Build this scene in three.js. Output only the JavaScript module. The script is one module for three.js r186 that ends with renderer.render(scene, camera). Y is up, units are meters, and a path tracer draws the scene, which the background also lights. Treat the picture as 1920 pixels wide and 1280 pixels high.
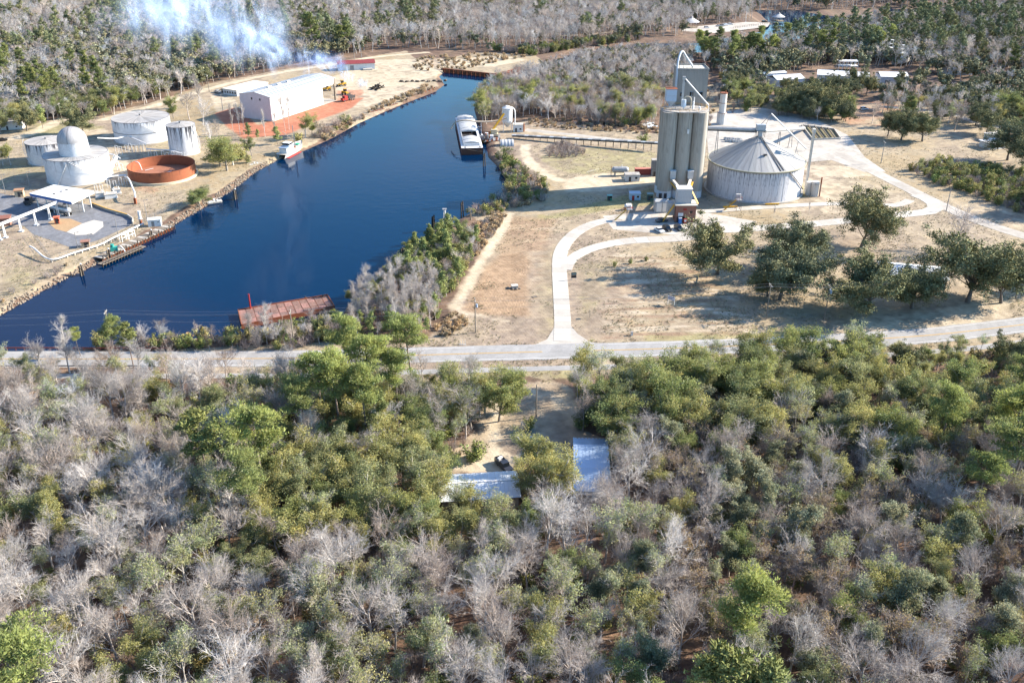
import * as THREE from 'three';
import { Sky } from 'three/addons/objects/Sky.js';
import { mergeGeometries } from 'three/addons/utils/BufferGeometryUtils.js';

// ---------- camera, sky, sun, exposure ----------
const scene = new THREE.Scene();
const camera = new THREE.PerspectiveCamera(40.18, 1024 / 682, 1, 6000);
camera.position.set(0, 120, 0);
camera.rotation.x = THREE.MathUtils.degToRad(-27);
const renderer = new THREE.WebGLRenderer({ antialias: true });
renderer.toneMapping = THREE.LinearToneMapping;
renderer.toneMappingExposure = 3;
renderer.shadowMap.enabled = true;
const SUN = new THREE.Vector3(0.857, 0.469, -0.214).normalize();
const sky = new Sky();
sky.name = 'sky';
sky.scale.setScalar(4000);
Object.assign(sky.userData, { kind: 'structure' });
sky.material.uniforms.sunPosition.value.copy(SUN);
sky.material.uniforms.turbidity.value = 2.5;
sky.material.uniforms.rayleigh.value = 2.2;
sky.material.uniforms.mieCoefficient.value = 0.004;
sky.material.uniforms.mieDirectionalG.value = 0.8;
scene.add(sky);
scene.environmentIntensity = 0.14;
const sun = new THREE.DirectionalLight(0xfff0da, 5);
sun.name = 'sun';
sun.position.copy(SUN).multiplyScalar(900).add(new THREE.Vector3(0, 0, -400));
sun.target.position.set(0, 0, -400);
sun.castShadow = true;
Object.assign(sun.shadow.camera, { left: -650, right: 650, top: 650, bottom: -650, near: 10, far: 2400 });
sun.shadow.mapSize.set(4096, 4096);
scene.add(sun, sun.target);


// ---------- helpers ----------
function rng(seed) { let a = seed >>> 0; return () => { a = (a + 0x6d2b79f5) | 0; let t = Math.imul(a ^ (a >>> 15), 1 | a); t = (t + Math.imul(t ^ (t >>> 7), 61 | t)) ^ t; return ((t ^ (t >>> 14)) >>> 0) / 4294967296; }; }
const V = (x, y, z) => new THREE.Vector3(x, y, z);
const lerp = THREE.MathUtils.lerp, clamp = THREE.MathUtils.clamp, smooth = THREE.MathUtils.smoothstep;
const names = new Map();
function numbered(n) { const k = names.get(n) ?? 0; names.set(n, k + 1); return k ? n + '_' + String(k).padStart(3, '0') : n; }
function tag(o, label, category, group, kind) { o.userData.label = label; if (category) o.userData.category = category; if (group) o.userData.group = group; if (kind) o.userData.kind = kind; return o; }
function thing(name, label, category, [x, z], turn = 0, group, y = 0) {
  const o = new THREE.Group(); o.name = numbered(name); o.position.set(x, y, z); o.rotation.y = turn; scene.add(o);
  return tag(o, label, category, group);
}
function shade(m) { m.castShadow = true; m.receiveShadow = true; return m; }
// joins geometries into one named mesh under a thing or part
function part(parent, name, geos, mat, label) {
  const g = Array.isArray(geos) ? (geos.length > 1 ? mergeGeometries(geos.map(clean)) : geos[0]) : geos;
  const m = shade(new THREE.Mesh(g, mat)); m.name = name; parent.add(m);
  if (label) m.userData.label = label;
  return m;
}
function clean(g) { const n = g.index ? g.toNonIndexed() : g; for (const k of Object.keys(n.attributes)) if (!['position', 'normal', 'uv'].includes(k)) n.deleteAttribute(k); return n; }
function copyThing(o, [x, z], turn, label, y = 0) { const c = o.clone(); c.name = numbered(o.name.replace(/_\d{3}$/, '')); c.position.set(x, y, z); c.rotation.y = turn ?? 0; c.userData = { ...o.userData }; if (label) c.userData.label = label; scene.add(c); return c; }
// geometry shorthands; boxes and cylinders stand on y
function boxUV(g) { // uv in metres from the face direction
  const p = g.attributes.position, n = g.attributes.normal, uv = new Float32Array(p.count * 2);
  for (let i = 0; i < p.count; i++) {
    const ax = Math.abs(n.getX(i)), ay = Math.abs(n.getY(i)), az = Math.abs(n.getZ(i));
    if (ay > ax && ay > az) { uv[2 * i] = p.getX(i); uv[2 * i + 1] = p.getZ(i); } else if (ax > az) { uv[2 * i] = p.getZ(i); uv[2 * i + 1] = p.getY(i); } else { uv[2 * i] = p.getX(i); uv[2 * i + 1] = p.getY(i); }
  }
  g.setAttribute('uv', new THREE.BufferAttribute(uv, 2)); return g;
}
const bx = (w, h, d, x = 0, y = 0, z = 0, ry = 0) => { const g = boxUV(new THREE.BoxGeometry(w, h, d)); if (ry) g.rotateY(ry); return g.translate(x, y + h / 2, z); };
const cy = (r, h, x = 0, y = 0, z = 0, seg = 24, rt = r, open = false) => { const g = new THREE.CylinderGeometry(rt, r, h, seg, 1, open); const uv = g.attributes.uv, side = (seg + 1) * 2; for (let i = 0; i < uv.count; i++) { if (i < side) uv.setXY(i, uv.getX(i) * 2 * Math.PI * r, uv.getY(i) * h); else uv.setXY(i, uv.getX(i) * 2 * r, uv.getY(i) * 2 * r); } return g.translate(x, y + h / 2, z); };
function bar(a, b, w, h = w) { // box from point a to b
  const d = b.clone().sub(a), L = d.length(), g = boxUV(new THREE.BoxGeometry(w, h, L));
  const m = new THREE.Matrix4().lookAt(b, a, Math.abs(d.y) > 0.99 * L ? V(1, 0, 0) : V(0, 1, 0)); m.setPosition(a.clone().add(b).multiplyScalar(0.5));
  return g.applyMatrix4(m);
}
function rod(a, b, r, seg = 6, r2 = r) { const d = b.clone().sub(a), L = d.length(), g = cy(r, L, 0, 0, 0, seg, r2); const q = new THREE.Quaternion().setFromUnitVectors(V(0, 1, 0), d.normalize()); return g.applyQuaternion(q).translate(a.x, a.y, a.z); }
function tubeGeo(pts, r, seg = 6, n = 0, closed = false) { return new THREE.TubeGeometry(new THREE.CatmullRomCurve3(pts, closed), n || pts.length * 5, r, seg, closed); }
// prism over a ground polygon [[x,z],...] from y0 to y1
function prism(poly, y0, y1) {
  const s = new THREE.Shape(poly.map(([x, z]) => new THREE.Vector2(x, -z)));
  return boxUV(clean(new THREE.ExtrudeGeometry(s, { depth: y1 - y0, bevelEnabled: false }).rotateX(-Math.PI / 2).translate(0, y0, 0)));
}
const pavedPolys = [];
function sheet(poly, y) { pavedPolys.push(poly); const g = new THREE.ShapeGeometry(new THREE.Shape(poly.map(([x, z]) => new THREE.Vector2(x, -z)))).rotateX(-Math.PI / 2).translate(0, y, 0); return boxUV(clean(g)); }
function spline(pts, n, closed = false) { const c = new THREE.CatmullRomCurve3(pts.map(([x, z]) => V(x, 0, z)), closed, 'centripetal'); return c.getSpacedPoints(n).map((p) => [p.x, p.z]); }
function ribbon(pts, w, y, wob = 0, seed = 1) { if ((Array.isArray(w) ? w[0] : w) > 2) for (let i = 1; i < pts.length; i++) { const [ax, az] = pts[i - 1], [cx, cz] = pts[i], L0 = Math.hypot(cx - ax, cz - az) || 1, ox = (-(cz - az) / L0) * (Array.isArray(w) ? w[0] : w) / 2, oz = ((cx - ax) / L0) * (Array.isArray(w) ? w[0] : w) / 2; pavedPolys.push([[ax + ox, az + oz], [cx + ox, cz + oz], [cx - ox, cz - oz], [ax - ox, az - oz]]); } // flat strip along a path
  const r = rng(seed), P = [], N = [], U = [], I = []; let s = 0;
  pts.forEach(([x, z], i) => {
    const a = pts[Math.max(0, i - 1)], b = pts[Math.min(pts.length - 1, i + 1)], dx = b[0] - a[0], dz = b[1] - a[1], L = Math.hypot(dx, dz) || 1, nx = -dz / L, nz = dx / L;
    if (i) s += Math.hypot(x - pts[i - 1][0], z - pts[i - 1][1]);
    const ww = Array.isArray(w) ? lerp(w[0], w[1], i / (pts.length - 1)) : w;
    for (const k of [-1, 1]) { const e = ww / 2 + (r() - 0.5) * wob; P.push(x + nx * e * k, y, z + nz * e * k); N.push(0, 1, 0); U.push(k * e, s); }
    if (i) { const q = i * 2; I.push(q - 2, q - 1, q, q - 1, q + 1, q); }
  });
  const g = new THREE.BufferGeometry(); g.setAttribute('position', new THREE.Float32BufferAttribute(P, 3)); g.setAttribute('normal', new THREE.Float32BufferAttribute(N, 3)); g.setAttribute('uv', new THREE.Float32BufferAttribute(U, 2)); g.setIndex(I);
  return clean(g);
}
function inPoly(x, z, poly) { let c = false; for (let i = 0, j = poly.length - 1; i < poly.length; j = i++) { const [xi, zi] = poly[i], [xj, zj] = poly[j]; if ((zi > z) !== (zj > z) && x < ((xj - xi) * (z - zi)) / (zj - zi) + xi) c = !c; } return c; }
function edgeDist(x, z, poly) { let d = 1e9; for (let i = 0, j = poly.length - 1; i < poly.length; j = i++) { const [ax, az] = poly[j], [bx_, bz] = poly[i], ux = bx_ - ax, uz = bz - az, t = clamp(((x - ax) * ux + (z - az) * uz) / (ux * ux + uz * uz || 1), 0, 1); d = Math.min(d, Math.hypot(x - ax - ux * t, z - az - uz * t)); } return d; }
// tileable fractal noise, 0..1
const NT = 512, tile = new Float32Array(NT * NT);
{
  const r = rng(77);
  for (let o = 0, cell = 64, amp = 0.5; o < 7; o++, cell /= 2, amp *= 0.55) {
    const n = NT / cell, lat = Float32Array.from({ length: n * n }, () => r());
    for (let y = 0; y < NT; y++) for (let x = 0; x < NT; x++) {
      const fx = x / cell, fy = y / cell, x0 = fx | 0, y0 = fy | 0, u = fx - x0, v = fy - y0, su = u * u * (3 - 2 * u), sv = v * v * (3 - 2 * v), x1 = (x0 + 1) % n, y1 = (y0 + 1) % n;
      tile[y * NT + x] += amp * (lerp(lerp(lat[y0 * n + x0], lat[y0 * n + x1], su), lerp(lat[y1 * n + x0], lat[y1 * n + x1], su), sv) - 0.5);
    }
  }
  for (let i = 0; i < tile.length; i++) tile[i] = clamp(tile[i] * 1.25 + 0.5, 0, 1);
}
function noise(x, y) { x = ((x % NT) + NT) % NT; y = ((y % NT) + NT) % NT; const x0 = x | 0, y0 = y | 0, u = x - x0, v = y - y0, x1 = (x0 + 1) % NT, y1 = (y0 + 1) % NT; return lerp(lerp(tile[y0 * NT + x0], tile[y0 * NT + x1], u), lerp(tile[y1 * NT + x0], tile[y1 * NT + x1], u), v); }
function dataTex(w, h, f, srgb = true) {
  const d = new Uint8Array(w * h * 4), c = [0, 0, 0];
  for (let y = 0; y < h; y++) for (let x = 0; x < w; x++) { f(x, y, c); const i = (y * w + x) * 4; d[i] = clamp(c[0], 0, 255); d[i + 1] = clamp(c[1], 0, 255); d[i + 2] = clamp(c[2], 0, 255); d[i + 3] = 255; }
  const t = new THREE.DataTexture(d, w, h); t.wrapS = t.wrapT = THREE.RepeatWrapping; t.magFilter = THREE.LinearFilter; t.minFilter = THREE.LinearMipmapLinearFilter; t.generateMipmaps = true; if (srgb) t.colorSpace = THREE.SRGBColorSpace; t.needsUpdate = true; return t;
}
const scaled = (t, su, sv = su) => { const c = t.clone(); c.repeat.set(1 / su, 1 / sv); c.needsUpdate = true; return c; };
const grain = dataTex(512, 512, (x, y, c) => { const n = noise(x, y) * 0.6 + noise(x * 5 + 90, y * 5 + 40) * 0.4; c[0] = c[1] = c[2] = 255 * n; }, false);
// paint or stone with soft mottling between two sRGB colours
const mottles = new Map();
function mottled(a, b, size, rough = 0.9, opt = {}) {
  const k = Math.round(((a[0] + a[1] + a[2]) / (b[0] + b[1] + b[2])) * 25) / 25, con = (opt.contrast ?? 1.6) > 2 ? 2.4 : 1.6, key = k + '|' + con;
  if (!mottles.has(key)) mottles.set(key, dataTex(256, 256, (x, y, c) => { const n = clamp((noise(x * 2, y * 2) * 0.45 + noise(x * 6 + 33, y * 6) * 0.3 + noise(x * 14, y * 14 + 7) * 0.25 - 0.5) * con + 0.5, 0, 1); c[0] = c[1] = c[2] = 255 * lerp(k, 1, n); }));
  return new THREE.MeshStandardMaterial({ map: scaled(mottles.get(key), size), color: new THREE.Color(b[0] / 255, b[1] / 255, b[2] / 255).convertSRGBToLinear(), roughness: rough, metalness: opt.metal ?? 0, side: THREE.DoubleSide });
}
// wall coat with dirt streaks that run down from the rim; u in metres round, v in metres up, h is the wall's height
function streaked(base, dirt, w, h, amount, seed, rough = 0.7, opt = {}) {
  const r = rng(seed), n = opt.n ?? 160, W = 1024, Hh = 256, acc = new Float32Array(W * Hh);
  for (let i = 0; i < n; i++) {
    const x0 = r() * W, wd = 1 + r() * r() * 14, len = Hh * (0.1 + r() * r() * (opt.len ?? 1.1)), k = (0.2 + r() * 0.8) * amount * (0.35 + 1.3 * noise(x0 / 4 + seed * 31, seed * 7));
    for (let y = 0; y < len && y < Hh; y++) { const f = k * Math.pow(1 - y / len, 0.7), ww = wd * (1 - 0.5 * y / len), xc = x0 + (noise(i * 17, y / 2) - 0.5) * 5; for (let x = Math.floor(xc - ww); x <= xc + ww; x++) { const j = (Hh - 1 - y) * W + (((x % W) + W) % W); acc[j] += f * (1 - Math.abs(x - xc) / (ww + 1)); } }
  }
  const t = dataTex(W, Hh, (x, y, c) => { const m = clamp(acc[y * W + x] + (noise(x * 1.5, y * 2) - 0.55) * (opt.patch ?? 0.2), 0, 1), g = 1 + (noise(x * 4, y * 4) - 0.5) * 0.12; for (let k = 0; k < 3; k++) c[k] = lerp(base[k], dirt[k], m) * g; });
  return new THREE.MeshStandardMaterial({ map: scaled(t, w, h), roughness: rough, side: THREE.DoubleSide });
}
const flat = (r, g, b, rough = 0.8, metal = 0) => new THREE.MeshStandardMaterial({ color: new THREE.Color(r / 255, g / 255, b / 255).convertSRGBToLinear(), roughness: rough, metalness: metal, side: THREE.DoubleSide });


// ---------- river, terrain, roads ----------
const WATER = -1.2;
const river = [[-178.31,-216.81],[-164.60,-238.20],[-155.09,-256.15],[-151.77,-270.06],[-148.35,-281.65],[-143.91,-292.18],[-142.41,-297.44],[-129.56,-330.35],[-126.71,-343.53],[-122.60,-357.62],[-120.12,-367.81],[-117.37,-382.18],[-114.35,-404.83],[-109.43,-421.85],[-99.35,-439.21],[-90.38,-460.93],[-81.59,-491.47],[-70.78,-518.09],[-58.60,-544.62],[-46.53,-569.16],[-42.39,-589.31],[-47.45,-614.22],[-45.05,-630.10],[-27.79,-621.19],[-12.00,-612.50],[5.29,-631.92],[18.94,-654.41],[37.97,-684.68],[58.78,-708.55],[103.55,-736.40],[139.32,-743.68],[182.13,-761.19],[202.66,-782.16],[218.87,-821.56],[218.40,-871.35],[234.51,-898.41],[273.59,-898.41],[317.83,-884.69],[432.34,-949.75],
  [410.38,-898.41],[300.63,-833.50],[244.74,-782.16],[198.97,-736.40],[169.50,-713.05],[132.85,-706.31],[98.22,-695.34],[52.13,-670.24],[24.70,-631.92],[0.00,-600.70],[-17.78,-573.70],[-20.87,-524.51],[-16.60,-482.39],[-12.59,-453.82],[-10.69,-427.20],[-5.52,-409.81],[-1.37,-385.93],[-4.39,-369.90],[-12.65,-353.03],[-19.51,-342.29],[-25.80,-328.62],[-32.54,-314.77],[-37.63,-299.40],[-42.96,-276.40],[-50.48,-263.95],[-51.08,-252.39],[-56.46,-246.91],[-78.44,-240.93],[-93.18,-238.88],[-102.35,-238.88],[-114.53,-234.85],[-123.70,-231.57],[-133.39,-229.96],[-141.51,-228.37],[-152.84,-216.81],[-167.74,-200.33]];
let rx0 = 1e9, rx1 = -1e9, rz0 = 1e9, rz1 = -1e9;
for (const [x, z] of river) { rx0 = Math.min(rx0, x); rx1 = Math.max(rx1, x); rz0 = Math.min(rz0, z); rz1 = Math.max(rz1, z); }
const inRiver = (x, z) => x > rx0 && x < rx1 && z > rz0 && z < rz1 && inPoly(x, z, river);
function groundHeight(x, z) {
  if (x < rx0 - 8 || x > rx1 + 8 || z < rz0 - 8 || z > rz1 + 8) return 0;
  const d = edgeDist(x, z, river) * (inPoly(x, z, river) ? 1 : -1);
  return d < -2.5 ? 0 : -3.2 * smooth(d, -2.5, 4.5);
}
// what the soil is made of: masks drawn in plan
const GX0 = -420, GX1 = 420, GZ0 = -790, GZ1 = -80, MW = 1024;
function mask(draw) {
  const c = document.createElement('canvas'); c.width = c.height = MW; const g = c.getContext('2d');
  g.fillStyle = '#000'; g.fillRect(0, 0, MW, MW); g.fillStyle = g.strokeStyle = '#fff'; g.lineCap = g.lineJoin = 'round';
  const X = (x) => ((x - GX0) / (GX1 - GX0)) * MW, Y = (z) => ((z - GZ0) / (GZ1 - GZ0)) * MW;
  const path = (p, close) => { g.beginPath(); p.forEach(([x, z], i) => (i ? g.lineTo(X(x), Y(z)) : g.moveTo(X(x), Y(z)))); if (close) g.closePath(); };
  draw({ fill: (p, v = 255) => { g.fillStyle = `rgb(${v},${v},${v})`; path(p, true); g.fill(); }, line: (p, w, v = 255) => { g.strokeStyle = `rgb(${v},${v},${v})`; g.lineWidth = (w / (GX1 - GX0)) * MW; path(spline(p, p.length * 8)); g.stroke(); } });
  const d = g.getImageData(0, 0, MW, MW).data, m = new Float32Array(MW * MW);
  for (let i = 0; i < m.length; i++) m[i] = d[i * 4] / 255;
  const b = new Float32Array(m.length); // soften a little
  for (let k = 0; k < 2; k++) { for (let y = 0; y < MW; y++) for (let x = 0; x < MW; x++) b[y * MW + x] = (m[y * MW + Math.max(0, x - 1)] + m[y * MW + x] + m[y * MW + Math.min(MW - 1, x + 1)]) / 3; for (let y = 0; y < MW; y++) for (let x = 0; x < MW; x++) m[y * MW + x] = (b[Math.max(0, y - 1) * MW + x] + b[y * MW + x] + b[Math.min(MW - 1, y + 1) * MW + x]) / 3; }
  return (u, v) => { const x = clamp(u * MW, 0, MW - 1.01), y = clamp(v * MW, 0, MW - 1.01), x0 = x | 0, y0 = y | 0, fx = x - x0, fy = y - y0; return lerp(lerp(m[y0 * MW + x0], m[y0 * MW + x0 + 1], fx), lerp(m[(y0 + 1) * MW + x0], m[(y0 + 1) * MW + x0 + 1], fx), fy); };
}
const mGrass = mask(({ fill, line }) => {
  fill([[-23.90,-232.22],[-17.71,-255.01],[-11.20,-305.40],[-11.03,-332.68],[-16.66,-347.91],[0.00,-382.18],[-8.78,-431.75],[-9.69,-482.39],[11.30,-493.79],[72.48,-466.14],[83.88,-488.03],[102.96,-551.64],[130.77,-597.41],[152.88,-551.64],[178.91,-524.51],[225.65,-537.76],[268.42,-488.03],[206.53,-332.68],[162.88,-249.45],[129.05,-240.59],[81.56,-235.51],[35.85,-232.22]]);
  fill([[-94.10,-232.22],[-21.15,-235.51],[51.35,-235.51],[168.83,-260.79],[152.16,-229.01],[48.63,-219.76],[31.13,-216.81],[-11.15,-212.50],[-56.31,-215.36],[-92.91,-215.36]]);
  fill([[-157.60,-242.32],[-153.11,-272.99],[-132.34,-332.68],[-114.69,-408.14],[-94.39,-453.82],[-45.80,-581.41],[-49.40,-631.92],[-77.70,-701.89],[-143.02,-641.12],[-181.06,-597.41],[-219.33,-505.68],[-279.40,-476.86],[-232.60,-332.68]]);
  fill([[-45.63,-628.30],[-12.04,-614.22],[18.22,-654.41],[15.32,-691.04],[-23.11,-695.34],[-52.13,-670.24]]);
  line([[16.64,-756.11],[59.54,-774.17],[103.71,-787.57]], 4);
  fill([[-7.36,-200.81],[-2.11,-209.35],[12.02,-214.59],[18.27,-207.89],[17.67,-188.97],[23.40,-185.26],[22.46,-168.76],[12.65,-171.45],[5.87,-177.01],[-3.70,-171.45],[-16.56,-170.91],[-15.86,-179.31],[-8.67,-187.72]], 190);
});
const mSand = mask(({ fill, line }) => {
  line([[6.43,-443.98],[6.22,-427.20],[11.78,-401.57],[20.59,-388.21],[34.26,-387.45],[55.10,-389.74]], 6, 230);
  fill([[22.96,-389.74],[37.37,-397.56],[63.06,-397.56],[63.20,-382.18],[35.23,-371.31],[22.02,-371.31]], 220);
  line([[6.78,-471.44],[31.90,-460.93],[72.29,-445.92]], 6, 200);
  line([[0.00,-344.77],[-7.57,-310.55],[-13.78,-277.26],[-17.81,-256.92]], 4.5, 235); line([[-17.77,-256.15],[-3.16,-249.45],[7.88,-248.36]], 3, 170);
  line([[-263.33,-445.92],[-244.55,-460.93],[-241.05,-476.86],[-238.84,-497.30]], 9, 230); fill([[-228.75,-427.20],[-230.49,-471.44],[-208.18,-476.86],[-179.02,-427.20],[-158.93,-378.50],[-174.60,-378.50]], 150);
  line([[-217.56,-493.79],[-208.02,-514.31],[-197.31,-535.07],[-183.15,-572.18],[-162.97,-605.71],[-141.15,-631.92],[-116.58,-654.41],[-97.63,-676.36],[-61.63,-695.34]], 7, 240);
  fill([[-115.44,-605.71],[-96.29,-666.22],[-48.68,-674.31],[-39.33,-641.12],[-53.65,-597.41],[-57.22,-563.21],[-80.51,-524.51],[-97.32,-518.09]], 180);
  fill([[-178.67,-554.49],[-166.09,-566.17],[-148.78,-511.82],[-160.17,-505.68]], 180);
  fill([[-46.48,-641.12],[-12.51,-641.12],[11.11,-666.22],[-7.57,-682.58],[-44.44,-666.22]], 200);
  line([[3.00,-208.62],[7.96,-203.60],[14.80,-198.09],[17.79,-200.81]], 5, 200); fill([[0.81,-207.89],[11.73,-207.89],[18.70,-203.60],[17.26,-198.09],[7.79,-198.09],[1.51,-202.20]], 150);
  line([[-2.75,-200.81],[-3.70,-192.80],[-3.92,-185.26],[-3.32,-178.15],[0.07,-177.58],[4.93,-178.15]], 3.4, 255); line([[-3.81,-178.15],[-3.72,-172.54]], 6, 255); fill([[-15.56,-174.75],[-8.02,-178.15],[0.72,-178.73],[4.90,-177.01],[0.70,-172.54],[-11.88,-171.45]], 210);
  fill([[74.98,-347.91],[125.03,-393.62],[154.79,-385.93],[160.31,-364.36],[149.95,-347.91],[124.00,-344.77]], 110); fill([[127.09,-409.81],[158.26,-409.81],[157.45,-393.62],[133.15,-389.74]], 160);
  fill([[94.88,-249.45],[155.97,-264.75],[148.65,-249.45],[113.68,-240.59],[91.45,-238.20]], 150); fill([[171.34,-393.62],[176.31,-351.09],[194.92,-310.55],[212.87,-344.77],[183.36,-357.62]], 120);
  fill([[34.35,-232.22],[38.62,-219.76],[27.17,-219.76],[20.13,-221.26]], 160); fill([[218.40,-551.64],[286.64,-537.76],[268.40,-499.67],[219.33,-505.68]], 130);
});
const mClay = mask(({ fill }) => {
  fill([[-162.48,-508.73],[-154.31,-524.51],[-131.45,-482.39],[-125.64,-499.67],[-118.79,-514.94],[-107.64,-534.39],[-101.78,-544.62],[-85.02,-551.64],[-88.96,-521.28],[-105.70,-485.19],[-112.19,-463.52],[-132.92,-455.83],[-150.90,-485.19]], 255);
  fill([[-105.40,-566.17],[-89.96,-569.91],[-84.53,-548.11],[-100.63,-537.76]], 160); fill([[-162.86,-385.46],[-146.28,-376.23],[-142.51,-360.96],[-148.49,-358.87]], 90);
  fill([[182.06,-566.17],[220.65,-524.51],[199.96,-476.86],[174.34,-482.39]], 110); fill([[95.60,-385.93],[140.72,-357.62],[113.25,-315.84],[76.79,-281.65],[53.77,-249.45],[29.36,-242.32],[26.55,-264.75],[58.58,-277.26]], 35);
});
const mGreen = mask(({ fill, line }) => {
  fill([[9.91,-425.40],[38.36,-441.11],[67.76,-431.75],[63.06,-397.56],[34.73,-393.62],[16.55,-403.20]], 150); fill([[20.92,-349.81],[60.44,-378.50],[59.23,-354.33],[28.93,-344.77],[-11.85,-326.90]], 190);
  fill([[36.66,-238.88],[83.43,-242.32],[81.56,-235.51],[35.93,-232.88]], 190); fill([[-11.44,-219.76],[31.63,-221.26],[19.61,-213.92],[-8.36,-212.50]], 170); fill([[21.50,-290.77],[36.81,-300.39],[28.21,-264.75],[18.54,-242.32]], 110); fill([[7.36,-300.39],[16.31,-315.84],[14.23,-249.45],[6.04,-235.51]], 100);
  fill([[118.64,-378.50],[130.92,-382.18],[122.30,-367.81],[101.54,-354.33],[93.08,-354.33]], 200); fill([[-234.36,-418.35],[-218.80,-427.20],[-201.44,-393.62],[-214.89,-378.50]], 120); fill([[-172.01,-290.77],[-161.26,-290.77],[-153.11,-272.99],[-159.29,-264.75]], 130);
  fill([[-251.65,-488.03],[-226.03,-493.79],[-208.18,-476.86],[-231.26,-460.93],[-244.55,-460.93]], 170); fill([[-177.18,-466.14],[-161.08,-466.14],[-151.36,-418.35],[-166.01,-418.35]], 110);
});
const mPlough = mask(({ fill }) => {
  fill([[-15.01,-255.41],[-9.61,-288.06],[-3.29,-305.71],[1.10,-308.38],[4.95,-303.08],[6.35,-295.41],[4.61,-278.71],[5.41,-272.02],[5.07,-251.51],[-4.89,-252.48]], 255);
  fill([[-1.03,-341.68],[16.28,-338.63],[11.20,-305.40],[0.00,-302.87],[-5.60,-305.40]], 190);
});
const mRows = mask(({ fill }) => { fill([[33.59,-305.40],[49.70,-300.39],[66.29,-290.77],[71.07,-242.32],[69.48,-235.51],[24.17,-235.51],[28.21,-264.75]], 255); fill([[-12.21,-338.63],[16.28,-338.63],[10.75,-290.77],[6.18,-242.32],[5.52,-300.39]], 120); });
const GT = 2048;
const soil = dataTex(GT, GT, (i, j, c) => {
  const x = lerp(GX0, GX1, i / GT), z = lerp(GZ0, GZ1, j / GT);
  const wx = (noise(x * 3, z * 3) - 0.5) * 7 + (noise(x * 14, z * 14) - 0.5) * 2.2, wz = (noise(x * 3 + 200, z * 3 + 50) - 0.5) * 7 + (noise(x * 14 + 70, z * 14) - 0.5) * 2.2;
  const u = (x + wx - GX0) / (GX1 - GX0), v = (z + wz - GZ0) / (GZ1 - GZ0), u0 = (x + wx * 0.15 - GX0) / (GX1 - GX0), v0 = (z + wz * 0.15 - GZ0) / (GZ1 - GZ0);
  const f = noise(x * 22, z * 22), m = noise(x * 6 + 11, z * 6 + 300), L = noise(x * 1.7 + 30, z * 1.7), fine = noise(x * 47 + 5, z * 61);
  let r = 112 + (m - 0.5) * 50 + (f - 0.5) * 56, g = 90 + (m - 0.5) * 48 + (f - 0.5) * 44, b = 74 + (m - 0.5) * 36 + (f - 0.5) * 38; // leaf litter
  const mix = (R, G, B, k) => { r = lerp(r, R, k); g = lerp(g, G, k); b = lerp(b, B, k); };
  const nz = (k) => smooth(k + (f - 0.5) * 0.7 + (m - 0.5) * 0.5, 0.35, 0.65);
  mix(159 + (f - 0.5) * 56 + (L - 0.5) * 30, 144 + (f - 0.5) * 52 + (L - 0.5) * 34, 121 + (f - 0.5) * 40 + (L - 0.5) * 18, smooth(mGrass(u, v) + (f - 0.5) * 0.3, 0.3, 0.7)); // dry grass
  const tuft = smooth(L + (f - 0.5) * 0.5, 0.55, 0.8) * mGrass(u, v); mix(142, 120, 88, tuft * 0.5);
  mix(140 + (f - 0.5) * 44, 135 + (f - 0.5) * 40, 88 + (f - 0.5) * 36, mGreen(u, v) * (0.35 + 0.65 * nz(mGreen(u, v))) * 0.9);
  const pl = mPlough(u0, v0); if (pl > 0.02) mix(158 + (f - 0.5) * 40, 131 + (f - 0.5) * 36, 103 + (f - 0.5) * 30, pl * 0.9);
  const rw = mRows(u, v); if (rw > 0.02) { const s = noise(x * 3.2, z * 44) * 0.6 + noise(x * 12, z * 30 + 99) * 0.4; mix(186, 171, 150, rw * smooth(s, 0.48, 0.66)); mix(138, 112, 92, rw * smooth(1 - s, 0.5, 0.75) * 0.8); }
  const sd = mSand(u0, v0); mix(196 + (f - 0.5) * 34 + (m - 0.5) * 20, 182 + (f - 0.5) * 34 + (m - 0.5) * 20, 158 + (f - 0.5) * 34 + (m - 0.5) * 16, sd * smooth(sd + (f - 0.5) * 0.7 + (m - 0.5) * 0.6, 0.25, 0.6));
  const cl = mClay(u0, v0); mix(172 + (f - 0.5) * 34, 108 + (f - 0.5) * 30, 80 + (f - 0.5) * 26, cl * smooth(cl + (m - 0.5) * 0.8, 0.2, 0.55));
  const sp = (fine - 0.5) * 30; c[0] = r + sp; c[1] = g + sp; c[2] = b + sp;
});
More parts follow.
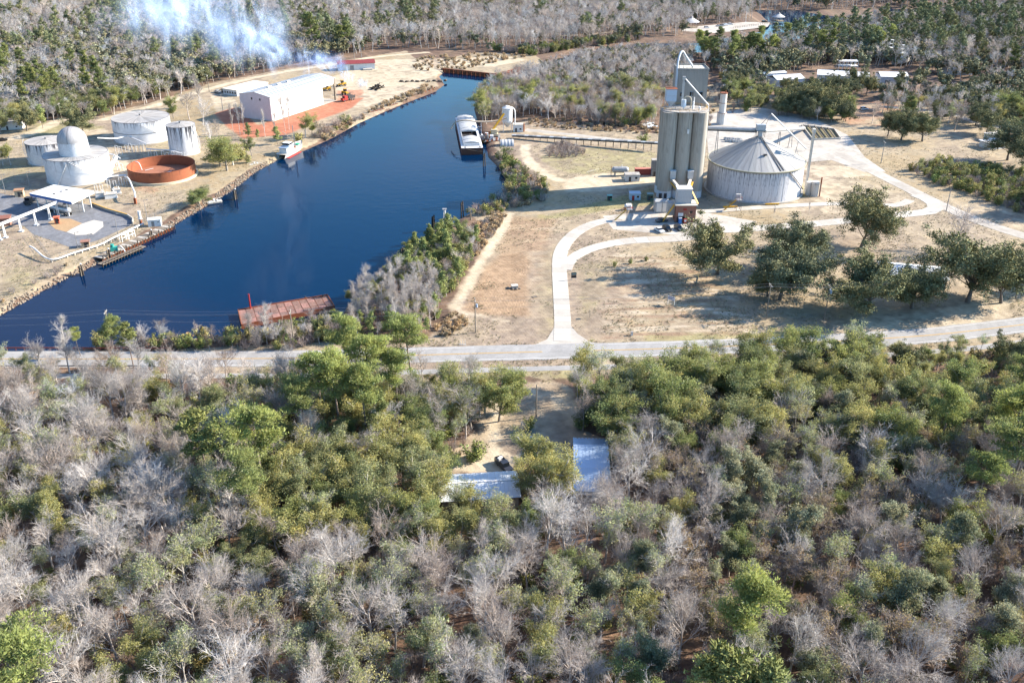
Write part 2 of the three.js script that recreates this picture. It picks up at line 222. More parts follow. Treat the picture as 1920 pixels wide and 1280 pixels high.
{ // turned rows in the ploughed patch
  const d = soil.image.data, done = new Set(), put = (x, z, k) => { const i = Math.round(((x - GX0) / (GX1 - GX0)) * GT), j = Math.round(((z - GZ0) / (GZ1 - GZ0)) * GT), o = (j * GT + i) * 4; if (done.has(o)) return; done.add(o); for (let c = 0; c < 3; c++) d[o + c] = clamp(d[o + c] * k, 0, 255); };
  const A = [-1.74,-288.06], rnd = rng(5);
  for (let q = 0; q < 34; q++) {
    const side = q % 2 ? 0.9 : 1.06, off = q * 0.62;
    for (let s = 0; s < 1; s += 0.0009) {
      const ang = lerp(-2.6, 0.5, s), x = A[0] + Math.cos(ang) * (2 + off * 0.72), z = A[1] + Math.sin(ang) * (2 + off * 1.05), nn = noise(s * 900, q * 40);
      if (nn > 0.3 && mPlough((x - GX0) / (GX1 - GX0), (z - GZ0) / (GZ1 - GZ0)) > 0.5) put(x, z, side * (0.94 + 0.1 * rnd()));
    }
  }
  const B0 = [-14.17,-255.41], B1 = [2.60,-253.45], C0 = [-3.28,-304.39], C1 = [5.50,-277.58];
  for (let q = 0; q < 46; q++) for (let s = 0; s < 1; s += 0.0012) { const t = q / 45, x = lerp(lerp(B0[0], B1[0], t), lerp(C0[0], C1[0], t), s) + (noise(s * 70, q * 9) - 0.5) * 1.2, z = lerp(lerp(B0[1], B1[1], t), lerp(C0[1], C1[1], t), s); if (s < 0.62 - 0.2 * t && mPlough((x - GX0) / (GX1 - GX0), (z - GZ0) / (GZ1 - GZ0)) > 0.5) put(x, z, q % 2 ? 0.94 : 1.05); }
}
soil.wrapS = soil.wrapT = THREE.ClampToEdgeWrapping;
{
  const groundBump = grain.clone(); groundBump.repeat.set(60, 51); groundBump.needsUpdate = true;
  const axis = (a, b, step, lo, hi) => { const v = []; for (let t = a; t <= b; t += step) v.push(t); for (let s = step, t = b; t < hi; ) { s *= 1.22; t += s; v.push(t); } for (let s = step, t = a; t > lo; ) { s *= 1.22; t -= s; v.unshift(t); } return v; };
  const xs = axis(-250, 130, 2, -3500, 3500), zs = axis(-640, -215, 2, -4500, 250), nx = xs.length, P = [], U = [], I = [];
  zs.forEach((z, j) => xs.forEach((x, i) => {
    let y = groundHeight(x, z);
    if (y > -0.01 && z < -95 && z > -650 && Math.abs(x) < 300) y += 0;
    P.push(x, y, z); U.push(clamp((x - GX0) / (GX1 - GX0), 0.002, 0.998), clamp((z - GZ0) / (GZ1 - GZ0), 0.002, 0.998));
    if (i && j) { const q = j * nx + i; I.push(q - nx - 1, q - 1, q, q - nx - 1, q, q - nx); }
  }));
  const g = new THREE.BufferGeometry(); g.setAttribute('position', new THREE.Float32BufferAttribute(P, 3)); g.setAttribute('uv', new THREE.Float32BufferAttribute(U, 2)); g.setIndex(I); g.computeVertexNormals();
  const o = shade(new THREE.Mesh(g, new THREE.MeshStandardMaterial({ map: soil, roughness: 1, color: new THREE.Color(0.84, 0.84, 0.84), bumpMap: groundBump, bumpScale: 0.16 }))); o.name = 'ground'; tag(o, 'dry grass, sand and leaf litter ground', null, null, 'structure'); scene.add(o);
}
{ // water with wind ripples, laid under everything
  const rip = dataTex(512, 512, (x, y, c) => { c[0] = c[1] = c[2] = 255 * ((0.35 + 0.9 * Math.max(0, noise(x * 0.5, y * 0.5 + 90) - 0.35)) * (0.5 * noise(x * 3, y * 6) + 0.3 * noise(x * 7 + 40, y * 15 + 9) + 0.2 * noise(x * 17, y * 31))); }, false);
  const m = new THREE.MeshPhysicalMaterial({ color: new THREE.Color(0.0, 0.012, 0.042), specularIntensity: 0.42, roughness: 0.07, bumpMap: scaled(rip, 110, 90), bumpScale: 0.1, ior: 1.33 });
  const o = shade(new THREE.Mesh(sheet([[-1500, 100], [1500, 100], [1500, -1300], [-1500, -1300]].map(([x, z]) => [x, z]), WATER), m)); o.name = 'river'; tag(o, 'deep blue river water', null, null, 'structure'); scene.add(o);
}
const asphaltMat = mottled([126, 126, 128], [160, 159, 158], 21, 0.92, { contrast: 1.2 }), darkAsphalt = mottled([88, 92, 102], [126, 128, 134], 14, 0.92, { contrast: 1.8 });
const concreteMats = [mottled([166, 161, 153], [182, 177, 168], 17, 0.9), mottled([158, 153, 145], [176, 170, 161], 19, 0.9), mottled([170, 165, 156], [186, 180, 170], 23, 0.9)];
const paleYard = mottled([146, 140, 131], [186, 179, 169], 47, 0.95, { contrast: 2.4 });
const yellowPaint = flat(190, 152, 78), whitePaint = flat(215, 215, 212);
function struct(name, geo, mat, label) { const o = shade(new THREE.Mesh(Array.isArray(geo) ? mergeGeometries(geo.map(clean)) : geo, mat)); o.name = numbered(name); tag(o, label, null, null, 'structure'); scene.add(o); return o; }
const hwy = spline([[-199.49,-222.78],[-161.50,-224.62],[-139.83,-224.93],[-96.13,-224.93],[-52.55,-225.55],[-16.18,-227.74],[5.91,-229.01],[35.65,-230.61],[65.87,-232.88],[96.88,-236.18],[120.95,-239.56],[146.75,-245.49],[174.00,-252.39],[222.34,-264.75]], 90);
{
  const road = struct('highway', ribbon(hwy, 9.2, 0.05, 0.5), asphaltMat, 'grey two lane highway crossing between the woods and the silos');
  const along = (a, b) => hwy.slice(a, b), shift = (p, d) => p.map(([x, z], i) => { const a = p[Math.max(0, i - 1)], b = p[Math.min(p.length - 1, i + 1)], dx = b[0] - a[0], dz = b[1] - a[1], L = Math.hypot(dx, dz); return [x - (dz / L) * d, z + (dx / L) * d]; });
  const k = (px) => { let best = 0, bd = 1e9; hwy.forEach(([x], i) => { if (Math.abs(x - px) < bd) { bd = Math.abs(x - px); best = i; } }); return best; };
  const g0 = k([3.69,-229.01][0]), g1 = k([21.94,-229.96][0]);
  for (const [a, b] of [[0, g0 + 1], [g1, 90]]) for (const d of [-0.14, 0.14]) part(road, 'centre_line', ribbon(shift(along(a, b + 1), d), 0.16, 0.075), yellowPaint);
  part(road, 'edge_line', ribbon(shift(hwy, 3.7), 0.13, 0.075), whitePaint);
  part(road, 'edge_line', ribbon(shift(hwy, -3.7).slice(0, g0 - 2), 0.13, 0.075), whitePaint); part(road, 'edge_line', ribbon(shift(hwy, -3.7).slice(g1 + 1), 0.13, 0.075), whitePaint);
  struct('footpath', ribbon(shift(hwy.slice(k(-130), k(150)), 9.6), 2.6, 0.045), asphaltMat, 'narrow paved path along the south side of the highway');
}
// concrete drive poured in slabs
const slabRnd = rng(31);
function slabDrive(name, label, pts, w, lanes, len) {
  const o = new THREE.Group(); o.name = numbered(name); tag(o, label, null, null, 'structure'); scene.add(o);
  let L = 0; const sp = spline(pts, 200); for (let i = 1; i < sp.length; i++) L += Math.hypot(sp[i][0] - sp[i - 1][0], sp[i][1] - sp[i - 1][1]);
  const n = Math.max(1, Math.round(L / len)), q = spline(pts, n), N = q.map((p, i) => { const a = q[Math.max(0, i - 1)], b = q[Math.min(n, i + 1)], dx = b[0] - a[0], dz = b[1] - a[1], l = Math.hypot(dx, dz); return [-dz / l, dx / l]; });
  const W = (i) => (Array.isArray(w) ? lerp(w[0], w[1], i / n) : w);
  for (let i = 0; i < n; i++) for (let k = 0; k < lanes; k++) {
    const g = 0.035, a = (k / lanes - 0.5), b = ((k + 1) / lanes - 0.5), at = (j, e) => [q[j][0] + N[j][0] * e, q[j][1] + N[j][1] * e], s = (j, o2) => [q[j][0] + (q[o2][0] - q[j][0]) * g / len, q[j][1] + (q[o2][1] - q[j][1]) * g / len];
    const c = [[i, a * W(i) + g], [i, b * W(i) - g], [i + 1, b * W(i + 1) - g], [i + 1, a * W(i + 1) + g]].map(([j, e]) => { const p = at(j, e), o2 = j === i ? i + 1 : i, m = s(j, o2); return [p[0] + m[0] - q[j][0], p[1] + m[1] - q[j][1]]; });
    pavedPolys.push(c); part(o, 'slab', prism(c, 0.01, 0.08 + slabRnd() * 0.02), concreteMats[Math.floor(slabRnd() * 3)]);
  }
  return o;
}
slabDrive('driveway', 'pale concrete driveway curving from the highway to the silos', [[14.26,-235.53],[14.92,-246.77],[15.12,-253.45],[15.48,-272.02],[15.85,-288.06],[16.72,-301.78],[19.23,-313.15],[24.16,-324.52],[30.42,-332.74],[38.20,-337.69],[48.59,-340.53],[61.66,-338.95]], [5, 5], 1, 4.2);
slabDrive('driveway', 'pale concrete branch of the drive passing the parked cars', [[17.94,-288.06],[20.04,-296.67],[24.83,-304.39],[32.67,-310.82],[43.04,-315.23],[58.33,-317.33],[69.01,-320.89]], [4, 7], 1, 5);
struct('driveway_apron', sheet([[6.34,-233.38],[9.97,-236.84],[12.72,-245.84],[13.45,-251.51],[16.68,-251.51],[17.19,-245.84],[18.89,-240.37],[22.09,-235.10],[25.93,-234.06],[25.72,-231.68],[6.29,-230.84]], 0.035), concreteMats[1], 'flared concrete apron where the driveway meets the highway');
slabDrive('access_road', 'pale road passing behind the oak trees', [[63.03,-324.95],[86.53,-327.29],[119.23,-334.28],[150.23,-343.21],[165.14,-348.60],[168.46,-358.66],[165.45,-368.02]], 6, 1, 6);
slabDrive('service_path', 'narrow pale concrete path around the base of the domed store', [[59.80,-344.28],[72.24,-346.43],[99.24,-351.90],[129.54,-356.38],[152.99,-354.57],[160.52,-360.96]], 4, 1, 5);
struct('side_road', ribbon(spline([[153.08,-431.75],[159.64,-399.96],[165.09,-377.04],[168.44,-362.99],[176.55,-337.43],[186.39,-320.19],[200.64,-300.39]], 40), 6.5, 0.06), paleYard, 'pale side road running past the shrub thicket');
struct('concrete_yard', sheet([[103.89,-505.68],[137.16,-524.51],[161.04,-499.67],[168.13,-463.00],[163.39,-423.62],[164.81,-399.96],[154.95,-399.96],[146.48,-418.35],[130.65,-414.04],[119.35,-427.20],[90.33,-418.35],[97.99,-466.14]], 0.03), paleYard, 'weathered concrete yard behind the domed store');
struct('parking_apron', sheet([[34.87,-341.68],[56.23,-347.91],[74.63,-346.02],[92.93,-335.63],[86.93,-326.90],[58.41,-321.29],[37.54,-326.90]], 0.025), paleYard, 'worn pale paving in front of the brick office');
struct('dock_track', ribbon(spline([[6.81,-473.60],[32.02,-463.00],[52.44,-453.82],[72.57,-447.87]], 20), 4.5, 0.03, 1.5), paleYard, 'white gravel track beside the conveyor');
struct('far_car_park', sheet([[139.70,-809.93],[202.48,-842.67],[222.42,-839.60],[214.29,-815.71],[165.31,-782.16],[139.17,-793.06]], 0.03), paleYard, 'pale car park by the far river landing');
struct('far_road', ribbon(spline([[208.73,-524.51],[224.14,-518.09],[239.54,-505.68],[245.04,-485.76],[273.79,-460.93]], 16), 5, 0.03), paleYard, 'pale lane between trees past the marina');


// ---------- tank terminal on the west bank ----------
const turnOf = (a, b) => Math.atan2(-(b[1] - a[1]), b[0] - a[0]);
const mid = (a, b, t = 0.5) => [lerp(a[0], b[0], t), lerp(a[1], b[1], t)];
const P3 = ([x, z], y = 0) => V(x, y, z);
const whiteSteel = mottled([196, 196, 198], [214, 214, 214], 6, 0.6), whitePipe = flat(208, 208, 208, 0.5), greySteel = mottled([120, 122, 126], [150, 150, 152], 5, 0.6, { metal: 0.2 }), darkSteel = flat(52, 52, 56, 0.6), rustSteel = mottled([112, 58, 38], [150, 84, 54], 4, 0.9), timber = mottled([104, 92, 80], [140, 128, 114], 3, 0.95), darkTimber = mottled([52, 46, 42], [84, 74, 66], 2, 0.95), rubber = flat(22, 22, 24, 0.9), glassDark = flat(18, 24, 32, 0.12), brickRed = mottled([116, 72, 60], [142, 92, 78], 1.2, 0.95), tarRoof = mottled([132, 128, 126], [182, 178, 174], 9, 0.95, { contrast: 2.2 });
const redPaint = flat(150, 36, 32, 0.6), yellowSteel = flat(198, 150, 38, 0.6), bluePaintAndShade = flat(38, 92, 160, 0.6), greenPaint = flat(60, 118, 96, 0.7), clayBrick = mottled([132, 90, 76], [156, 112, 96], 1, 0.9);
function roundTank(center, R, h, label, wallMat, roofMat, opt = {}) {
  const t = thing('storage_tank', label, 'storage tank', center, opt.turn ?? 0, 'storage tanks of the river terminal');
  part(t, 'wall', cy(R, h, 0, 0, 0, 56, R, true), wallMat);
  part(t, 'roof', cy(R - 0.02, opt.cone ?? 0.7, 0, h, 0, 56, 0.3), roofMat);
  part(t, 'rim', new THREE.TorusGeometry(R, 0.12, 5, 56).rotateX(Math.PI / 2).translate(0, h, 0), greySteel);
  part(t, 'footing', cy(R + 0.6, 0.35, 0, 0, 0, 56), concreteMats[1]);
  for (const y of opt.bands ?? []) part(t, 'band', new THREE.TorusGeometry(R + 0.04, 0.16, 5, 56).rotateX(Math.PI / 2).translate(0, y, 0), greySteel);
  const vent = part(t, 'roof_vent', [cy(0.45, 0.7, 0, h + (opt.cone ?? 0.7) - 0.1, 0, 12), cy(0.6, 0.15, 0, h + (opt.cone ?? 0.7) + 0.6, 0, 12)], greySteel); if (opt.noVent) t.remove(vent);
  if (opt.stair !== undefined) { const n = 22, g = []; for (let i = 0; i < n; i++) { const a = opt.stair + (i / n) * 1.1, y = (i / n) * h; g.push(bx(0.9, 0.08, 0.35, Math.cos(a) * (R + 0.5), y, Math.sin(a) * (R + 0.5), -a)); } const hand = []; for (let i = 0; i <= 8; i++) { const a = opt.stair + (i / 8) * 1.1; hand.push(V(Math.cos(a) * (R + 0.95), (i / 8) * h + 1, Math.sin(a) * (R + 0.95))); } for (const k of g) part(t, 'tread', k, whitePipe); part(t, 'handrail', tubeGeo(hand, 0.06, 4), whitePipe); }
  return t;
}
roundTank([-210.94,-417.26], 9, 9.4, 'white tank with dark streaks beside the dome topped tank', streaked([206,206,208],[64,64,72],2*Math.PI*9,9.4,1.2,3), tarRoof, { stair: 2 });
{
  const t = roundTank([-186.64,-391.43], 13, 10.8, 'wide white tank carrying a domed turret', streaked([212,212,214],[88,88,96],2*Math.PI*13,10.8,0.6,5,0.7,{len:.7}), tarRoof, { stair: 0.3, noVent: true });
  const c = [-186.07,-390.04], o = [-186.64,-391.43], x = c[0] - o[0], z = c[1] - o[1];
  part(t, 'turret', cy(6, 5.6, x, 10.9, z, 40, 6, true), streaked([210,210,212],[120,120,126],2*Math.PI*6,5.6,0.3,6));
  part(t, 'dome', new THREE.SphereGeometry(6, 40, 14, 0, Math.PI * 2, 0, Math.PI / 2).translate(x, 16.5, z), streaked([176,172,170],[74,72,76],1,1,0.8,7,0.8,{len:1.6}));
  part(t, 'pipe_run', rod(V(-4, 0.3, 13.6), V(1.5, 9.8, 13.3), 0.22), whitePipe);
}
roundTank([-182.23,-457.10], 13.5, 10.6, 'broad white tank with a dark band round its middle', streaked([214,214,216],[70,68,74],2*Math.PI*13.5,10.6,0.7,8,0.7,{len:.6}), tarRoof, { bands: [5.2], stair: 0.2 });
roundTank([-153.82,-430.60], 6.5, 13.4, 'narrow tall tank heavily streaked black', streaked([196,198,204],[48,50,58],2*Math.PI*6.5,13.4,2,9,0.75,{len:1.5,n:220}), tarRoof, { stair: -0.6 });
{ // roofless rusted tank
  const t = thing('open_tank', 'open topped rusty tank with red floor near the river', 'storage tank', [-151.82,-394.11]), rm = streaked([140,82,56],[88,52,40],2*Math.PI*14,4.2,0.5,12,0.95);
  part(t, 'footing', cy(14.7, 0.9, 0, 0, 0, 56), mottled([186,168,140],[206,194,170],6)); part(t, 'wall', cy(14, 4.2, 0, 0.9, 0, 64, 14, true), rm); part(t, 'inner_wall', cy(13.75, 4.2, 0, 0.9, 0, 64, 13.75, true), rm);
  part(t, 'rim', new THREE.TorusGeometry(13.9, 0.18, 5, 64).rotateX(Math.PI / 2).translate(0, 5.1, 0), rustSteel); part(t, 'floor', cy(13.7, 0.12, 0, 0.92, 0, 48), mottled([134,82,60],[166,110,84],9,0.95));
  for (const [a, b, c2, d] of [[-9,-4,-6,-6],[-2,3,1,0],[1,0,3,-3],[5,4,7,1],[-11,2,-9,5]]) part(t, 'loose_pipe', rod(V(a, 1.2, b), V(c2, 1.25 + 0.3 * Math.abs(a) / 9, d), 0.12), whitePipe);
  part(t, 'inlet_pipe', tubeGeo([V(-12, 5.5, -3), V(-10.5, 5, -2.4), V(-9.5, 2, -2)], 0.18, 6), whitePipe);
}
// paved loading lot, island, walls
struct('asphalt_lot', sheet([[-216.83,-373.98],[-210.52,-369.55],[-197.03,-362.65],[-185.54,-364.14],[-166.85,-354.33],[-158.44,-348.30],[-148.25,-341.87],[-143.30,-335.26],[-143.51,-330.68],[-148.87,-315.84],[-155.15,-307.95],[-166.27,-315.84],[-175.30,-321.81],[-182.79,-330.68],[-193.76,-335.26],[-199.74,-337.13]], 0.03), darkAsphalt, 'dark worn asphalt of the tanker loading lot');
struct('lot_island', sheet([[-175.37,-334.34],[-174.41,-338.63],[-168.69,-338.63],[-162.09,-333.41],[-163.57,-327.97],[-164.08,-324.08],[-169.37,-327.08]], 0.06), mottled([150,118,84],[176,146,110],5), 'brown dirt island in the loading lot');
struct('lot_pad', sheet([[-161.94,-333.05],[-159.18,-337.13],[-154.97,-335.26],[-152.63,-329.77],[-153.06,-321.81],[-158.95,-320.60],[-163.89,-324.08],[-163.42,-327.62]], 0.06), concreteMats[2], 'pale concrete pad in the loading lot');
{
  const w = thing('kerb_wall', 'low concrete wall with yellow edge round the loading lot', 'wall', [0, 0]), pts = [[-166.88,-354.74],[-158.28,-347.91],[-147.58,-340.91],[-144.03,-336.75],[-142.61,-332.50]];
  for (let i = 1; i < pts.length; i++) { part(w, 'wall_section', bar(P3(pts[i - 1], 0.5), P3(pts[i], 0.5), 0.3, 1), concreteMats[1]); part(w, 'coping', bar(P3(pts[i - 1], 1.04), P3(pts[i], 1.04), 0.36, 0.08), i < 3 ? yellowSteel : concreteMats[2]); }
}
{ // loading canopy
  const c = [[-188.13,-349.84],[-183.38,-360.92],[-164.21,-352.98],[-167.29,-339.33]], t = thing('loading_canopy', 'flat white canopy over the tanker loading bay', 'canopy', [0, 0]);
  part(t, 'roof', prism(c, 6.25, 6.5), whiteSteel);
  for (let i = 0; i < 4; i++) part(t, 'fascia', bar(P3(mid(c[i], c[(i + 1) % 4], 0.01), 5.85), P3(mid(c[i], c[(i + 1) % 4], 0.99), 5.85), 0.18, 0.8), i === 3 ? bluePaintAndShade : whiteSteel);  // white fascia; the near side is coloured blue to stand for its shade
  const cen = mid(c[0], c[2]); for (const k of c) for (const f of [0.12, 0.5]) { const p = mid(mid(k, cen, 0.1), mid(c[(c.indexOf(k) + 1) % 4], cen, 0.1), f); part(t, 'post', bx(0.35, 5.5, 0.35, p[0], 0, p[1]), whitePipe); }
  for (const f of [0.3, 0.55, 0.75]) { const p = mid(mid(c[0], c[3], 0.4), mid(c[1], c[2], 0.5), f); part(t, 'roof_hatch', bx(0.9, 0.2, 0.7, p[0], 6.52, p[1]), darkSteel); }
  const il = mid(c[3], cen, 0.35); part(t, 'loading_platform', [bx(7, 0.2, 2.2, il[0], 3.4, il[1] - 3, 0.2), bx(0.15, 3.4, 0.15, il[0] - 2, 0, il[1] - 3), bx(0.15, 3.4, 0.15, il[0] + 2, 0, il[1] - 3)], greySteel);
}
function wheelGeo(r, w, x, y, z) { return new THREE.CylinderGeometry(r, r, w, 16).rotateX(Math.PI / 2).translate(x, y, z); }
function wheelPart(t, r, w, x, z) { const k = part(t, 'wheel', new THREE.TorusGeometry(r * 0.72, r * 0.3, 6, 16).scale(1, 1, w / (r * 0.6)).translate(x, r, z), rubber); part(k, 'rim', wheelGeo(r * 0.5, w * 0.8, x, r, z), greySteel); }
{ // tanker lorry
  const a = [-180.65,-347.71], b = [-170.05,-341.87], t = thing('tanker_truck', 'silver tanker truck under the white canopy', 'truck', mid(a, b), turnOf(a, b));
  part(t, 'tank', [new THREE.CapsuleGeometry(1.15, 8.6, 6, 20).rotateZ(Math.PI / 2).scale(1, 1, 1.08).translate(1, 2.2, 0)], flat(196, 198, 200, 0.3, 0.5));
  for (const x of [-1.5, 0.5, 2.5, 4.5]) part(t, 'manhole', cy(0.35, 0.25, x, 3.3, 0, 12), greySteel);
  part(t, 'walkway', bx(8, 0.06, 0.6, 1, 3.32, 0.7), greySteel); part(t, 'chassis', bx(12, 0.3, 0.9, -0.5, 0.85, 0), darkSteel);
  const cab = part(t, 'cab', [bx(2, 2.3, 2.4, -5.8, 0.8, 0), bx(1.4, 1.2, 2.2, -7.3, 0.8, 0)], whiteSteel); part(cab, 'windscreen', bx(0.06, 0.8, 2, -6.83, 2.15, 0), glassDark);
  for (const [x, z] of [[-7, 1], [-7, -1], [-4.6, 1], [-4.6, -1], [-3.5, 1], [-3.5, -1], [4, 1], [4, -1], [5.2, 1], [5.2, -1]]) wheelPart(t, 0.5, 0.3, x, z);
  const o = thing('box_truck', 'dark truck parked at the back of the loading canopy', 'truck', [-192.12,-357.83], turnOf([-192.50,-355.76], [-191.88,-360.96]));
  part(o, 'cab', [bx(2, 2.2, 2.3, -1.8, 0.7, 0), bx(1.2, 1.1, 2.1, -3.3, 0.7, 0)], darkSteel); part(o, 'bed', bx(4.4, 0.9, 2.3, 1.5, 0.8, 0), flat(70, 74, 84)); part(o, 'windscreen', bx(0.06, 0.8, 1.9, -2.83, 1.9, 0), glassDark); for (const [x, z] of [[-2.8, 1], [-2.8, -1], [2.4, 1], [2.4, -1]]) wheelPart(o, 0.48, 0.3, x, z);
}
{ // overhead pipe bridge
  const t = thing('pipe_bridge', 'long white overhead pipe bridge on trestles beside the canopy', 'pipe bridge', [0, 0]), a = [-184.85,-314.93], b = [-174.06,-342.32];
  part(t, 'girder', [bar(P3(a, 5.2), P3(b, 5.2), 0.9, 0.25), bar(P3(a, 5.9), P3(b, 5.9), 0.12), ...[-0.4, 0, 0.4].map((d) => rod(P3([a[0], a[1] + d], 5.55), P3([b[0], b[1] + d], 5.55), 0.16))], whitePipe);
  for (const f of [0.04, 0.12, 0.36, 0.6, 0.83, 0.97]) { const p = mid(a, b, f); part(t, 'trestle', [bar(V(p[0] - 0.6, 0, p[1] - 0.5), V(p[0] - 0.2, 5.1, p[1]), 0.25), bar(V(p[0] + 0.6, 0, p[1] + 0.5), V(p[0] + 0.2, 5.1, p[1]), 0.25), bx(1.4, 0.4, 1.3, p[0], 0, p[1])], whitePipe); }
}
function rack(name, label, pts, y, legs, h) { // pipes carried on goalpost frames
  const t = thing(name, label, 'pipe rack', [0, 0]);
  for (const d of [-0.45, 0, 0.45]) part(t, 'pipe', tubeGeo(pts.map((p, i) => P3([p[0] + d * 0.4, p[1] + d], y[i])), 0.15, 6), whitePipe);
  legs.forEach((p, i) => part(t, 'frame', [bx(0.16, h[i % h.length], 0.16, p[0] - 0.7, 0, p[1]), bx(0.16, h[i % h.length], 0.16, p[0] + 0.7, 0, p[1] + 0.6), bar(V(p[0] - 0.7, h[i % h.length], p[1]), V(p[0] + 0.7, h[i % h.length], p[1] + 0.6), 0.16)], whitePipe));
  return t;
}
rack('pipe_rack', 'white pipe rack running from the turret tank to the banded tank', [[-193.52,-430.89],[-187.88,-436.68],[-185.28,-444.71],[-182.10,-442.60],[-172.91,-434.63]], [7, 5.2, 4.2, 4, 3.4], [[-183.91,-427.20],[-182.34,-427.76],[-181.16,-431.75],[-179.14,-431.17],[-177.58,-431.17],[-175.98,-431.75],[-174.26,-431.75],[-172.93,-432.90]], [4.4, 3.8, 3.4]);
rack('pipe_rack', 'low white pipe rack in front of the black streaked tank', [[-170.61,-428.04],[-164.69,-426.64],[-157.57,-423.84],[-151.30,-421.08]], [2.6, 2.6, 3, 2.2], [[-168.37,-426.07],[-165.28,-424.95],[-161.15,-423.01],[-159.14,-422.73],[-156.35,-422.45],[-153.78,-421.63],[-151.47,-421.63]], [3, 2.4]);
rack('pipe_rack', 'white pipe manifold between the turret tank and the pumps', [[-173.46,-372.86],[-171.01,-380.79],[-168.11,-384.28],[-163.93,-385.46]], [4, 3.4, 3, 3], [[-171.20,-370.65],[-170.45,-373.98],[-168.63,-377.36],[-166.80,-378.96],[-165.03,-380.79],[-163.35,-381.95]], [3.4, 2.6]);
rack('pipe_rack', 'short white pipe rack behind the rusty tank', [[-184.49,-415.64],[-180.19,-414.31],[-175.69,-410.33]], [4, 3.6, 3], [[-181.06,-407.72],[-177.95,-406.43],[-173.94,-402.08],[-172.65,-402.58]], [4, 3]);
{
  const t = thing('gangway', 'white sloping stairway beside the turret tank', 'stairway', [0, 0]), a = [-174.66,-390.22], b = [-176.01,-407.20];
  part(t, 'flight', bar(P3(a, 0.4), P3(b, 5), 1.4, 0.25), whiteSteel); for (const d of [-0.7, 0.7]) part(t, 'handrail', rod(V(a[0] + d, 1.4, a[1]), V(b[0] + d, 6, b[1]), 0.06), whitePipe); part(t, 'post', bx(0.15, 4.8, 0.15, b[0], 0, b[1]), whitePipe); part(t, 'post', bx(0.15, 2.4, 0.15, (a[0] + b[0]) / 2, 0, (a[1] + b[1]) / 2), whitePipe);
  for (const [p, s, l] of [[[-167.69,-365.21], 3.4, 'small white pump house next to the canopy'], [[-162.87,-364.14], 4.6, 'white pump enclosure in front of the pipe manifold'], [[-162.55,-369.55], 3, 'white equipment box beside the pump enclosure']]) { const e = thing('pump_house', l, 'equipment box', p, 0.4); part(e, 'body', bx(s, 1.6, s * 0.7, 0, 0.15, 0), whiteSteel); part(e, 'lid', bx(s + 0.3, 0.2, s * 0.7 + 0.3, 0, 1.76, 0), concreteMats[2]); part(e, 'plinth', bx(s + 0.6, 0.15, s * 0.7 + 0.6), concreteMats[1]); part(e, 'valve', cy(0.25, 0.6, -s * 0.3, 1.96, 0, 8), whitePipe); part(e, 'valve', cy(0.18, 1.1, s * 0.3, 1.96, 0.3, 8), whitePipe); }
  const u = thing('pipe_arch', 'white pipe bending down to the ground near the rusty tank', 'pipe', [0, 0]); part(u, 'pipe', tubeGeo([P3([-163.78,-383.11], 3), P3([-160.84,-378.96], 3.6), P3([-153.01,-363.25], 4), P3([-150.88,-359.08], 3.6), P3([-150.13,-356.38], 0)], 0.35, 8), whiteSteel); part(u, 'valve_post', bx(0.9, 2.4, 0.9, ...(([x, z]) => [x, 0, z])([-150.13,-356.38])), rustSteel);
}
// river pipe, dock and moorings
{
  const t = thing('dock_pipeline', 'white pipeline running along the river edge to the dock', 'pipeline', [0, 0]), p = [[-167.79,-304.13],[-165.91,-302.56],[-156.47,-294.91],[-151.21,-301.31],[-145.55,-308.92],[-142.78,-317.19],[-137.90,-330.68]];
  part(t, 'pipe', tubeGeo(p.map((q, i) => P3(q, i < 2 ? 2.2 : 1)), 0.28, 7, 80), whitePipe); for (let i = 0; i < 14; i++) { const c = mid(p[2], p[6], i / 13), q = i < 7 ? mid(p[2], p[4], i / 6.5) : mid(p[4], p[6], (i - 6.5) / 6.5); part(t, 'support', bx(0.3, 1, 0.6, q[0], -0.1, q[1]), concreteMats[0]); }
  const r = thing('riser_post', 'thick white and rusty riser pipe beside the lot wall', 'pipe', [-139.29,-331.95]); part(r, 'upper', cy(0.55, 3, 0, 2.4, 0, 12), whiteSteel); part(r, 'lower', cy(0.55, 2.4, 0, 0, 0, 12), rustSteel); part(r, 'flange', cy(0.8, 0.2, 0, 2.3, 0, 12), whitePipe);
}
function pileCluster(p, h, n, label, top = true) { const t = thing('mooring_piles', label, 'mooring post', p, 0, 'mooring posts in the river', WATER); for (let i = 0; i < n; i++) { const a = (i / n) * 6.28, k = n > 1 ? 0.35 : 0; const m = part(t, 'pile', rod(V(Math.cos(a) * k * 1.8, -2.2, Math.sin(a) * k * 1.8), V(Math.cos(a) * k, h - i * 0.35, Math.sin(a) * k), 0.24, 8), i % 2 && top ? timber : darkTimber); if (i === 0 && top) part(m, 'cap', cy(0.3, 0.3, Math.cos(a) * k, h, Math.sin(a) * k, 8), whiteSteel); } if (n > 1) part(t, 'cable_wrap', new THREE.TorusGeometry(0.62, 0.08, 4, 12).rotateX(Math.PI / 2).translate(0, h - 1.4, 0), darkSteel); return t; }
pileCluster([-142.93,-286.15], 4, 4, 'weathered mooring posts off the rocky bank'); pileCluster([-112.88,-365.64], 4.2, 4, 'lone weathered mooring posts out in the river'); pileCluster([-139.11,-299.99], 4, 3, 'mooring posts at the dock beside the teal pump'); pileCluster([-131.57,-320.36], 3.4, 3, 'mooring posts at the upstream end of the dock');
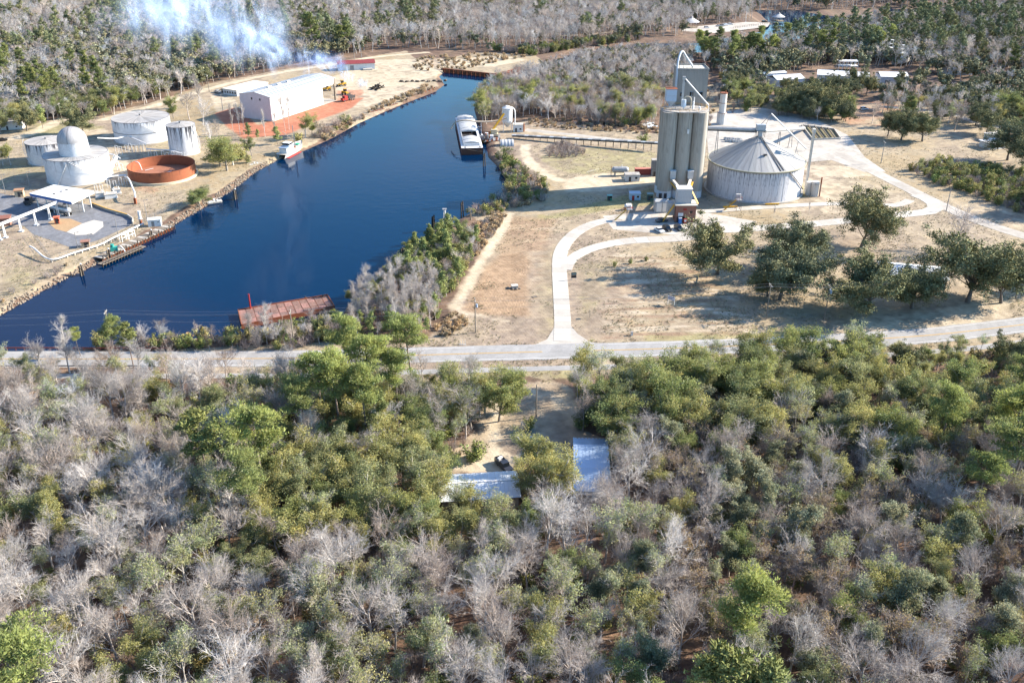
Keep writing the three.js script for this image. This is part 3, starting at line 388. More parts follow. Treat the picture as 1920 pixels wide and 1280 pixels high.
{
  const t = thing('timber_dock', 'long timber dock with pipes along the river bank', 'dock', [0, 0]), a = [-143.94,-299.00], b = [-130.22,-331.95], n = 26, dx = (b[0] - a[0]) / n, dz = (b[1] - a[1]) / n, ty = turnOf(a, b), wx = 2.2 * Math.sin(ty), wz = 2.2 * Math.cos(ty);
  for (let i = 0; i < n; i++) { const p = [a[0] + dx * (i + 0.5) + wx, a[1] + dz * (i + 0.5) + wz]; part(t, 'deck_plank', bx(Math.hypot(dx, dz) * 0.94, 0.18, 4.2, p[0], 0.15 + (i % 3) * 0.02, p[1], ty), i % 3 ? timber : concreteMats[1]); }
  for (let i = 0; i <= n; i++) { const p = [a[0] + dx * i + wx * 1.95, a[1] + dz * i + wz * 1.95]; part(t, 'pile', rod(V(p[0], -3.5, p[1]), V(p[0], 0.5 + (i % 4 === 0 ? 0.8 : 0), p[1]), 0.2, 7), darkTimber); }
  part(t, 'sheet_wall', bar(V(a[0] + wx * 1.7, -0.9, a[1] + wz * 1.7), V(b[0] + wx * 1.7, -0.9, b[1] + wz * 1.7), 0.2, 1.9), rustSteel);
  const l = thing('lower_dock', 'lower timber landing stage in front of the dock', 'dock', [0, 0]), c = [-140.46,-295.96], d = [-132.22,-312.51]; for (let i = 0; i < 14; i++) { const p = mid(c, d, (i + 0.5) / 14); part(l, 'deck_plank', bx(2.1, 0.15, 2.6, p[0] + 0.9, -0.35, p[1] + 2, ty), timber); part(l, 'pile', rod(V(p[0] + 1.4, -3.5, p[1] + 3.2), V(p[0] + 1.4, 0.2, p[1] + 3.2), 0.2, 7), darkTimber); }
  const m = thing('dock_pump', 'teal pump machine with white hoses on the dock', 'pump', [-138.97,-304.76], 0.4, null, 0.35); part(m, 'body', [bx(2.4, 1.4, 1.6), cy(0.6, 1, -0.4, 1.4, 0, 12)], flat(40, 140, 130)); part(m, 'hose', tubeGeo([V(1, 1, 0.4), V(2, 1.8, 0.8), V(3, 0.6, 1.4), V(3.4, -0.2, 2)], 0.18, 6), whitePipe);
  for (const [p, l2] of [[[-138.96,-314.17], 'white loading arm frame on the dock'], [[-137.67,-317.19], 'white valve frame on the upstream side of the dock']]) { const f = thing('pipe_loader', l2, 'pipe frame', p, ty, null, 0.35); part(f, 'post', [bx(0.18, 2.6, 0.18, -1.5, 0, -0.6), bx(0.18, 2.6, 0.18, 1.5, 0, -0.6), bx(0.18, 2.6, 0.18, -1.5, 0, 0.6), bx(0.18, 2.6, 0.18, 1.5, 0, 0.6)], whitePipe); part(f, 'rail', [bx(3.2, 0.15, 0.15, 0, 2.6, -0.6), bx(3.2, 0.15, 0.15, 0, 2.6, 0.6), bx(3.2, 0.15, 0.15, 0, 1.4, 0.6)], whitePipe); part(f, 'arm', rod(V(0, 2.6, 0), V(2.6, 4, 1.2), 0.14), whitePipe); }
  const s = thing('storage_shed', 'small white storage shed on the river edge', 'shed', [-133.72,-331.22], 0.25); part(s, 'wall', bx(4.6, 2.6, 2.8), whiteSteel); part(s, 'roof', bx(4.9, 0.15, 3.1, 0, 2.6, 0), whitePaint); part(s, 'door', bx(1, 2, 0.06, -0.6, 0.1, 1.43), greySteel); part(s, 'wall_vent', bx(0.6, 0.5, 0.06, 1.4, 1.5, 1.43), greySteel);
}
// small huts, lamps and fence of the terminal
function hut(name, label, p, turn, w, d, h, wall, roof, over = 0.3) { const t = thing(name, label, 'hut', p, turn); part(t, 'wall', bx(w, h, d), wall); part(t, 'roof', bx(w + over * 2, 0.18, d + over * 2, 0, h, 0), roof); part(t, 'door', bx(0.9, 2, 0.05, 0, 0.02, d / 2 + 0.03), darkSteel); part(t, 'window', bx(0.8, 0.7, 0.05, w * 0.32, 1.2, d / 2 + 0.03), glassDark); return t; }
hut('control_booth', 'orange red booth on the lot island', [-171.32,-333.41], 0.3, 1.6, 1.5, 2.5, flat(186, 84, 58), flat(196, 100, 70)); hut('brick_hut', 'red brick hut at the foot of the pipe bridge', [-190.94,-332.31], 0.3, 5, 4, 2.8, clayBrick, brickRed); hut('tan_hut', 'tan hut beside the loading lot entrance', [-200.90,-366.29], 0.3, 3.2, 3, 2.6, mottled([178,150,120],[196,170,140],2), mottled([150,110,80],[170,130,100],2)); hut('tan_hut', 'small tan hut next to the dock pipeline', [-150.82,-309.57], 0.3, 2.6, 2.2, 2, mottled([178,150,120],[196,170,140],2), clayBrick);
function lampPost(p, h, label) { const t = thing('lamp_post', label, 'lamp post', p, 0, 'lamp posts'); part(t, 'pole', cy(0.12, h, 0, 0, 0, 7, 0.08), greySteel); part(t, 'arm', rod(V(0, h - 0.1, 0), V(1.1, h + 0.1, 0), 0.05, 5), greySteel); part(t, 'lamp_head', bx(0.7, 0.16, 0.35, 1.2, h, 0), greySteel); }
for (const [p, h, l] of [[[-201.39,-376.23], 7, 'grey lamp post by the fence behind the canopy'], [[-208.46,-369.55], 8, 'grey lamp post at the lot entrance'], [[-143.97,-321.29], 8, 'grey lamp post at the river side of the lot'], [[-138.78,-337.13], 8, 'grey lamp post between rusty tank and shed'], [[-152.97,-307.63], 6, 'grey lamp post at the lot corner near the tan hut'], [[-147.63,-306.03], 6, 'grey lamp post over the dock pipeline']]) lampPost(p, h, l);
function fence(label, pts, h) { const t = thing('chain_link_fence', label, 'fence', [0, 0]); for (let i = 1; i < pts.length; i++) { const L = Math.hypot(pts[i][0] - pts[i - 1][0], pts[i][1] - pts[i - 1][1]), n = Math.max(1, Math.round(L / 3)); for (let k = 0; k < n; k++) { const a = mid(pts[i - 1], pts[i], k / n); part(t, 'post', cy(0.05, h, a[0], 0, a[1], 5), greySteel); } for (const y of [0.15, h * 0.5, h]) part(t, 'rail', bar(P3(pts[i - 1], y), P3(pts[i], y), 0.04), greySteel); } }
fence('chain link fence behind the loading canopy', [[-213.38,-387.83],[-202.51,-378.96],[-194.79,-375.78]], 2.2); fence('chain link fence on the slope of the river bank', [[-174.90,-320.95],[-156.60,-295.21],[-145.68,-309.24],[-138.24,-333.41],[-131.13,-356.79]], 2); fence('chain link fence below the rusty tank', [[-138.25,-335.26],[-136.39,-342.83],[-130.79,-357.83]], 2);
{ // rocks along the bank
  const r = rng(61), g = new THREE.IcosahedronGeometry(0.42, 0), M = new THREE.Matrix4(), q = new THREE.Quaternion(), e = new THREE.Euler(), list = [], rim = [[-157.48,-251.28],[-151.39,-269.23],[-143.53,-291.23],[-142.02,-296.48],[-128.77,-330.35],[-126.52,-342.91],[-119.92,-367.11],[-115.04,-399.96],[-109.23,-420.97]];
  for (let i = 1; i < rim.length; i++) { if (i === 4) continue; const n = Math.round(Math.hypot(rim[i][0] - rim[i - 1][0], rim[i][1] - rim[i - 1][1]) * 7); for (let k = 0; k < n; k++) { const p = mid(rim[i - 1], rim[i], r()); list.push([p[0] + (r() - 0.6) * 3, p[1] + (r() - 0.6) * 3]); } }
  const im = shade(new THREE.InstancedMesh(g, mottled([118,104,90],[150,136,120],1), list.length)); im.name = 'bank_rocks'; tag(im, 'pale broken rocks strewn along the river bank', 'rocks', null, 'stuff');
  list.forEach(([x, z], i) => { q.setFromEuler(e.set(r() * 6, r() * 6, r() * 6)); const s = 0.35 + r() * 0.9; M.compose(V(x, groundHeight(x, z) + 0.1, z), q, V(s, s * 0.7, s)); im.setMatrixAt(i, M); }); scene.add(im);
}
// ---------- warehouse ----------
{
  const A = [-126.3, -491], t = thing('warehouse', 'large white metal warehouse with rows of roof skylights on red clay', 'warehouse', A, THREE.MathUtils.degToRad(63.2));
  // local x runs along the river wall, local -z goes back across the gable
  const L = 56, W = 20.5, h = 12.4, rise = 1.8, Lw = 44, wall = mottled([206,200,200],[216,212,210],9,0.7), gable = mottled([196,184,190],[208,198,202],9,0.75), metal = mottled([158,164,172],[178,182,188],12,0.5,{metal:.15});
  for (let i = 0; i < 22; i++) part(t, 'wall_panel', bx(Lw / 22 - 0.03, h, 0.16, (i + 0.5) * Lw / 22, 0, i % 2 ? 0 : -0.05), wall);
  for (let i = 0; i < 26; i++) part(t, 'wall_panel', bx(L / 26 - 0.03, h, 0.16, (i + 0.5) * L / 26, 0, -W + (i % 2 ? 0 : 0.05)), wall);
  const gs = new THREE.Shape([[0, 0], [W, 0], [W, h], [W / 2, h + rise], [0, h]].map(([x, y]) => new THREE.Vector2(x, y))), gg = () => boxUV(clean(new THREE.ExtrudeGeometry(gs, { depth: 0.2, bevelEnabled: false }))).rotateY(Math.PI / 2);
  const gw = part(t, 'gable_wall', gg().translate(-0.2, 0, -0.1), gable); for (const z of [-W * 0.33, -W * 0.6]) part(gw, 'window', bx(0.08, 1.1, 0.9, -0.26, h - 2.2, z), glassDark);
  part(t, 'wall_header', bx(L - Lw, 3, 0.2, (L + Lw) / 2, h - 3, 0), wall); part(t, 'gable_header', bx(0.2, 2.6, W, L, h - 2.6, -W / 2), wall);
  for (const [x, z] of [[L, -0.2], [L, -W * 0.5], [L, -W + 0.2]]) part(t, 'column', [bx(0.9, h, 0.8, x - 0.5, 0, z), bx(1.6, 2, 0.9, x - 0.8, h - 4, z)], timber);
  part(t, 'inner_wall', bx(0.2, h - 1, W - 1, Lw, 0, -W / 2), greySteel); part(t, 'floor_slab', bx(L + 1, 0.15, W + 1, L / 2, 0, -W / 2), concreteMats[1]);
  const sl = Math.hypot(W / 2 + 0.5, rise), an = Math.atan2(rise, W / 2);
  for (const s of [1, -1]) {
    const roof = part(t, 'roof_slope', bx(L + 0.8, 0.2, sl, 0, 0, 0).rotateX(s * an).translate(L / 2, h + rise / 2 + 0.02, -W / 2 + s * (W / 4 + 0.2)), metal);
    for (let k = 0; k < 2; k++) for (let i = 0; i < 19; i++) { const f = k ? 0.28 : 0.66; part(roof, 'skylight', bx(0.55, 0.06, 2.1, 0, 0, 0).rotateX(s * an).translate(3 + i * 2.75, h + rise * (1 - f) + 0.22, -W / 2 + s * (W / 2) * f), flat(96, 106, 120, 0.3)); }
  }
  part(t, 'ridge_cap', bx(L + 0.8, 0.12, 0.6, L / 2, h + rise + 0.18, -W / 2), greySteel); for (const x of [12, 20, 28]) part(t, 'ridge_vent', bx(2.6, 0.9, 1.2, x, h + rise + 0.1, -W / 2), whiteSteel);
  part(t, 'downpipe', bx(0.25, h, 0.2, Lw - 1, 0, 0.2), greySteel);
  const lo = thing('low_shed', 'long low white shed behind the warehouse', 'shed', [-158.48,-555.21], THREE.MathUtils.degToRad(60)); part(lo, 'wall', bx(26, 3.4, 11, 8, 0, -5), whiteSteel); part(lo, 'roof', bx(26.6, 0.25, 11.6, 8, 3.4, -5), mottled([200,192,176],[212,206,192],8)); for (let i = 0; i < 5; i++) part(lo, 'window', bx(0.05, 1.1, 1, -5.03, 1.2, -9 + i * 2), glassDark);
  const rr = thing('red_roof_shed', 'grey shed with a dark red roof by the far track', 'shed', [-103.55,-634.19], THREE.MathUtils.degToRad(14)); part(rr, 'wall', bx(24, 4, 8), whiteSteel); for (const s of [1, -1]) part(rr, 'roof_slope', bx(25, 0.2, 5, 0, 0, 0).rotateX(s * 0.35).translate(0, 4.8, s * 2.2), mottled([116,40,44],[138,56,58],4,0.7)); part(rr, 'loading_step', bx(6, 0.9, 3, 7, 0, 5.4), concreteMats[2]); part(rr, 'door', bx(2.4, 3, 0.06, -3, 0, 4.04), greySteel);
}
// machines and burning heap
{
  const dt = thing('dump_truck', 'red dump truck with black bed beside the warehouse', 'dump truck', [-93.43,-540.49], THREE.MathUtils.degToRad(48)); part(dt, 'cab', [bx(2.2, 2.3, 2.4, -3, 0.8, 0), bx(1.5, 1.2, 2.2, -4.7, 0.8, 0)], redPaint); part(dt, 'bed', [bx(4.8, 0.2, 2.5, 1, 1.3, 0), bx(4.8, 1.4, 0.12, 1, 1.4, 1.2), bx(4.8, 1.4, 0.12, 1, 1.4, -1.2), bx(0.12, 1.7, 2.5, -1.4, 1.4, 0)], darkSteel); part(dt, 'windscreen', bx(0.06, 0.8, 2, -4.13, 2.1, 0), glassDark); for (const [x, z] of [[-4.2, 1], [-4.2, -1], [1, 1.1], [1, -1.1], [2.4, 1.1], [2.4, -1.1]]) wheelPart(dt, 0.52, 0.32, x, z);
  const ld = (p, turn, label) => { const t = thing('wheel_loader', label, 'loader', p, turn); part(t, 'body', [bx(2.6, 1.2, 1.8, 1.2, 0.9, 0), bx(2, 0.8, 1.5, -0.9, 0.9, 0)], yellowSteel); part(t, 'cab', bx(1.4, 1.5, 1.5, 0.2, 2, 0), glassDark); part(t, 'cab_roof', bx(1.6, 0.12, 1.7, 0.2, 3.5, 0), yellowSteel); part(t, 'boom', [bar(V(-1, 1.8, 0.5), V(-3.2, 1, 0.5), 0.25), bar(V(-1, 1.8, -0.5), V(-3.2, 1, -0.5), 0.25)], yellowSteel); part(t, 'bucket', [bx(0.15, 1, 2.6, -3.2, 0.3, 0), bx(1, 0.12, 2.6, -3.7, 0.25, 0)], darkSteel); for (const [x, z] of [[1.6, 1.1], [1.6, -1.1], [-1.3, 1.1], [-1.3, -1.1]]) wheelPart(t, 0.72, 0.5, x, z); };
  ld([-98.07,-555.21], 2.4, 'yellow wheel loader behind the red dump truck'); ld([-103.96,-579.46], 0.6, 'yellow loader wrapped in smoke on the sand'); ld([-110.99,-566.17], 0.4, 'yellow loader parked inside the open warehouse bay');
  const r = rng(71), hp = thing('debris_heap', 'dark smouldering heap of timber debris', 'debris heap', [-81.37,-571.80]); for (let i = 0; i < 46; i++) { const a = r() * 6.28, d = r() * 4.2, y = (1 - d / 5) * 3 * r(); part(hp, 'log', rod(V(Math.cos(a) * d, y, Math.sin(a) * d), V(Math.cos(a) * d + (r() - 0.5) * 5, y + (r() - 0.3) * 2, Math.sin(a) * d + (r() - 0.5) * 4), 0.16 + 0.2 * r(), 5), i % 3 ? darkTimber : flat(40, 34, 32, 0.95)); }
  for (let k = 0; k < 9; k++) { const t = thing('rubble_pile', 'low pile of dark rubble on the sandy shore', 'rubble', [[-69.06,-592.52][0] + k * 3.4, [-69.06,-592.52][1] - 0.3 * k + (k % 2) * 1.4], k, 'rubble piles on the shore'); part(t, 'stone', new THREE.IcosahedronGeometry(1.1, 1).scale(1.3, 0.6, 1).translate(0, 0.35, 0), darkTimber); part(t, 'stone', new THREE.IcosahedronGeometry(0.7, 0).translate(1.1, 0.35, 0.6), timber); }
  // parked pickups by the low shed, drawn later with the cars
}
// sheet pile point
{
  const t = thing('sheet_pile_wall', 'rusty red sheet pile wall round the sandy point', 'sheet pile wall', [0, 0]), pts = [[-45.63,-628.30],[-27.72,-619.43],[-11.97,-610.79],[-2.77,-619.43],[7.09,-635.57]];
  for (let i = 1; i < pts.length; i++) { const L = Math.hypot(pts[i][0] - pts[i - 1][0], pts[i][1] - pts[i - 1][1]), n = Math.round(L / 1.6); for (let k = 0; k < n; k++) { const a = mid(pts[i - 1], pts[i], k / n), b = mid(pts[i - 1], pts[i], (k + 0.92) / n), o = k % 2 ? 0.35 : 0; part(t, 'sheet_pile', bar(V(a[0], -0.4, a[1] + o), V(b[0], -0.4, b[1] + o), 0.2, 3.6), rustSteel); } part(t, 'waling', bar(P3(pts[i - 1], 1.45), P3(pts[i], 1.45), 0.9, 0.2), rustSteel); }
  const jetty = (p, q, label, y) => { const j = thing('old_jetty', label, 'jetty', [0, 0]), n = 8, ty = turnOf(p, q), L = Math.hypot(q[0] - p[0], q[1] - p[1]); for (let i = 0; i < n; i++) { const c = mid(p, q, (i + 0.5) / n); part(j, 'plank', bx(L / n * 0.92, 0.2, 3, c[0], y, c[1], ty), i % 2 ? rustSteel : timber); } for (let i = 0; i <= 3; i++) { const c = mid(p, q, i / 3); part(j, 'pile', rod(V(c[0], -3, c[1] + 1.2), V(c[0], y + 0.8, c[1] + 1.2), 0.2, 6), darkTimber); } };
  jetty([-78.32,-511.20], [-71.91,-521.28], 'old rusty jetty beside the sandy bank', -0.2); jetty([-69.71,-527.76], [-65.95,-534.39], 'short broken jetty along the upstream shore', -0.3); jetty([-53.82,-560.64], [-46.92,-574.46], 'pale low wharf at the sandy point', 0);
}


// ---------- boats and barges ----------
function hullGeo(L, W, D, sheer = 0.5, full = 0.6) { // open loft from stern (-x) to bow (+x)
  const n = 14, m = 9, P = [], I = [];
  for (let i = 0; i <= n; i++) { const u = i / n, b = W / 2 * (u < full ? lerp(0.86, 1, u / full) : Math.cos(((u - full) / (1 - full)) * Math.PI / 2) ** 0.75 + 0.001), top = sheer * (u * u), keel = u > 0.75 ? (u - 0.75) * 2.2 * D : 0; for (let j = 0; j <= m; j++) { const v = j / m * 2 - 1, s = Math.sign(v) * Math.pow(Math.abs(v), 0.7), y = Math.abs(v) < 1 ? lerp(-D * 0.5 + keel, D * 0.5 + top, Math.pow(Math.abs(v), 2.2)) : D * 0.5 + top; P.push((u - 0.5) * L + (1 - 0) * 0, y, s * b * lerp(0.75, 1, Math.abs(v))); } }
  for (let i = 0; i < n; i++) for (let j = 0; j < m; j++) { const q = i * (m + 1) + j; I.push(q, q + 1, q + m + 1, q + 1, q + m + 2, q + m + 1); }
  const g = new THREE.BufferGeometry(); g.setAttribute('position', new THREE.Float32BufferAttribute(P, 3)); g.setIndex(I); g.computeVertexNormals();
  const deck = [], di = []; for (let i = 0; i <= n; i++) for (const j of [0, m]) { const q = (i * (m + 1) + j) * 3; deck.push(P[q], P[q + 1] - 0.15, P[q + 2] * 0.97); } for (let i = 0; i < n; i++) { const q = i * 2; di.push(q, q + 1, q + 2, q + 1, q + 3, q + 2); }
  const d = new THREE.BufferGeometry(); d.setAttribute('position', new THREE.Float32BufferAttribute(deck, 3)); d.setIndex(di); d.computeVertexNormals(); return [g, d];
}
const hullWhite = flat(214, 214, 214, 0.45), deckTan = flat(178, 172, 162, 0.8);
{
  const a = [-109.20,-424.29], b = [-101.73,-447.94], t = thing('fishing_boat', 'white fishing boat with masts moored at the bank below the warehouse', 'boat', [mid(a, b)[0] + 1.4, mid(a, b)[1] + 2.6], turnOf(a, b), null, WATER + 0.9), [h, d] = hullGeo(15, 4.6, 2.2, 1.3); t.scale.setScalar(1.3);
  part(t, 'hull', h, hullWhite); part(t, 'deck', d, deckTan); part(t, 'waterline_stripe', bx(9, 0.18, 4.52, -1.5, -0.75, 0), redPaint);
  const c = part(t, 'wheelhouse', [bx(5, 2, 3, -3.4, 0.8, 0), bx(2.4, 1.4, 2.6, -2.6, 2.8, 0)], hullWhite); part(c, 'wheelhouse_window', bx(2.5, 0.6, 2.7, -2.6, 3.4, 0), glassDark); part(c, 'wheelhouse_roof', bx(5.6, 0.14, 3.4, -3.4, 2.85, 0), flat(120, 140, 165));
  part(t, 'mast', rod(V(2.4, 0.8, 0), V(2.2, 9, 0), 0.14, 6), greySteel); part(t, 'boom', [rod(V(2.4, 3, 0), V(-1, 7.5, 2.4), 0.08, 5), rod(V(2.4, 3, 0), V(-1, 7.5, -2.4), 0.08, 5)], greySteel); part(t, 'rigging_frame', [rod(V(0, 0.8, 1.8), V(0.4, 6.5, 1.4), 0.07, 5), rod(V(0, 0.8, -1.8), V(0.4, 6.5, -1.4), 0.07, 5), rod(V(0.4, 6.5, 1.4), V(0.4, 6.5, -1.4), 0.07, 5)], greySteel); part(t, 'tarpaulin', bx(1.8, 0.9, 1.6, 4.2, 1, 0), flat(50, 150, 120)); part(t, 'winch', [new THREE.CylinderGeometry(0.5, 0.5, 1.6, 12).rotateX(Math.PI / 2).translate(1.2, 1.4, 0)], rustSteel);
}
function pontoon(p, turn, label) { const t = thing('pontoon_boat', label, 'boat', p, turn, null, WATER + 0.3); for (const z of [-1, 1]) part(t, 'float', new THREE.CapsuleGeometry(0.35, 5.2, 4, 10).rotateZ(Math.PI / 2).translate(0, 0, z), greySteel); part(t, 'deck', bx(6.2, 0.12, 2.6, 0, 0.34, 0), deckTan); part(t, 'rail', [bx(5.8, 0.06, 0.06, 0, 1.2, 1.25), bx(5.8, 0.06, 0.06, 0, 1.2, -1.25), ...[-2.8, 0, 2.8].flatMap((x) => [bx(0.05, 0.8, 0.05, x, 0.45, 1.25), bx(0.05, 0.8, 0.05, x, 0.45, -1.25)])], whitePipe); part(t, 'seat', [bx(1.6, 0.5, 0.6, -1.6, 0.46, 0.8), bx(0.6, 0.5, 1.4, 1.4, 0.46, 0)], hullWhite); part(t, 'console', bx(0.6, 0.9, 0.7, 0.2, 0.46, -0.6), hullWhite); }
pontoon([-116.71,-412.85], 0.6, 'small white pontoon boat beside the round green tree'); pontoon([-120.20,-360.78], 0.5, 'small pontoon boat moored below the round bush');
{ const t = thing('work_skiff', 'dark skiff at the bow of the fishing boat', 'boat', [-112.96,-425.84], 0.7, null, WATER + 0.4), [h, d] = hullGeo(5, 1.9, 1, 0.3); part(t, 'hull', h, darkSteel); part(t, 'deck', d, greySteel); part(t, 'outboard_motor', bx(0.4, 0.9, 0.4, -2.5, 0.4, 0), rubber); }
{ // hopper barge under the loader
  const bl = [-30.08,-493.27], br = [-20.33,-494.45], fr = [-13.79,-432.22], fl = [-23.57,-431.06], t = thing('hopper_barge', 'covered hopper barge with rust brown bow moored at the loading dock', 'barge', mid(mid(bl, br), mid(fl, fr)), turnOf(mid(fl, fr), mid(bl, br)), null, WATER), L = Math.hypot(mid(bl, br)[0] - mid(fl, fr)[0], mid(bl, br)[1] - mid(fl, fr)[1]), W = 10.2, dk = 3.1;
  const hullPaint = streaked([104, 66, 52], [52, 40, 38], 12, 4, 0.5, 14, 0.9);
  part(t, 'hull', prism([[-L / 2, -W / 2], [L / 2 - 3, -W / 2], [L / 2, -W / 2 + 0.6], [L / 2, W / 2 - 0.6], [L / 2 - 3, W / 2], [-L / 2, W / 2]], -1.6, dk), hullPaint);
  for (const s of [-1, 1]) { part(t, 'side_deck', bx(L - 3, 0.08, 1.1, -1, dk + 0.01, s * (W / 2 - 0.6)), whiteSteel); part(t, 'coaming', bx(L - 8, 1.3, 0.2, 0, dk, s * (W / 2 - 1.3)), whiteSteel); }
  part(t, 'bow_deck', bx(3.4, 0.1, W - 0.6, -L / 2 + 1.8, dk + 0.01, 0), whiteSteel); part(t, 'stern_deck', bx(3, 0.1, W - 1.5, L / 2 - 2.6, dk + 0.01, 0), whiteSteel); for (const x of [-L / 2 + 4.1, L / 2 - 4.1]) part(t, 'coaming', bx(0.2, 1.3, W - 2.6, x, dk, 0), whiteSteel);
  const cov = mottled([150, 154, 158], [184, 186, 188], 5, 0.9), n = 10, cl = (L - 9) / n;
  for (let i = 0; i < n; i++) { if (i === 2 || i === 3) continue; const sh = new THREE.Shape(); sh.moveTo(-(W / 2 - 1.1), 0); sh.quadraticCurveTo(0, 1.5, W / 2 - 1.1, 0); sh.lineTo(-(W / 2 - 1.1), 0); part(t, 'hatch_cover', boxUV(clean(new THREE.ExtrudeGeometry(sh, { depth: cl * 0.96, bevelEnabled: false, curveSegments: 10 }))).rotateY(Math.PI / 2).translate(-(L - 9) / 2 + i * cl, dk + 1.3 + (i % 2) * 0.12, 0), cov); }
  const x0 = -(L - 9) / 2 + 2 * cl; part(t, 'hold_floor', bx(cl * 2, 0.1, W - 3, x0 + cl, dk + 0.15, 0), flat(30, 28, 30, 0.95)); part(t, 'cargo_heap', new THREE.ConeGeometry(3.2, 1.4, 16).scale(1.3, 1, 1).translate(x0 + cl, dk + 0.9, 0), flat(58, 54, 52, 1));
  for (const [x, z] of [[-L / 2 + 1, 3.5], [-L / 2 + 1, -3.5], [L / 2 - 2, 3.3], [L / 2 - 2, -3.3]]) part(t, 'bollard', [cy(0.2, 0.6, x, dk, z, 8), cy(0.2, 0.6, x, dk, z + 0.6, 8)], darkSteel);
  part(t, 'mooring_rope', tubeGeo([V(-L / 2 + 1, dk + 0.5, -3.5), V(-L / 2 - 0.2, dk - 0.4, -2), V(-L / 2 - 0.3, dk - 1.2, 1), V(-L / 2 - 0.2, dk - 1.6, 4.6)], 0.07, 5), timber);
}
{ // rusty deck barge by the near bank
  const c = [[-83.22,-256.23],[-57.84,-267.45],[-54.11,-258.83],[-79.41,-245.76]], o = mid(c[0], c[2]), t = thing('rusty_barge', 'rust red deck barge lying against the near bank', 'barge', [0, 0]), rm = mottled([104, 76, 68], [146, 112, 100], 4, 0.95, { contrast: 2.4 }), rm2 = mottled([128, 86, 76], [172, 128, 116], 3, 0.95, { contrast: 2.4 }), dk = 0.0;
  part(t, 'hull', prism(c, -2.4, dk), rustSteel); const n = 12, m = 3; for (let i = 0; i < n; i++) for (let j = 0; j < m; j++) { const at = (u, v) => mid(mid(c[0], c[1], u), mid(c[3], c[2], u), v), e = 0.004; part(t, 'deck_plate', prism([at(i / n + e, j / m + e), at((i + 1) / n - e, j / m + e), at((i + 1) / n - e, (j + 1) / m - e), at(i / n + e, (j + 1) / m - e)], dk + 0.004, dk + 0.06 + ((i * 7 + j * 3) % 4) * 0.015), (i * 5 + j * 2) % 3 ? rm : rm2); }
  for (let i = 0; i < 4; i++) part(t, 'gunwale', bar(P3(mid(c[i], o, 0.01), dk + 0.22), P3(mid(c[(i + 1) % 4], o, 0.01), dk + 0.22), 0.2, 0.35), rustSteel); const p = [-79.54,-257.27], q = [-64.38,-265.03]; part(t, 'spud_post', rod(P3(p, -2), P3(p, 5), 0.25, 8), redPaint); part(t, 'bollard', [cy(0.25, 0.7, q[0], dk, q[1], 8), bx(1.2, 0.3, 0.6, q[0] + 0.8, dk + 0.06, q[1])], darkSteel); const s = [-59.10,-266.89]; part(t, 'bollard', [cy(0.25, 0.7, s[0], dk, s[1] + 0.6, 8)], darkSteel);
}
// piles and the old ferry frame on the east bank
pileCluster([-37.46,-296.00], 6, 3, 'dark piling cluster off the near bank brush', false); pileCluster([-29.31,-329.33], 6, 4, 'dark piling cluster carrying the old walkway', false); pileCluster([-19.37,-343.81], 6.5, 3, 'dark piling cluster beside the fan palms', false); pileCluster([-12.69,-412.85], 6, 3, 'dark piling cluster at the bow of the hopper barge', false);
{
  const t = thing('dock_tower', 'white lattice tower at the end of the old walkway', 'tower', [-24.99,-329.95], 0, null, WATER); const h = 8; for (const [x, z] of [[-0.9, -0.7], [0.9, -0.7], [-0.9, 0.7], [0.9, 0.7]]) part(t, 'leg', rod(V(x, -2, z), V(x * 0.3, h, z * 0.3), 0.11, 5), whitePipe); for (let i = 0; i < 6; i++) { const k = lerp(0.9, 0.35, i / 5), k2 = lerp(0.9, 0.35, (i + 1) / 6), y = i * h / 6, y2 = (i + 1) * h / 6; part(t, 'brace', [rod(V(-k, y, 0.6), V(k2, y2, 0.6), 0.06, 4), rod(V(k, y, 0.6), V(-k2, y2, 0.6), 0.06, 4), rod(V(-k, y, 0.6), V(k, y, 0.6), 0.06, 4)], whitePipe); } part(t, 'platform', bx(1.6, 0.15, 1.6, 0, h, 0), greySteel);
  const w = thing('old_walkway', 'broken grey timber walkway reaching out from the bank', 'walkway', [0, 0]), a = [-29.37,-332.31], b = [-20.57,-329.95]; for (let i = 0; i < 9; i++) { const c = mid(a, b, (i + 0.5) / 9); part(w, 'plank', bx(1.2, 0.14, 1.4, c[0], 0.2, c[1], turnOf(a, b)), timber); } for (let i = 0; i < 4; i++) { const c = mid(a, b, i / 3); part(w, 'pile', rod(V(c[0], -3.4, c[1]), V(c[0], 0.9, c[1]), 0.18, 6), darkTimber); } part(w, 'rail', bar(P3(a, 1), P3(b, 1), 0.1), timber);
}


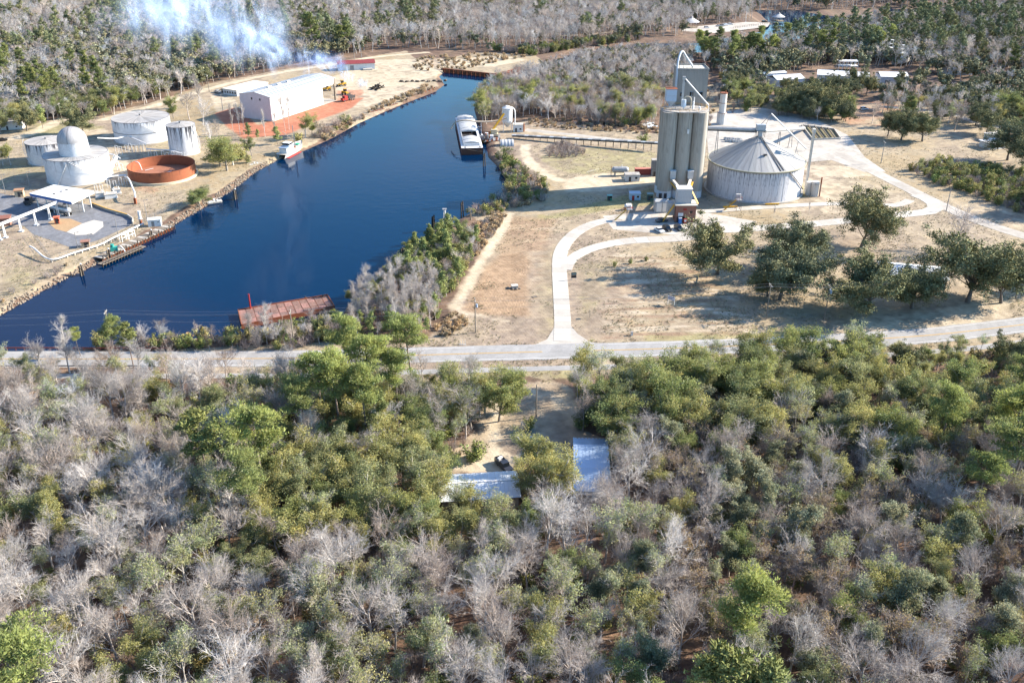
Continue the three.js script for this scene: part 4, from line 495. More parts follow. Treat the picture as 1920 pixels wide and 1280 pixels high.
// ---------- silo works ----------
const siloCon = streaked([160, 155, 146], [98, 93, 86], 19, 34.5, 0.7, 21, 0.95, { len: 1.4, n: 130, patch: 0.7 }), headCon = streaked([138, 136, 132], [96, 96, 96], 26, 46, 0.5, 22, 0.95, { len: 1.3, patch: 0.5 }), domeWall = streaked([198, 198, 202], [84, 86, 98], 10, 12.5, 0.8, 23, 0.9, { len: 1.5, n: 190, patch: 1.1 }), galv = mottled([150, 154, 158], [184, 186, 188], 4, 0.45, { metal: 0.25 });
{
  const t = thing('grain_silos', 'cluster of tall grey concrete silos with pipes on top', 'silo', [68, -369]), H = 34.5;
  for (const z of [3, -3]) for (const x of [-6, 0, 6]) part(t, 'silo_cylinder', cy(3.03, H, x, 0, z, 40), siloCon);
  part(t, 'infill_wall', [bx(12, H - 0.2, 0.8, 0, 0, 3), bx(12, H - 0.2, 0.8, 0, 0, -3), bx(0.8, H - 0.2, 6, -6, 0, 0), bx(0.8, H - 0.2, 6, 6, 0, 0)], siloCon);
  for (const z of [3, -3]) for (const x of [-6, 0, 6]) part(t, 'white_skirt', cy(3.1, 3, x, 0, z, 40, 3.1, true), streaked([204, 204, 208], [130, 126, 124], 19, 3, 0.4, 24));
  part(t, 'roof_deck', prism(many2(44, (i) => { const a = (i / 44) * 6.2832, c = Math.cos(a), s = Math.sin(a); return [c * 9.3 * Math.pow(Math.max(Math.abs(c), Math.abs(s)), -0.25), s * 6.3]; }), H, H + 0.35), tarRoof);
  const rail = many2(30, (i) => { const a = (i / 30) * 6.2832; return V(Math.cos(a) * 9.1, H + 1.4, Math.sin(a) * 6.1); }); part(t, 'guard_rail', [tubeGeo(rail, 0.05, 4, 90, true), tubeGeo(rail.map((p) => V(p.x, H + 0.9, p.z)), 0.04, 4, 90, true), ...rail.filter((_, i) => i % 2).map((p) => cy(0.05, 1.1, p.x, H + 0.3, p.z, 4))], yellowSteel);
  const f = part(t, 'dust_filter', [bx(4, 4.6, 3.6, -5.6, H + 3.4, -1), new THREE.CylinderGeometry(2.6, 0.5, 2.4, 4).rotateY(Math.PI / 4).translate(-5.6, H + 2.2, -1)], streaked([170, 186, 204], [110, 96, 86], 4, 4.6, 0.3, 25)); part(f, 'filter_leg', [[-1.8, -1.6], [1.8, -1.6], [-1.8, 1.6], [1.8, 1.6]].map(([x, z]) => bx(0.2, 3.6, 0.2, -5.6 + x, H + 0.3, -1 + z)), greySteel); part(f, 'filter_top_rail', [bx(4.4, 0.15, 4, -5.6, H + 8, -1)], rustSteel);
  part(t, 'vent_tank', [cy(0.95, 2.8, -0.6, H + 1.2, 0.6, 18), cy(0.2, 1, -0.6, H + 0.3, 0.6, 8)], streaked([196, 206, 216], [140, 130, 120], 6, 2.8, 0.3, 26));
  part(t, 'vent_pipe', tubeGeo([V(-0.6, H + 4, 0.6), V(-0.2, H + 5, 0.6), V(1.6, H + 5, 0.6), V(2.2, H + 4, 0.6), V(2.2, H + 0.6, 0.6)], 0.22, 7), mottled([170, 158, 136], [190, 180, 160], 2));
  part(t, 'stub_pipe', [cy(0.3, 3.2, 3, H + 0.3, 1.4, 8), cy(0.22, 4.4, 3.6, H + 0.3, -0.4, 8), cy(0.4, 1.4, 5.4, H + 0.3, 2.4, 8)], whitePipe);
  part(t, 'elevator_leg', [bx(0.8, 11, 0.6, -0.6, H + 0.3, -3.0), bx(1.2, 1.2, 1, -0.6, H + 11, -3.0)], galv); part(t, 'spout', [rod(V(-0.4, H + 11.6, -3.4), V(9.8, H + 1.2, -2.4), 0.26, 8)], whitePipe); part(t, 'spout', rod(V(9.8, H + 1.2, -2.4), V(10, H - 4, -2.4), 0.26, 8), whitePipe); part(t, 'spout_brace', [rod(V(6, H + 0.3, -2.6), V(6, H + 5, -2.8), 0.07, 4), rod(V(3, H + 0.3, -2.6), V(3, H + 8, -3), 0.07, 4), rod(V(6, H + 4.8, -2.8), V(3, H + 0.4, -2.8), 0.05, 4)], greySteel);
  for (const [x, z] of [[-3.6, 5.9], [3.4, 5.9]]) { const b = part(t, 'chute_box', [bx(2.2, 3, 2, x, 8.5, z), bx(1.6, 1.2, 1.6, x, 7.3, z)], streaked([186, 184, 182], [120, 112, 104], 4, 3, 0.4, 27)); part(b, 'chute_cap', bx(2.5, 0.15, 2.3, x, 11.5, z), whiteSteel); }
  part(t, 'wall_box', bx(0.8, 1.6, 0.6, 1, 26.5, 6.1), whiteSteel); part(t, 'ladder', [rod(V(9.1, 0, 3), V(9.1, H + 1, 3), 0.05, 4), rod(V(9.1, 0, 3.5), V(9.1, H + 1, 3.5), 0.05, 4)], greySteel);
  for (const x of [-8.6, -6.6]) part(t, 'base_door', bx(1.2, 2.2, 0.1, x + 0.6, 0, 6.15), darkSteel);
}
function many2(n, f) { return Array.from({ length: n }, (_, i) => f(i)); }
{
  const t = thing('headhouse', 'tall square concrete tower rising behind the silos', 'tower', [71.5, -380.6]), H = 46.8; t.scale.y = 1.032;
  part(t, 'wall', bx(12.2, H, 10), headCon); part(t, 'roof', bx(12, 0.25, 9.8, 0, H, 0), mottled([186, 178, 160], [204, 198, 182], 5)); for (const [x, z, w, d] of [[0, 5, 12.4, 0.3], [0, -5, 12.4, 0.3], [6.1, 0, 0.3, 9.6], [-6.1, 0, 0.3, 9.6]]) part(t, 'parapet', bx(w, 0.8, d, x, H - 0.05, z), headCon);
  for (const [x, y] of [[-3.2, 42.6], [-3.8, 37], [0, 37.2], [3.7, 37.2], [-3.6, 32], [0, 32], [3.7, 32]]) { const w = part(t, 'window', bx(1.3, 1.5, 0.08, x, y, 5.03), glassDark); part(w, 'frame', [bx(1.5, 0.12, 0.14, x, y - 0.1, 5.06), bx(1.5, 0.12, 0.14, x, y + 1.5, 5.06), bx(0.08, 1.5, 0.12, x, y, 5.1)], flat(96, 128, 150)); }
  part(t, 'elevator_pipe', tubeGeo([V(-6.5, 20, 5.2), V(-6.5, 44, 5.2), V(-6.2, 50, 4), V(-5, 53, 2), V(-4.2, 53.2, 1.4), V(-2.6, 51.2, 1), V(0.6, 47.2, 0.6)], 0.42, 9, 60), mottled([164, 176, 190], [188, 196, 206], 3, 0.5)); part(t, 'pipe_brace', [rod(V(-4.2, 52.8, 1.4), V(-3.4, 47, 1.2), 0.1, 5), rod(V(-4.2, 52.8, 1.4), V(-5.2, 47, 1.8), 0.1, 5), rod(V(-2.2, 50.4, 1), V(-2.2, 47, 2.6), 0.08, 5)], greySteel);
  part(t, 'roof_rail', [bx(5.4, 0.08, 0.08, 3.2, H + 1.6, -4.9), bx(0.08, 0.08, 9.6, 6.05, H + 1.6, 0), ...[-4.8, -1.6, 1.6, 4.8].map((z) => bx(0.08, 1, 0.08, 6.05, H + 0.7, z))], rustSteel);
}
{ // round store with conical roof
  const c = [100.4, -375.1], R = 19.2, h = 12.4, top = 22.2, t = thing('domed_store', 'huge round white walled store with a grey conical roof', 'silo', c), n = 48, roofM = [mottled([146, 146, 146], [176, 175, 172], 7, 0.9, { contrast: 2.4 }), mottled([154, 153, 151], [182, 180, 177], 6, 0.9, { contrast: 2.4 }), mottled([140, 140, 141], [170, 169, 168], 8, 0.9, { contrast: 2.4 })];
  for (let i = 0; i < n; i++) { const a = (i / n) * 2 * Math.PI, g = new THREE.CylinderGeometry(R + (i % 2) * 0.05, R + (i % 2) * 0.05, h, 3, 1, true, a, (2 * Math.PI / n) * 0.985), uv = g.attributes.uv; for (let k = 0; k < uv.count; k++) uv.setXY(k, uv.getX(k) * 2.5 + i * 2.5, uv.getY(k) * h); part(t, 'wall_panel', g.translate(0, h / 2 + 0.4, 0), domeWall); }
  part(t, 'wall_core', cy(R - 0.15, h, 0, 0.4, 0, 48, R - 0.15, true), concreteMats[1]); part(t, 'footing', cy(R + 1, 0.5, 0, 0, 0, 64), concreteMats[1]);
  for (let i = 0; i < n; i++) { const a = (i / n) * 2 * Math.PI, g = new THREE.CylinderGeometry(1.2, R + 0.5, top - h - 0.4, 2, 1, true, a, (2 * Math.PI / n) * 0.99); part(t, 'roof_panel', g.translate(0, (top + h) / 2 + 0.2 + (i % 2) * 0.05, 0), roofM[(i * 7) % 3]); }
  part(t, 'roof_core', new THREE.ConeGeometry(R + 0.2, top - h, 48, 1, true).translate(0, (top + h) / 2 - 0.1, 0), greySteel);
  part(t, 'ring_beam', new THREE.TorusGeometry(R + 0.4, 0.3, 6, 72).rotateX(Math.PI / 2).translate(0, h + 0.4, 0), mottled([150, 146, 120], [176, 172, 150], 4));
  const up = (a, r) => V(Math.sin(a) * r, lerp(top + 0.35, h + 0.55, (r - 1.2) / (R - 0.7)), Math.cos(a) * r); for (const a of [0.28, 0.36]) part(t, 'roof_rib', tubeGeo([up(a, 1.3), up(a, 10), up(a, 19)], 0.14, 5), darkSteel); part(t, 'roof_walk', many2(30, (i) => bx(1.3, 0.06, 0.12, 0, 0, 0).rotateY(0.32).translate(up(0.32, 1.6 + i * 0.6).x, up(0.32, 1.6 + i * 0.6).y + 0.1, up(0.32, 1.6 + i * 0.6).z)), greySteel);
  part(t, 'roof_hatch', bx(1.2, 0.5, 1, ...up(0.03, 11).toArray()), darkSteel);
  const hb = part(t, 'head_box', [bx(3.6, 2.4, 2.4, 0.2, top + 2.6, 0), bx(1.6, 2.6, 1.6, 0.2, top, 0)], mottled([150, 160, 172], [178, 184, 190], 3, 0.5)); part(hb, 'box_frame', [bx(0.15, 3, 0.15, -1.5, top, 1), bx(0.15, 3, 0.15, 1.9, top, 1), bx(0.15, 3, 0.15, -1.5, top, -1), bx(0.15, 3, 0.15, 1.9, top, -1), bx(4.4, 0.1, 3.2, 0.2, top + 2.5, 0)], darkSteel);
  part(t, 'mast', [rod(V(0.2, top + 5, 0), V(3.6, 31.6, 0.4), 0.12, 5), rod(V(2, top + 4.6, 0), V(3.6, 31.6, 0.4), 0.1, 5)], greySteel); part(t, 'incline_spout', [rod(V(3.6, 31.6, 0.4), V(18.8, h + 5.6, 3.2), 0.26, 8)], whitePipe); part(t, 'spout_support', [rod(V(14.4, h + 1.4, 2.6), V(15.4, h + 8.8, 2.6), 0.1, 5), rod(V(17, h + 0.8, 3), V(14.8, h + 6, 2.6), 0.08, 5), rod(V(14.6, h + 4.4, 2.6), V(18.6, h + 4.6, 3.1), 0.08, 5)], greySteel);
  part(t, 'elevator_leg', [bx(0.5, 26, 0.5, 20.6, 0, 3.4), bx(0.5, 26, 0.5, 20.6, 0, 4.8), bx(1, 1.4, 2.2, 20.6, 25, 4.1)], mottled([176, 172, 164], [196, 192, 184], 2)); part(t, 'wall_conduit', tubeGeo([V(Math.sin(0.5) * 19.5, h, Math.cos(0.5) * 19.5), V(Math.sin(0.7) * 19.6, 9, Math.cos(0.7) * 19.6), V(Math.sin(1) * 19.7, 4.5, Math.cos(1) * 19.7), V(Math.sin(1.25) * 19.8, 2, Math.cos(1.25) * 19.8)], 0.22, 6), greySteel);
  const v = thing('vertical_tank', 'small vertical tank with a rusty stack beside the domed store', 'tank', [123.4, -366.5]); part(v, 'tank', cy(1.5, 6, 0, 0, 0, 20), streaked([190, 186, 180], [120, 100, 86], 9, 6, 0.4, 28)); part(v, 'tank', cy(1.3, 5.4, -2, 0, -1.6, 20), streaked([190, 186, 180], [120, 100, 86], 9, 6, 0.4, 29)); part(v, 'stack', cy(0.3, 8, 1.9, 0, 0.8, 8), rustSteel); part(v, 'frame', [bx(4.4, 0.15, 0.15, -0.5, 5.2, 1.6), bx(0.15, 5.2, 0.15, -2.6, 0, 1.6), bx(0.15, 5.2, 0.15, 1.6, 0, 1.6)], greySteel);
}
function gallery(label, a, b, r, mat, posts) { const t = thing('conveyor_gallery', label, 'conveyor', [0, 0]); part(t, 'tube', rod(a, b, r, 14), mat); part(t, 'walkway', bar(a.clone().add(V(0, -r - 0.1, 0)), b.clone().add(V(0, -r - 0.1, 0)), r * 2.2, 0.15), greySteel); part(t, 'truss_rail', [bar(a.clone().add(V(0, r + 0.3, r)), b.clone().add(V(0, r + 0.3, r)), 0.1), bar(a.clone().add(V(0, -r * 0.2, r + 0.2)), b.clone().add(V(0, -r * 0.2, r + 0.2)), 0.1)], greySteel); for (const f of posts) { const p = a.clone().lerp(b, f); part(t, 'post', [bar(V(p.x - 0.9, 0, p.z), V(p.x - 0.2, p.y - r, p.z), 0.22), bar(V(p.x + 0.9, 0, p.z), V(p.x + 0.2, p.y - r, p.z), 0.22), bar(V(p.x - 0.6, p.y * 0.4, p.z), V(p.x + 0.6, p.y * 0.4, p.z), 0.14)], greySteel); } return t; }
gallery('white conveyor gallery linking the headhouse to the conical roof', V(77.7, 24.5, -380), V(99.5, 24.6, -376), 0.75, galv, [0.3]);
gallery('long white conveyor sloping from the conical roof down to the yard pit', V(102.4, 24.4, -376), P3([149.31,-473.93], 0.8), 0.7, galv, [0.35, 0.65]);
{ // open pit at the end of the yard conveyor
  const t = thing('loading_pit', 'open concrete loading pit with green weeds in the yard', 'pit', [0, 0]), c = [[150.15,-481.63],[164.43,-473.07],[162.07,-455.41],[147.78,-453.32]]; for (let i = 0; i < 4; i++) part(t, 'pit_wall', bar(P3(c[i], 0.4), P3(c[(i + 1) % 4], 0.4), 0.4, 0.8), concreteMats[0]); for (let i = 1; i < 5; i++) part(t, 'cross_beam', bar(P3(mid(c[0], c[1], i / 5), 0.8), P3(mid(c[3], c[2], i / 5), 0.8), 0.3, 0.5), timber); part(t, 'pit_floor', sheet(c, 0.06), mottled([92, 88, 60], [124, 116, 84], 5));
  const d = thing('process_tower', 'white and rust streaked process column behind the domed store', 'tower', [109.21,-485.76]); part(d, 'base_vessel', cy(2.4, 6, 0, 0, 0, 24), streaked([200, 198, 194], [150, 104, 66], 15, 6, 0.5, 31)); part(d, 'column', cy(1.75, 10, 0, 6, 0, 24), streaked([204, 200, 194], [168, 112, 66], 11, 10, 0.5, 32)); part(d, 'crown', [cy(1.9, 0.4, 0, 15.8, 0, 20), cy(0.25, 1.2, 0.8, 16, 0.4, 8)], rustSteel); for (const y of [6, 11]) part(d, 'band', new THREE.TorusGeometry(y > 6 ? 1.8 : 2.4, 0.12, 5, 24).rotateX(Math.PI / 2).translate(0, y, 0), rustSteel);
  const r = rng(91), pallet = (p, l, i) => { const o = thing('liquid_tote', l, 'tote', p, r() * 0.6, 'white liquid totes beside the gallery'); part(o, 'bottle', bx(1.1, 1.05, 1.1, 0, 0.16, 0), whiteSteel); part(o, 'cage', [bx(1.2, 0.05, 1.2, 0, 1.2, 0), ...[-0.58, 0, 0.58].flatMap((x) => [bx(0.04, 1.05, 0.04, x, 0.16, 0.58), bx(0.04, 1.05, 0.04, x, 0.16, -0.58)])], greySteel); part(o, 'pallet', bx(1.2, 0.14, 1.2), timber); }; const a = [104.44,-450.28], b = [111.72,-448.24]; for (let i = 0; i < 18; i++) { const p = mid(a, b, (i % 9) / 8.5); pallet([p[0] + r() * 0.6, p[1] - Math.floor(i / 9) * 3 - r()], 'white caged liquid tote standing on the yard behind the domed store', i); }
  for (let i = 0; i < 26; i++) { const a2 = [66.93,-474.90], b2 = [75.26,-476.52], p = mid(a2, b2, r()), o = thing('white_drum', 'white drum in the heap beside the conveyor', 'drum', [p[0], p[1] - r() * 9], r() * 6, 'white drums heaped near the silos'); part(o, 'shell', r() < 0.5 ? cy(0.6, 1.4, 0, 0, 0, 12) : new THREE.CylinderGeometry(0.6, 0.6, 1.5, 12).rotateZ(Math.PI / 2).translate(0, 0.6, 0), whiteSteel); part(o, 'hoop', new THREE.TorusGeometry(0.62, 0.05, 4, 12).rotateX(Math.PI / 2).translate(0, 0.7, 0), greySteel); }
}
{ // brick office with loading house above
  const t = thing('brick_loadout', 'brick office with a grey loading house and chutes in front of the silos', 'building', [65.4, -337.5], 0), bm = clayBrick;
  part(t, 'brick_wall', bx(7.6, 6.6, 6), clayBrick); part(t, 'roof', bx(8.4, 0.3, 6.8, 0, 6.6, 0), mottled([176, 168, 154], [196, 190, 178], 4)); part(t, 'door', bx(1.1, 2.2, 0.08, -2.6, 0, 3.04), darkSteel); part(t, 'window', bx(1.4, 1.1, 0.08, -0.8, 1.4, 3.04), glassDark); part(t, 'window', bx(1, 0.9, 0.08, 2, 3.6, 3.04), glassDark);
  part(t, 'red_sign', bx(1.3, 0.7, 0.06, -0.4, 4.8, 3.06), redPaint); part(t, 'white_notice', bx(1.9, 1.3, 0.06, -1.9, 2.5, 3.08), whitePaint);
  part(t, 'loading_house', bx(5.4, 5.4, 4.6, -0.6, 6.9, -1), streaked([170, 172, 176], [126, 126, 128], 5, 5.4, 0.3, 33, 0.6)); part(t, 'loading_house_roof', bx(5.8, 0.2, 5, -0.6, 12.3, -1), mottled([186, 188, 190], [204, 204, 204], 3)); part(t, 'loading_house', bx(3, 4.6, 4, -4.9, 2, -1.5), galv);
  for (const x of [-2.4, 3]) { part(t, 'chute', bar(V(x < 0 ? -1.6 : 1, 10.9, -3.2), V(x < 0 ? -1 : 6, 8, -24.4), 0.9, 0.8), mottled([186, 180, 168], [204, 198, 188], 3)); part(t, 'chute_stair', bar(V(x < 0 ? -2.6 : 2, 10.4, -3.2), V(x < 0 ? -2 : 7, 7.4, -24), 0.6, 0.12), yellowSteel); }
  part(t, 'yellow_stair', [bar(V(-8.6, 0.4, 3), V(-4.4, 6.6, 2.2), 0.9, 0.15), bar(V(-8.6, 1.5, 3.4), V(-4.4, 7.6, 2.6), 0.07), bar(V(2.4, 11, -1), V(4.6, 6.9, 1.6), 0.7, 0.12)], yellowSteel); part(t, 'roll_door', [bx(2, 3.6, 0.1, -8.4, 0.4, -8), bx(2, 3.6, 0.1, -6, 0.4, -8)], whitePaint); part(t, 'door_house', bx(5.6, 4.4, 4, -7.2, 0, -10.1), galv);
  const toilet = thing('portable_toilet', 'blue portable toilet against the brick office', 'portable toilet', [63.2, -333.2], 0.12); part(toilet, 'cabin', bx(1.1, 2.1, 1.1, 0, 0.1, 0), bluePaintAndShade); part(toilet, 'roof', bx(1.2, 0.15, 1.2, 0, 2.2, 0), flat(200, 206, 214)); part(toilet, 'door', bx(0.8, 1.8, 0.05, 0, 0.15, 0.57), flat(56, 116, 180)); part(toilet, 'base', bx(1.2, 0.1, 1.2), darkSteel);
  const vend = thing('vending_cabinet', 'red cabinet standing next to the portable toilet', 'cabinet', [65.1, -333.2], 0.12); part(vend, 'case', bx(1.1, 1.9, 0.8), redPaint); part(vend, 'front_panel', bx(0.8, 0.8, 0.05, 0, 0.9, 0.42), whitePaint);
}
// sampling platforms beside the drive
function platform(p, turn, label) { const t = thing('truck_platform', label, 'platform', p, turn); for (const [x, z] of [[-0.9, -0.9], [0.9, -0.9], [-0.9, 0.9], [0.9, 0.9]]) part(t, 'leg', bx(0.14, 4.2, 0.14, x, 0, z), greySteel); part(t, 'deck', bx(2.2, 0.12, 2.2, 0, 4.2, 0), greySteel); part(t, 'railing', [bx(2.2, 0.07, 0.07, 0, 5.3, 1.05), bx(2.2, 0.07, 0.07, 0, 5.3, -1.05), bx(0.07, 0.07, 2.2, 1.05, 5.3, 0), ...[-1.05, 0, 1.05].map((x) => bx(0.06, 1.1, 0.06, x, 4.3, 1.05))], flat(176, 120, 100)); part(t, 'stair', [bar(V(-1, 4.2, 0), V(-5.6, 0, 0), 0.9, 0.14)], yellowSteel); part(t, 'handrail', [bar(V(-1, 5.2, 0.45), V(-5.6, 1, 0.45), 0.06), bar(V(-1, 5.2, -0.45), V(-5.6, 1, -0.45), 0.06)], yellowSteel); part(t, 'sampler_arm', [cy(0.12, 2.4, 0.4, 4.3, 0.3, 8), rod(V(0.4, 6.6, 0.3), V(-1.8, 7, 1.4), 0.09, 6)], whitePipe); }
platform([44.51,-337.38], 0.1, 'railed truck platform with stairs beside the curved drive'); platform([88.40,-348.60], 0.05, 'railed truck platform with yellow stairs in front of the domed store');
for (const [p, l] of [[[85.94,-351.23], 'yellow painted kerb block beside the truck platform'], [[103.37,-354.57], 'yellow barrier beam below the domed store']]) { const t = thing('yellow_barrier', l, 'barrier', p, 0.06); part(t, 'beam', bx(5.6, 0.5, 0.5, 0, 0.3, 0), yellowSteel); for (const x of [-2.2, 2.2]) part(t, 'foot', bx(0.4, 0.3, 0.6, x, 0, 0), concreteMats[0]); }
// sheds left of the silos
function shed(name, label, p, turn, w, d, h, wall, roofM, rise = 0) { const t = thing(name, label, 'shed', p, turn); part(t, 'wall', bx(w, h, d), wall); if (rise) for (const s of [1, -1]) part(t, 'roof_slope', bx(w + 0.4, 0.14, Math.hypot(d / 2, rise) + 0.3).rotateX(s * Math.atan2(rise, d / 2)).translate(0, h + rise / 2 + 0.06, s * d / 4), roofM); else part(t, 'roof', bx(w + 0.4, 0.16, d + 0.4, 0, h, 0), roofM); part(t, 'door', bx(0.95, 2, 0.06, -w * 0.2, 0, d / 2 + 0.03), darkSteel); part(t, 'window', bx(0.9, 0.8, 0.06, w * 0.25, 1.1, d / 2 + 0.03), glassDark); return t; }
{
  shed('white_shed', 'small white shed with grey roof on the dirt track', [51.43,-387.83], 0.04, 6, 4, 2.8, whiteSteel, tarRoof);
  const t = thing('fuel_tank', 'silver horizontal tank on steel legs behind the white shed', 'tank', [46.99,-394.60], 0.02); part(t, 'tank', new THREE.CapsuleGeometry(1.3, 5, 6, 20).rotateZ(Math.PI / 2).translate(0, 2.6, 0), galv); part(t, 'saddle', [bx(0.4, 1.6, 2.2, -2.2, 0, 0), bx(0.4, 1.6, 2.2, 2.2, 0, 0)], concreteMats[0]); part(t, 'end_frame', [bx(0.12, 4, 0.12, -3.9, 0, -1), bx(0.12, 4, 0.12, -3.9, 0, 1), bx(0.12, 0.12, 2, -3.9, 3.9, 0)], rustSteel); part(t, 'fill_pipe', cy(0.12, 0.9, 0.6, 3.85, 0, 8), whitePipe);
  const c = thing('shipping_container', 'red shipping container beside the silos', 'container', [57.68,-396.57], 0.0); part(c, 'shell', bx(8, 2.6, 2.5), mottled([150, 70, 62], [170, 92, 82], 3)); for (let i = 0; i < 20; i++) part(c, 'rib', bx(0.18, 2.3, 0.06, -3.8 + i * 0.4, 0.15, 1.28), mottled([140, 62, 56], [158, 80, 72], 2)); part(c, 'roof', bx(8.05, 0.08, 2.55, 0, 2.6, 0), mottled([168, 96, 84], [184, 116, 102], 3));
  const g = thing('grey_cabinet', 'tall grey equipment cabinet against the silos', 'cabinet', [61.78,-394.60], 0); part(g, 'case', bx(2.6, 7, 3), streaked([120, 124, 130], [86, 88, 92], 4, 7, 0.4, 35)); part(g, 'cap', bx(2.8, 0.16, 3.2, 0, 7, 0), tarRoof); part(g, 'door', bx(1.2, 2.1, 0.06, 0, 0, 1.53), darkSteel);
  const b = shed('blue_shed', 'pale blue shed with a red door in the silo shadow', [49.59,-362.31], 0.03, 4.2, 3.4, 2.7, flat(150, 176, 196), flat(168, 182, 196)); b.children.find((m) => m.name === 'door').material = redPaint;
  shed('green_kiosk', 'small green kiosk on the shaded lawn', [39.33,-360.96], 0, 1.8, 1.6, 2, greenPaint, flat(120, 160, 150)); shed('transformer_hut', 'small dark green hut beside the pale blue shed', [55.65,-361.30], 0, 2.2, 2, 2.6, flat(70, 98, 92), flat(120, 140, 140));
  const m = thing('mixer_trailer', 'white tank trailer with hoses near the drive', 'trailer', [45.44,-349.17], 0.3); part(m, 'tank', new THREE.CapsuleGeometry(0.8, 1.6, 5, 14).rotateZ(Math.PI / 2).translate(0, 1.6, 0), whiteSteel); part(m, 'frame', bx(3.4, 0.2, 1.6, 0, 0.6, 0), redPaint); for (const z of [-0.8, 0.8]) wheelPart(m, 0.4, 0.25, 0.2, z); part(m, 'tow_bar', rod(V(-1.7, 0.65, 0), V(-3, 0.5, 0), 0.08, 5), redPaint);
}
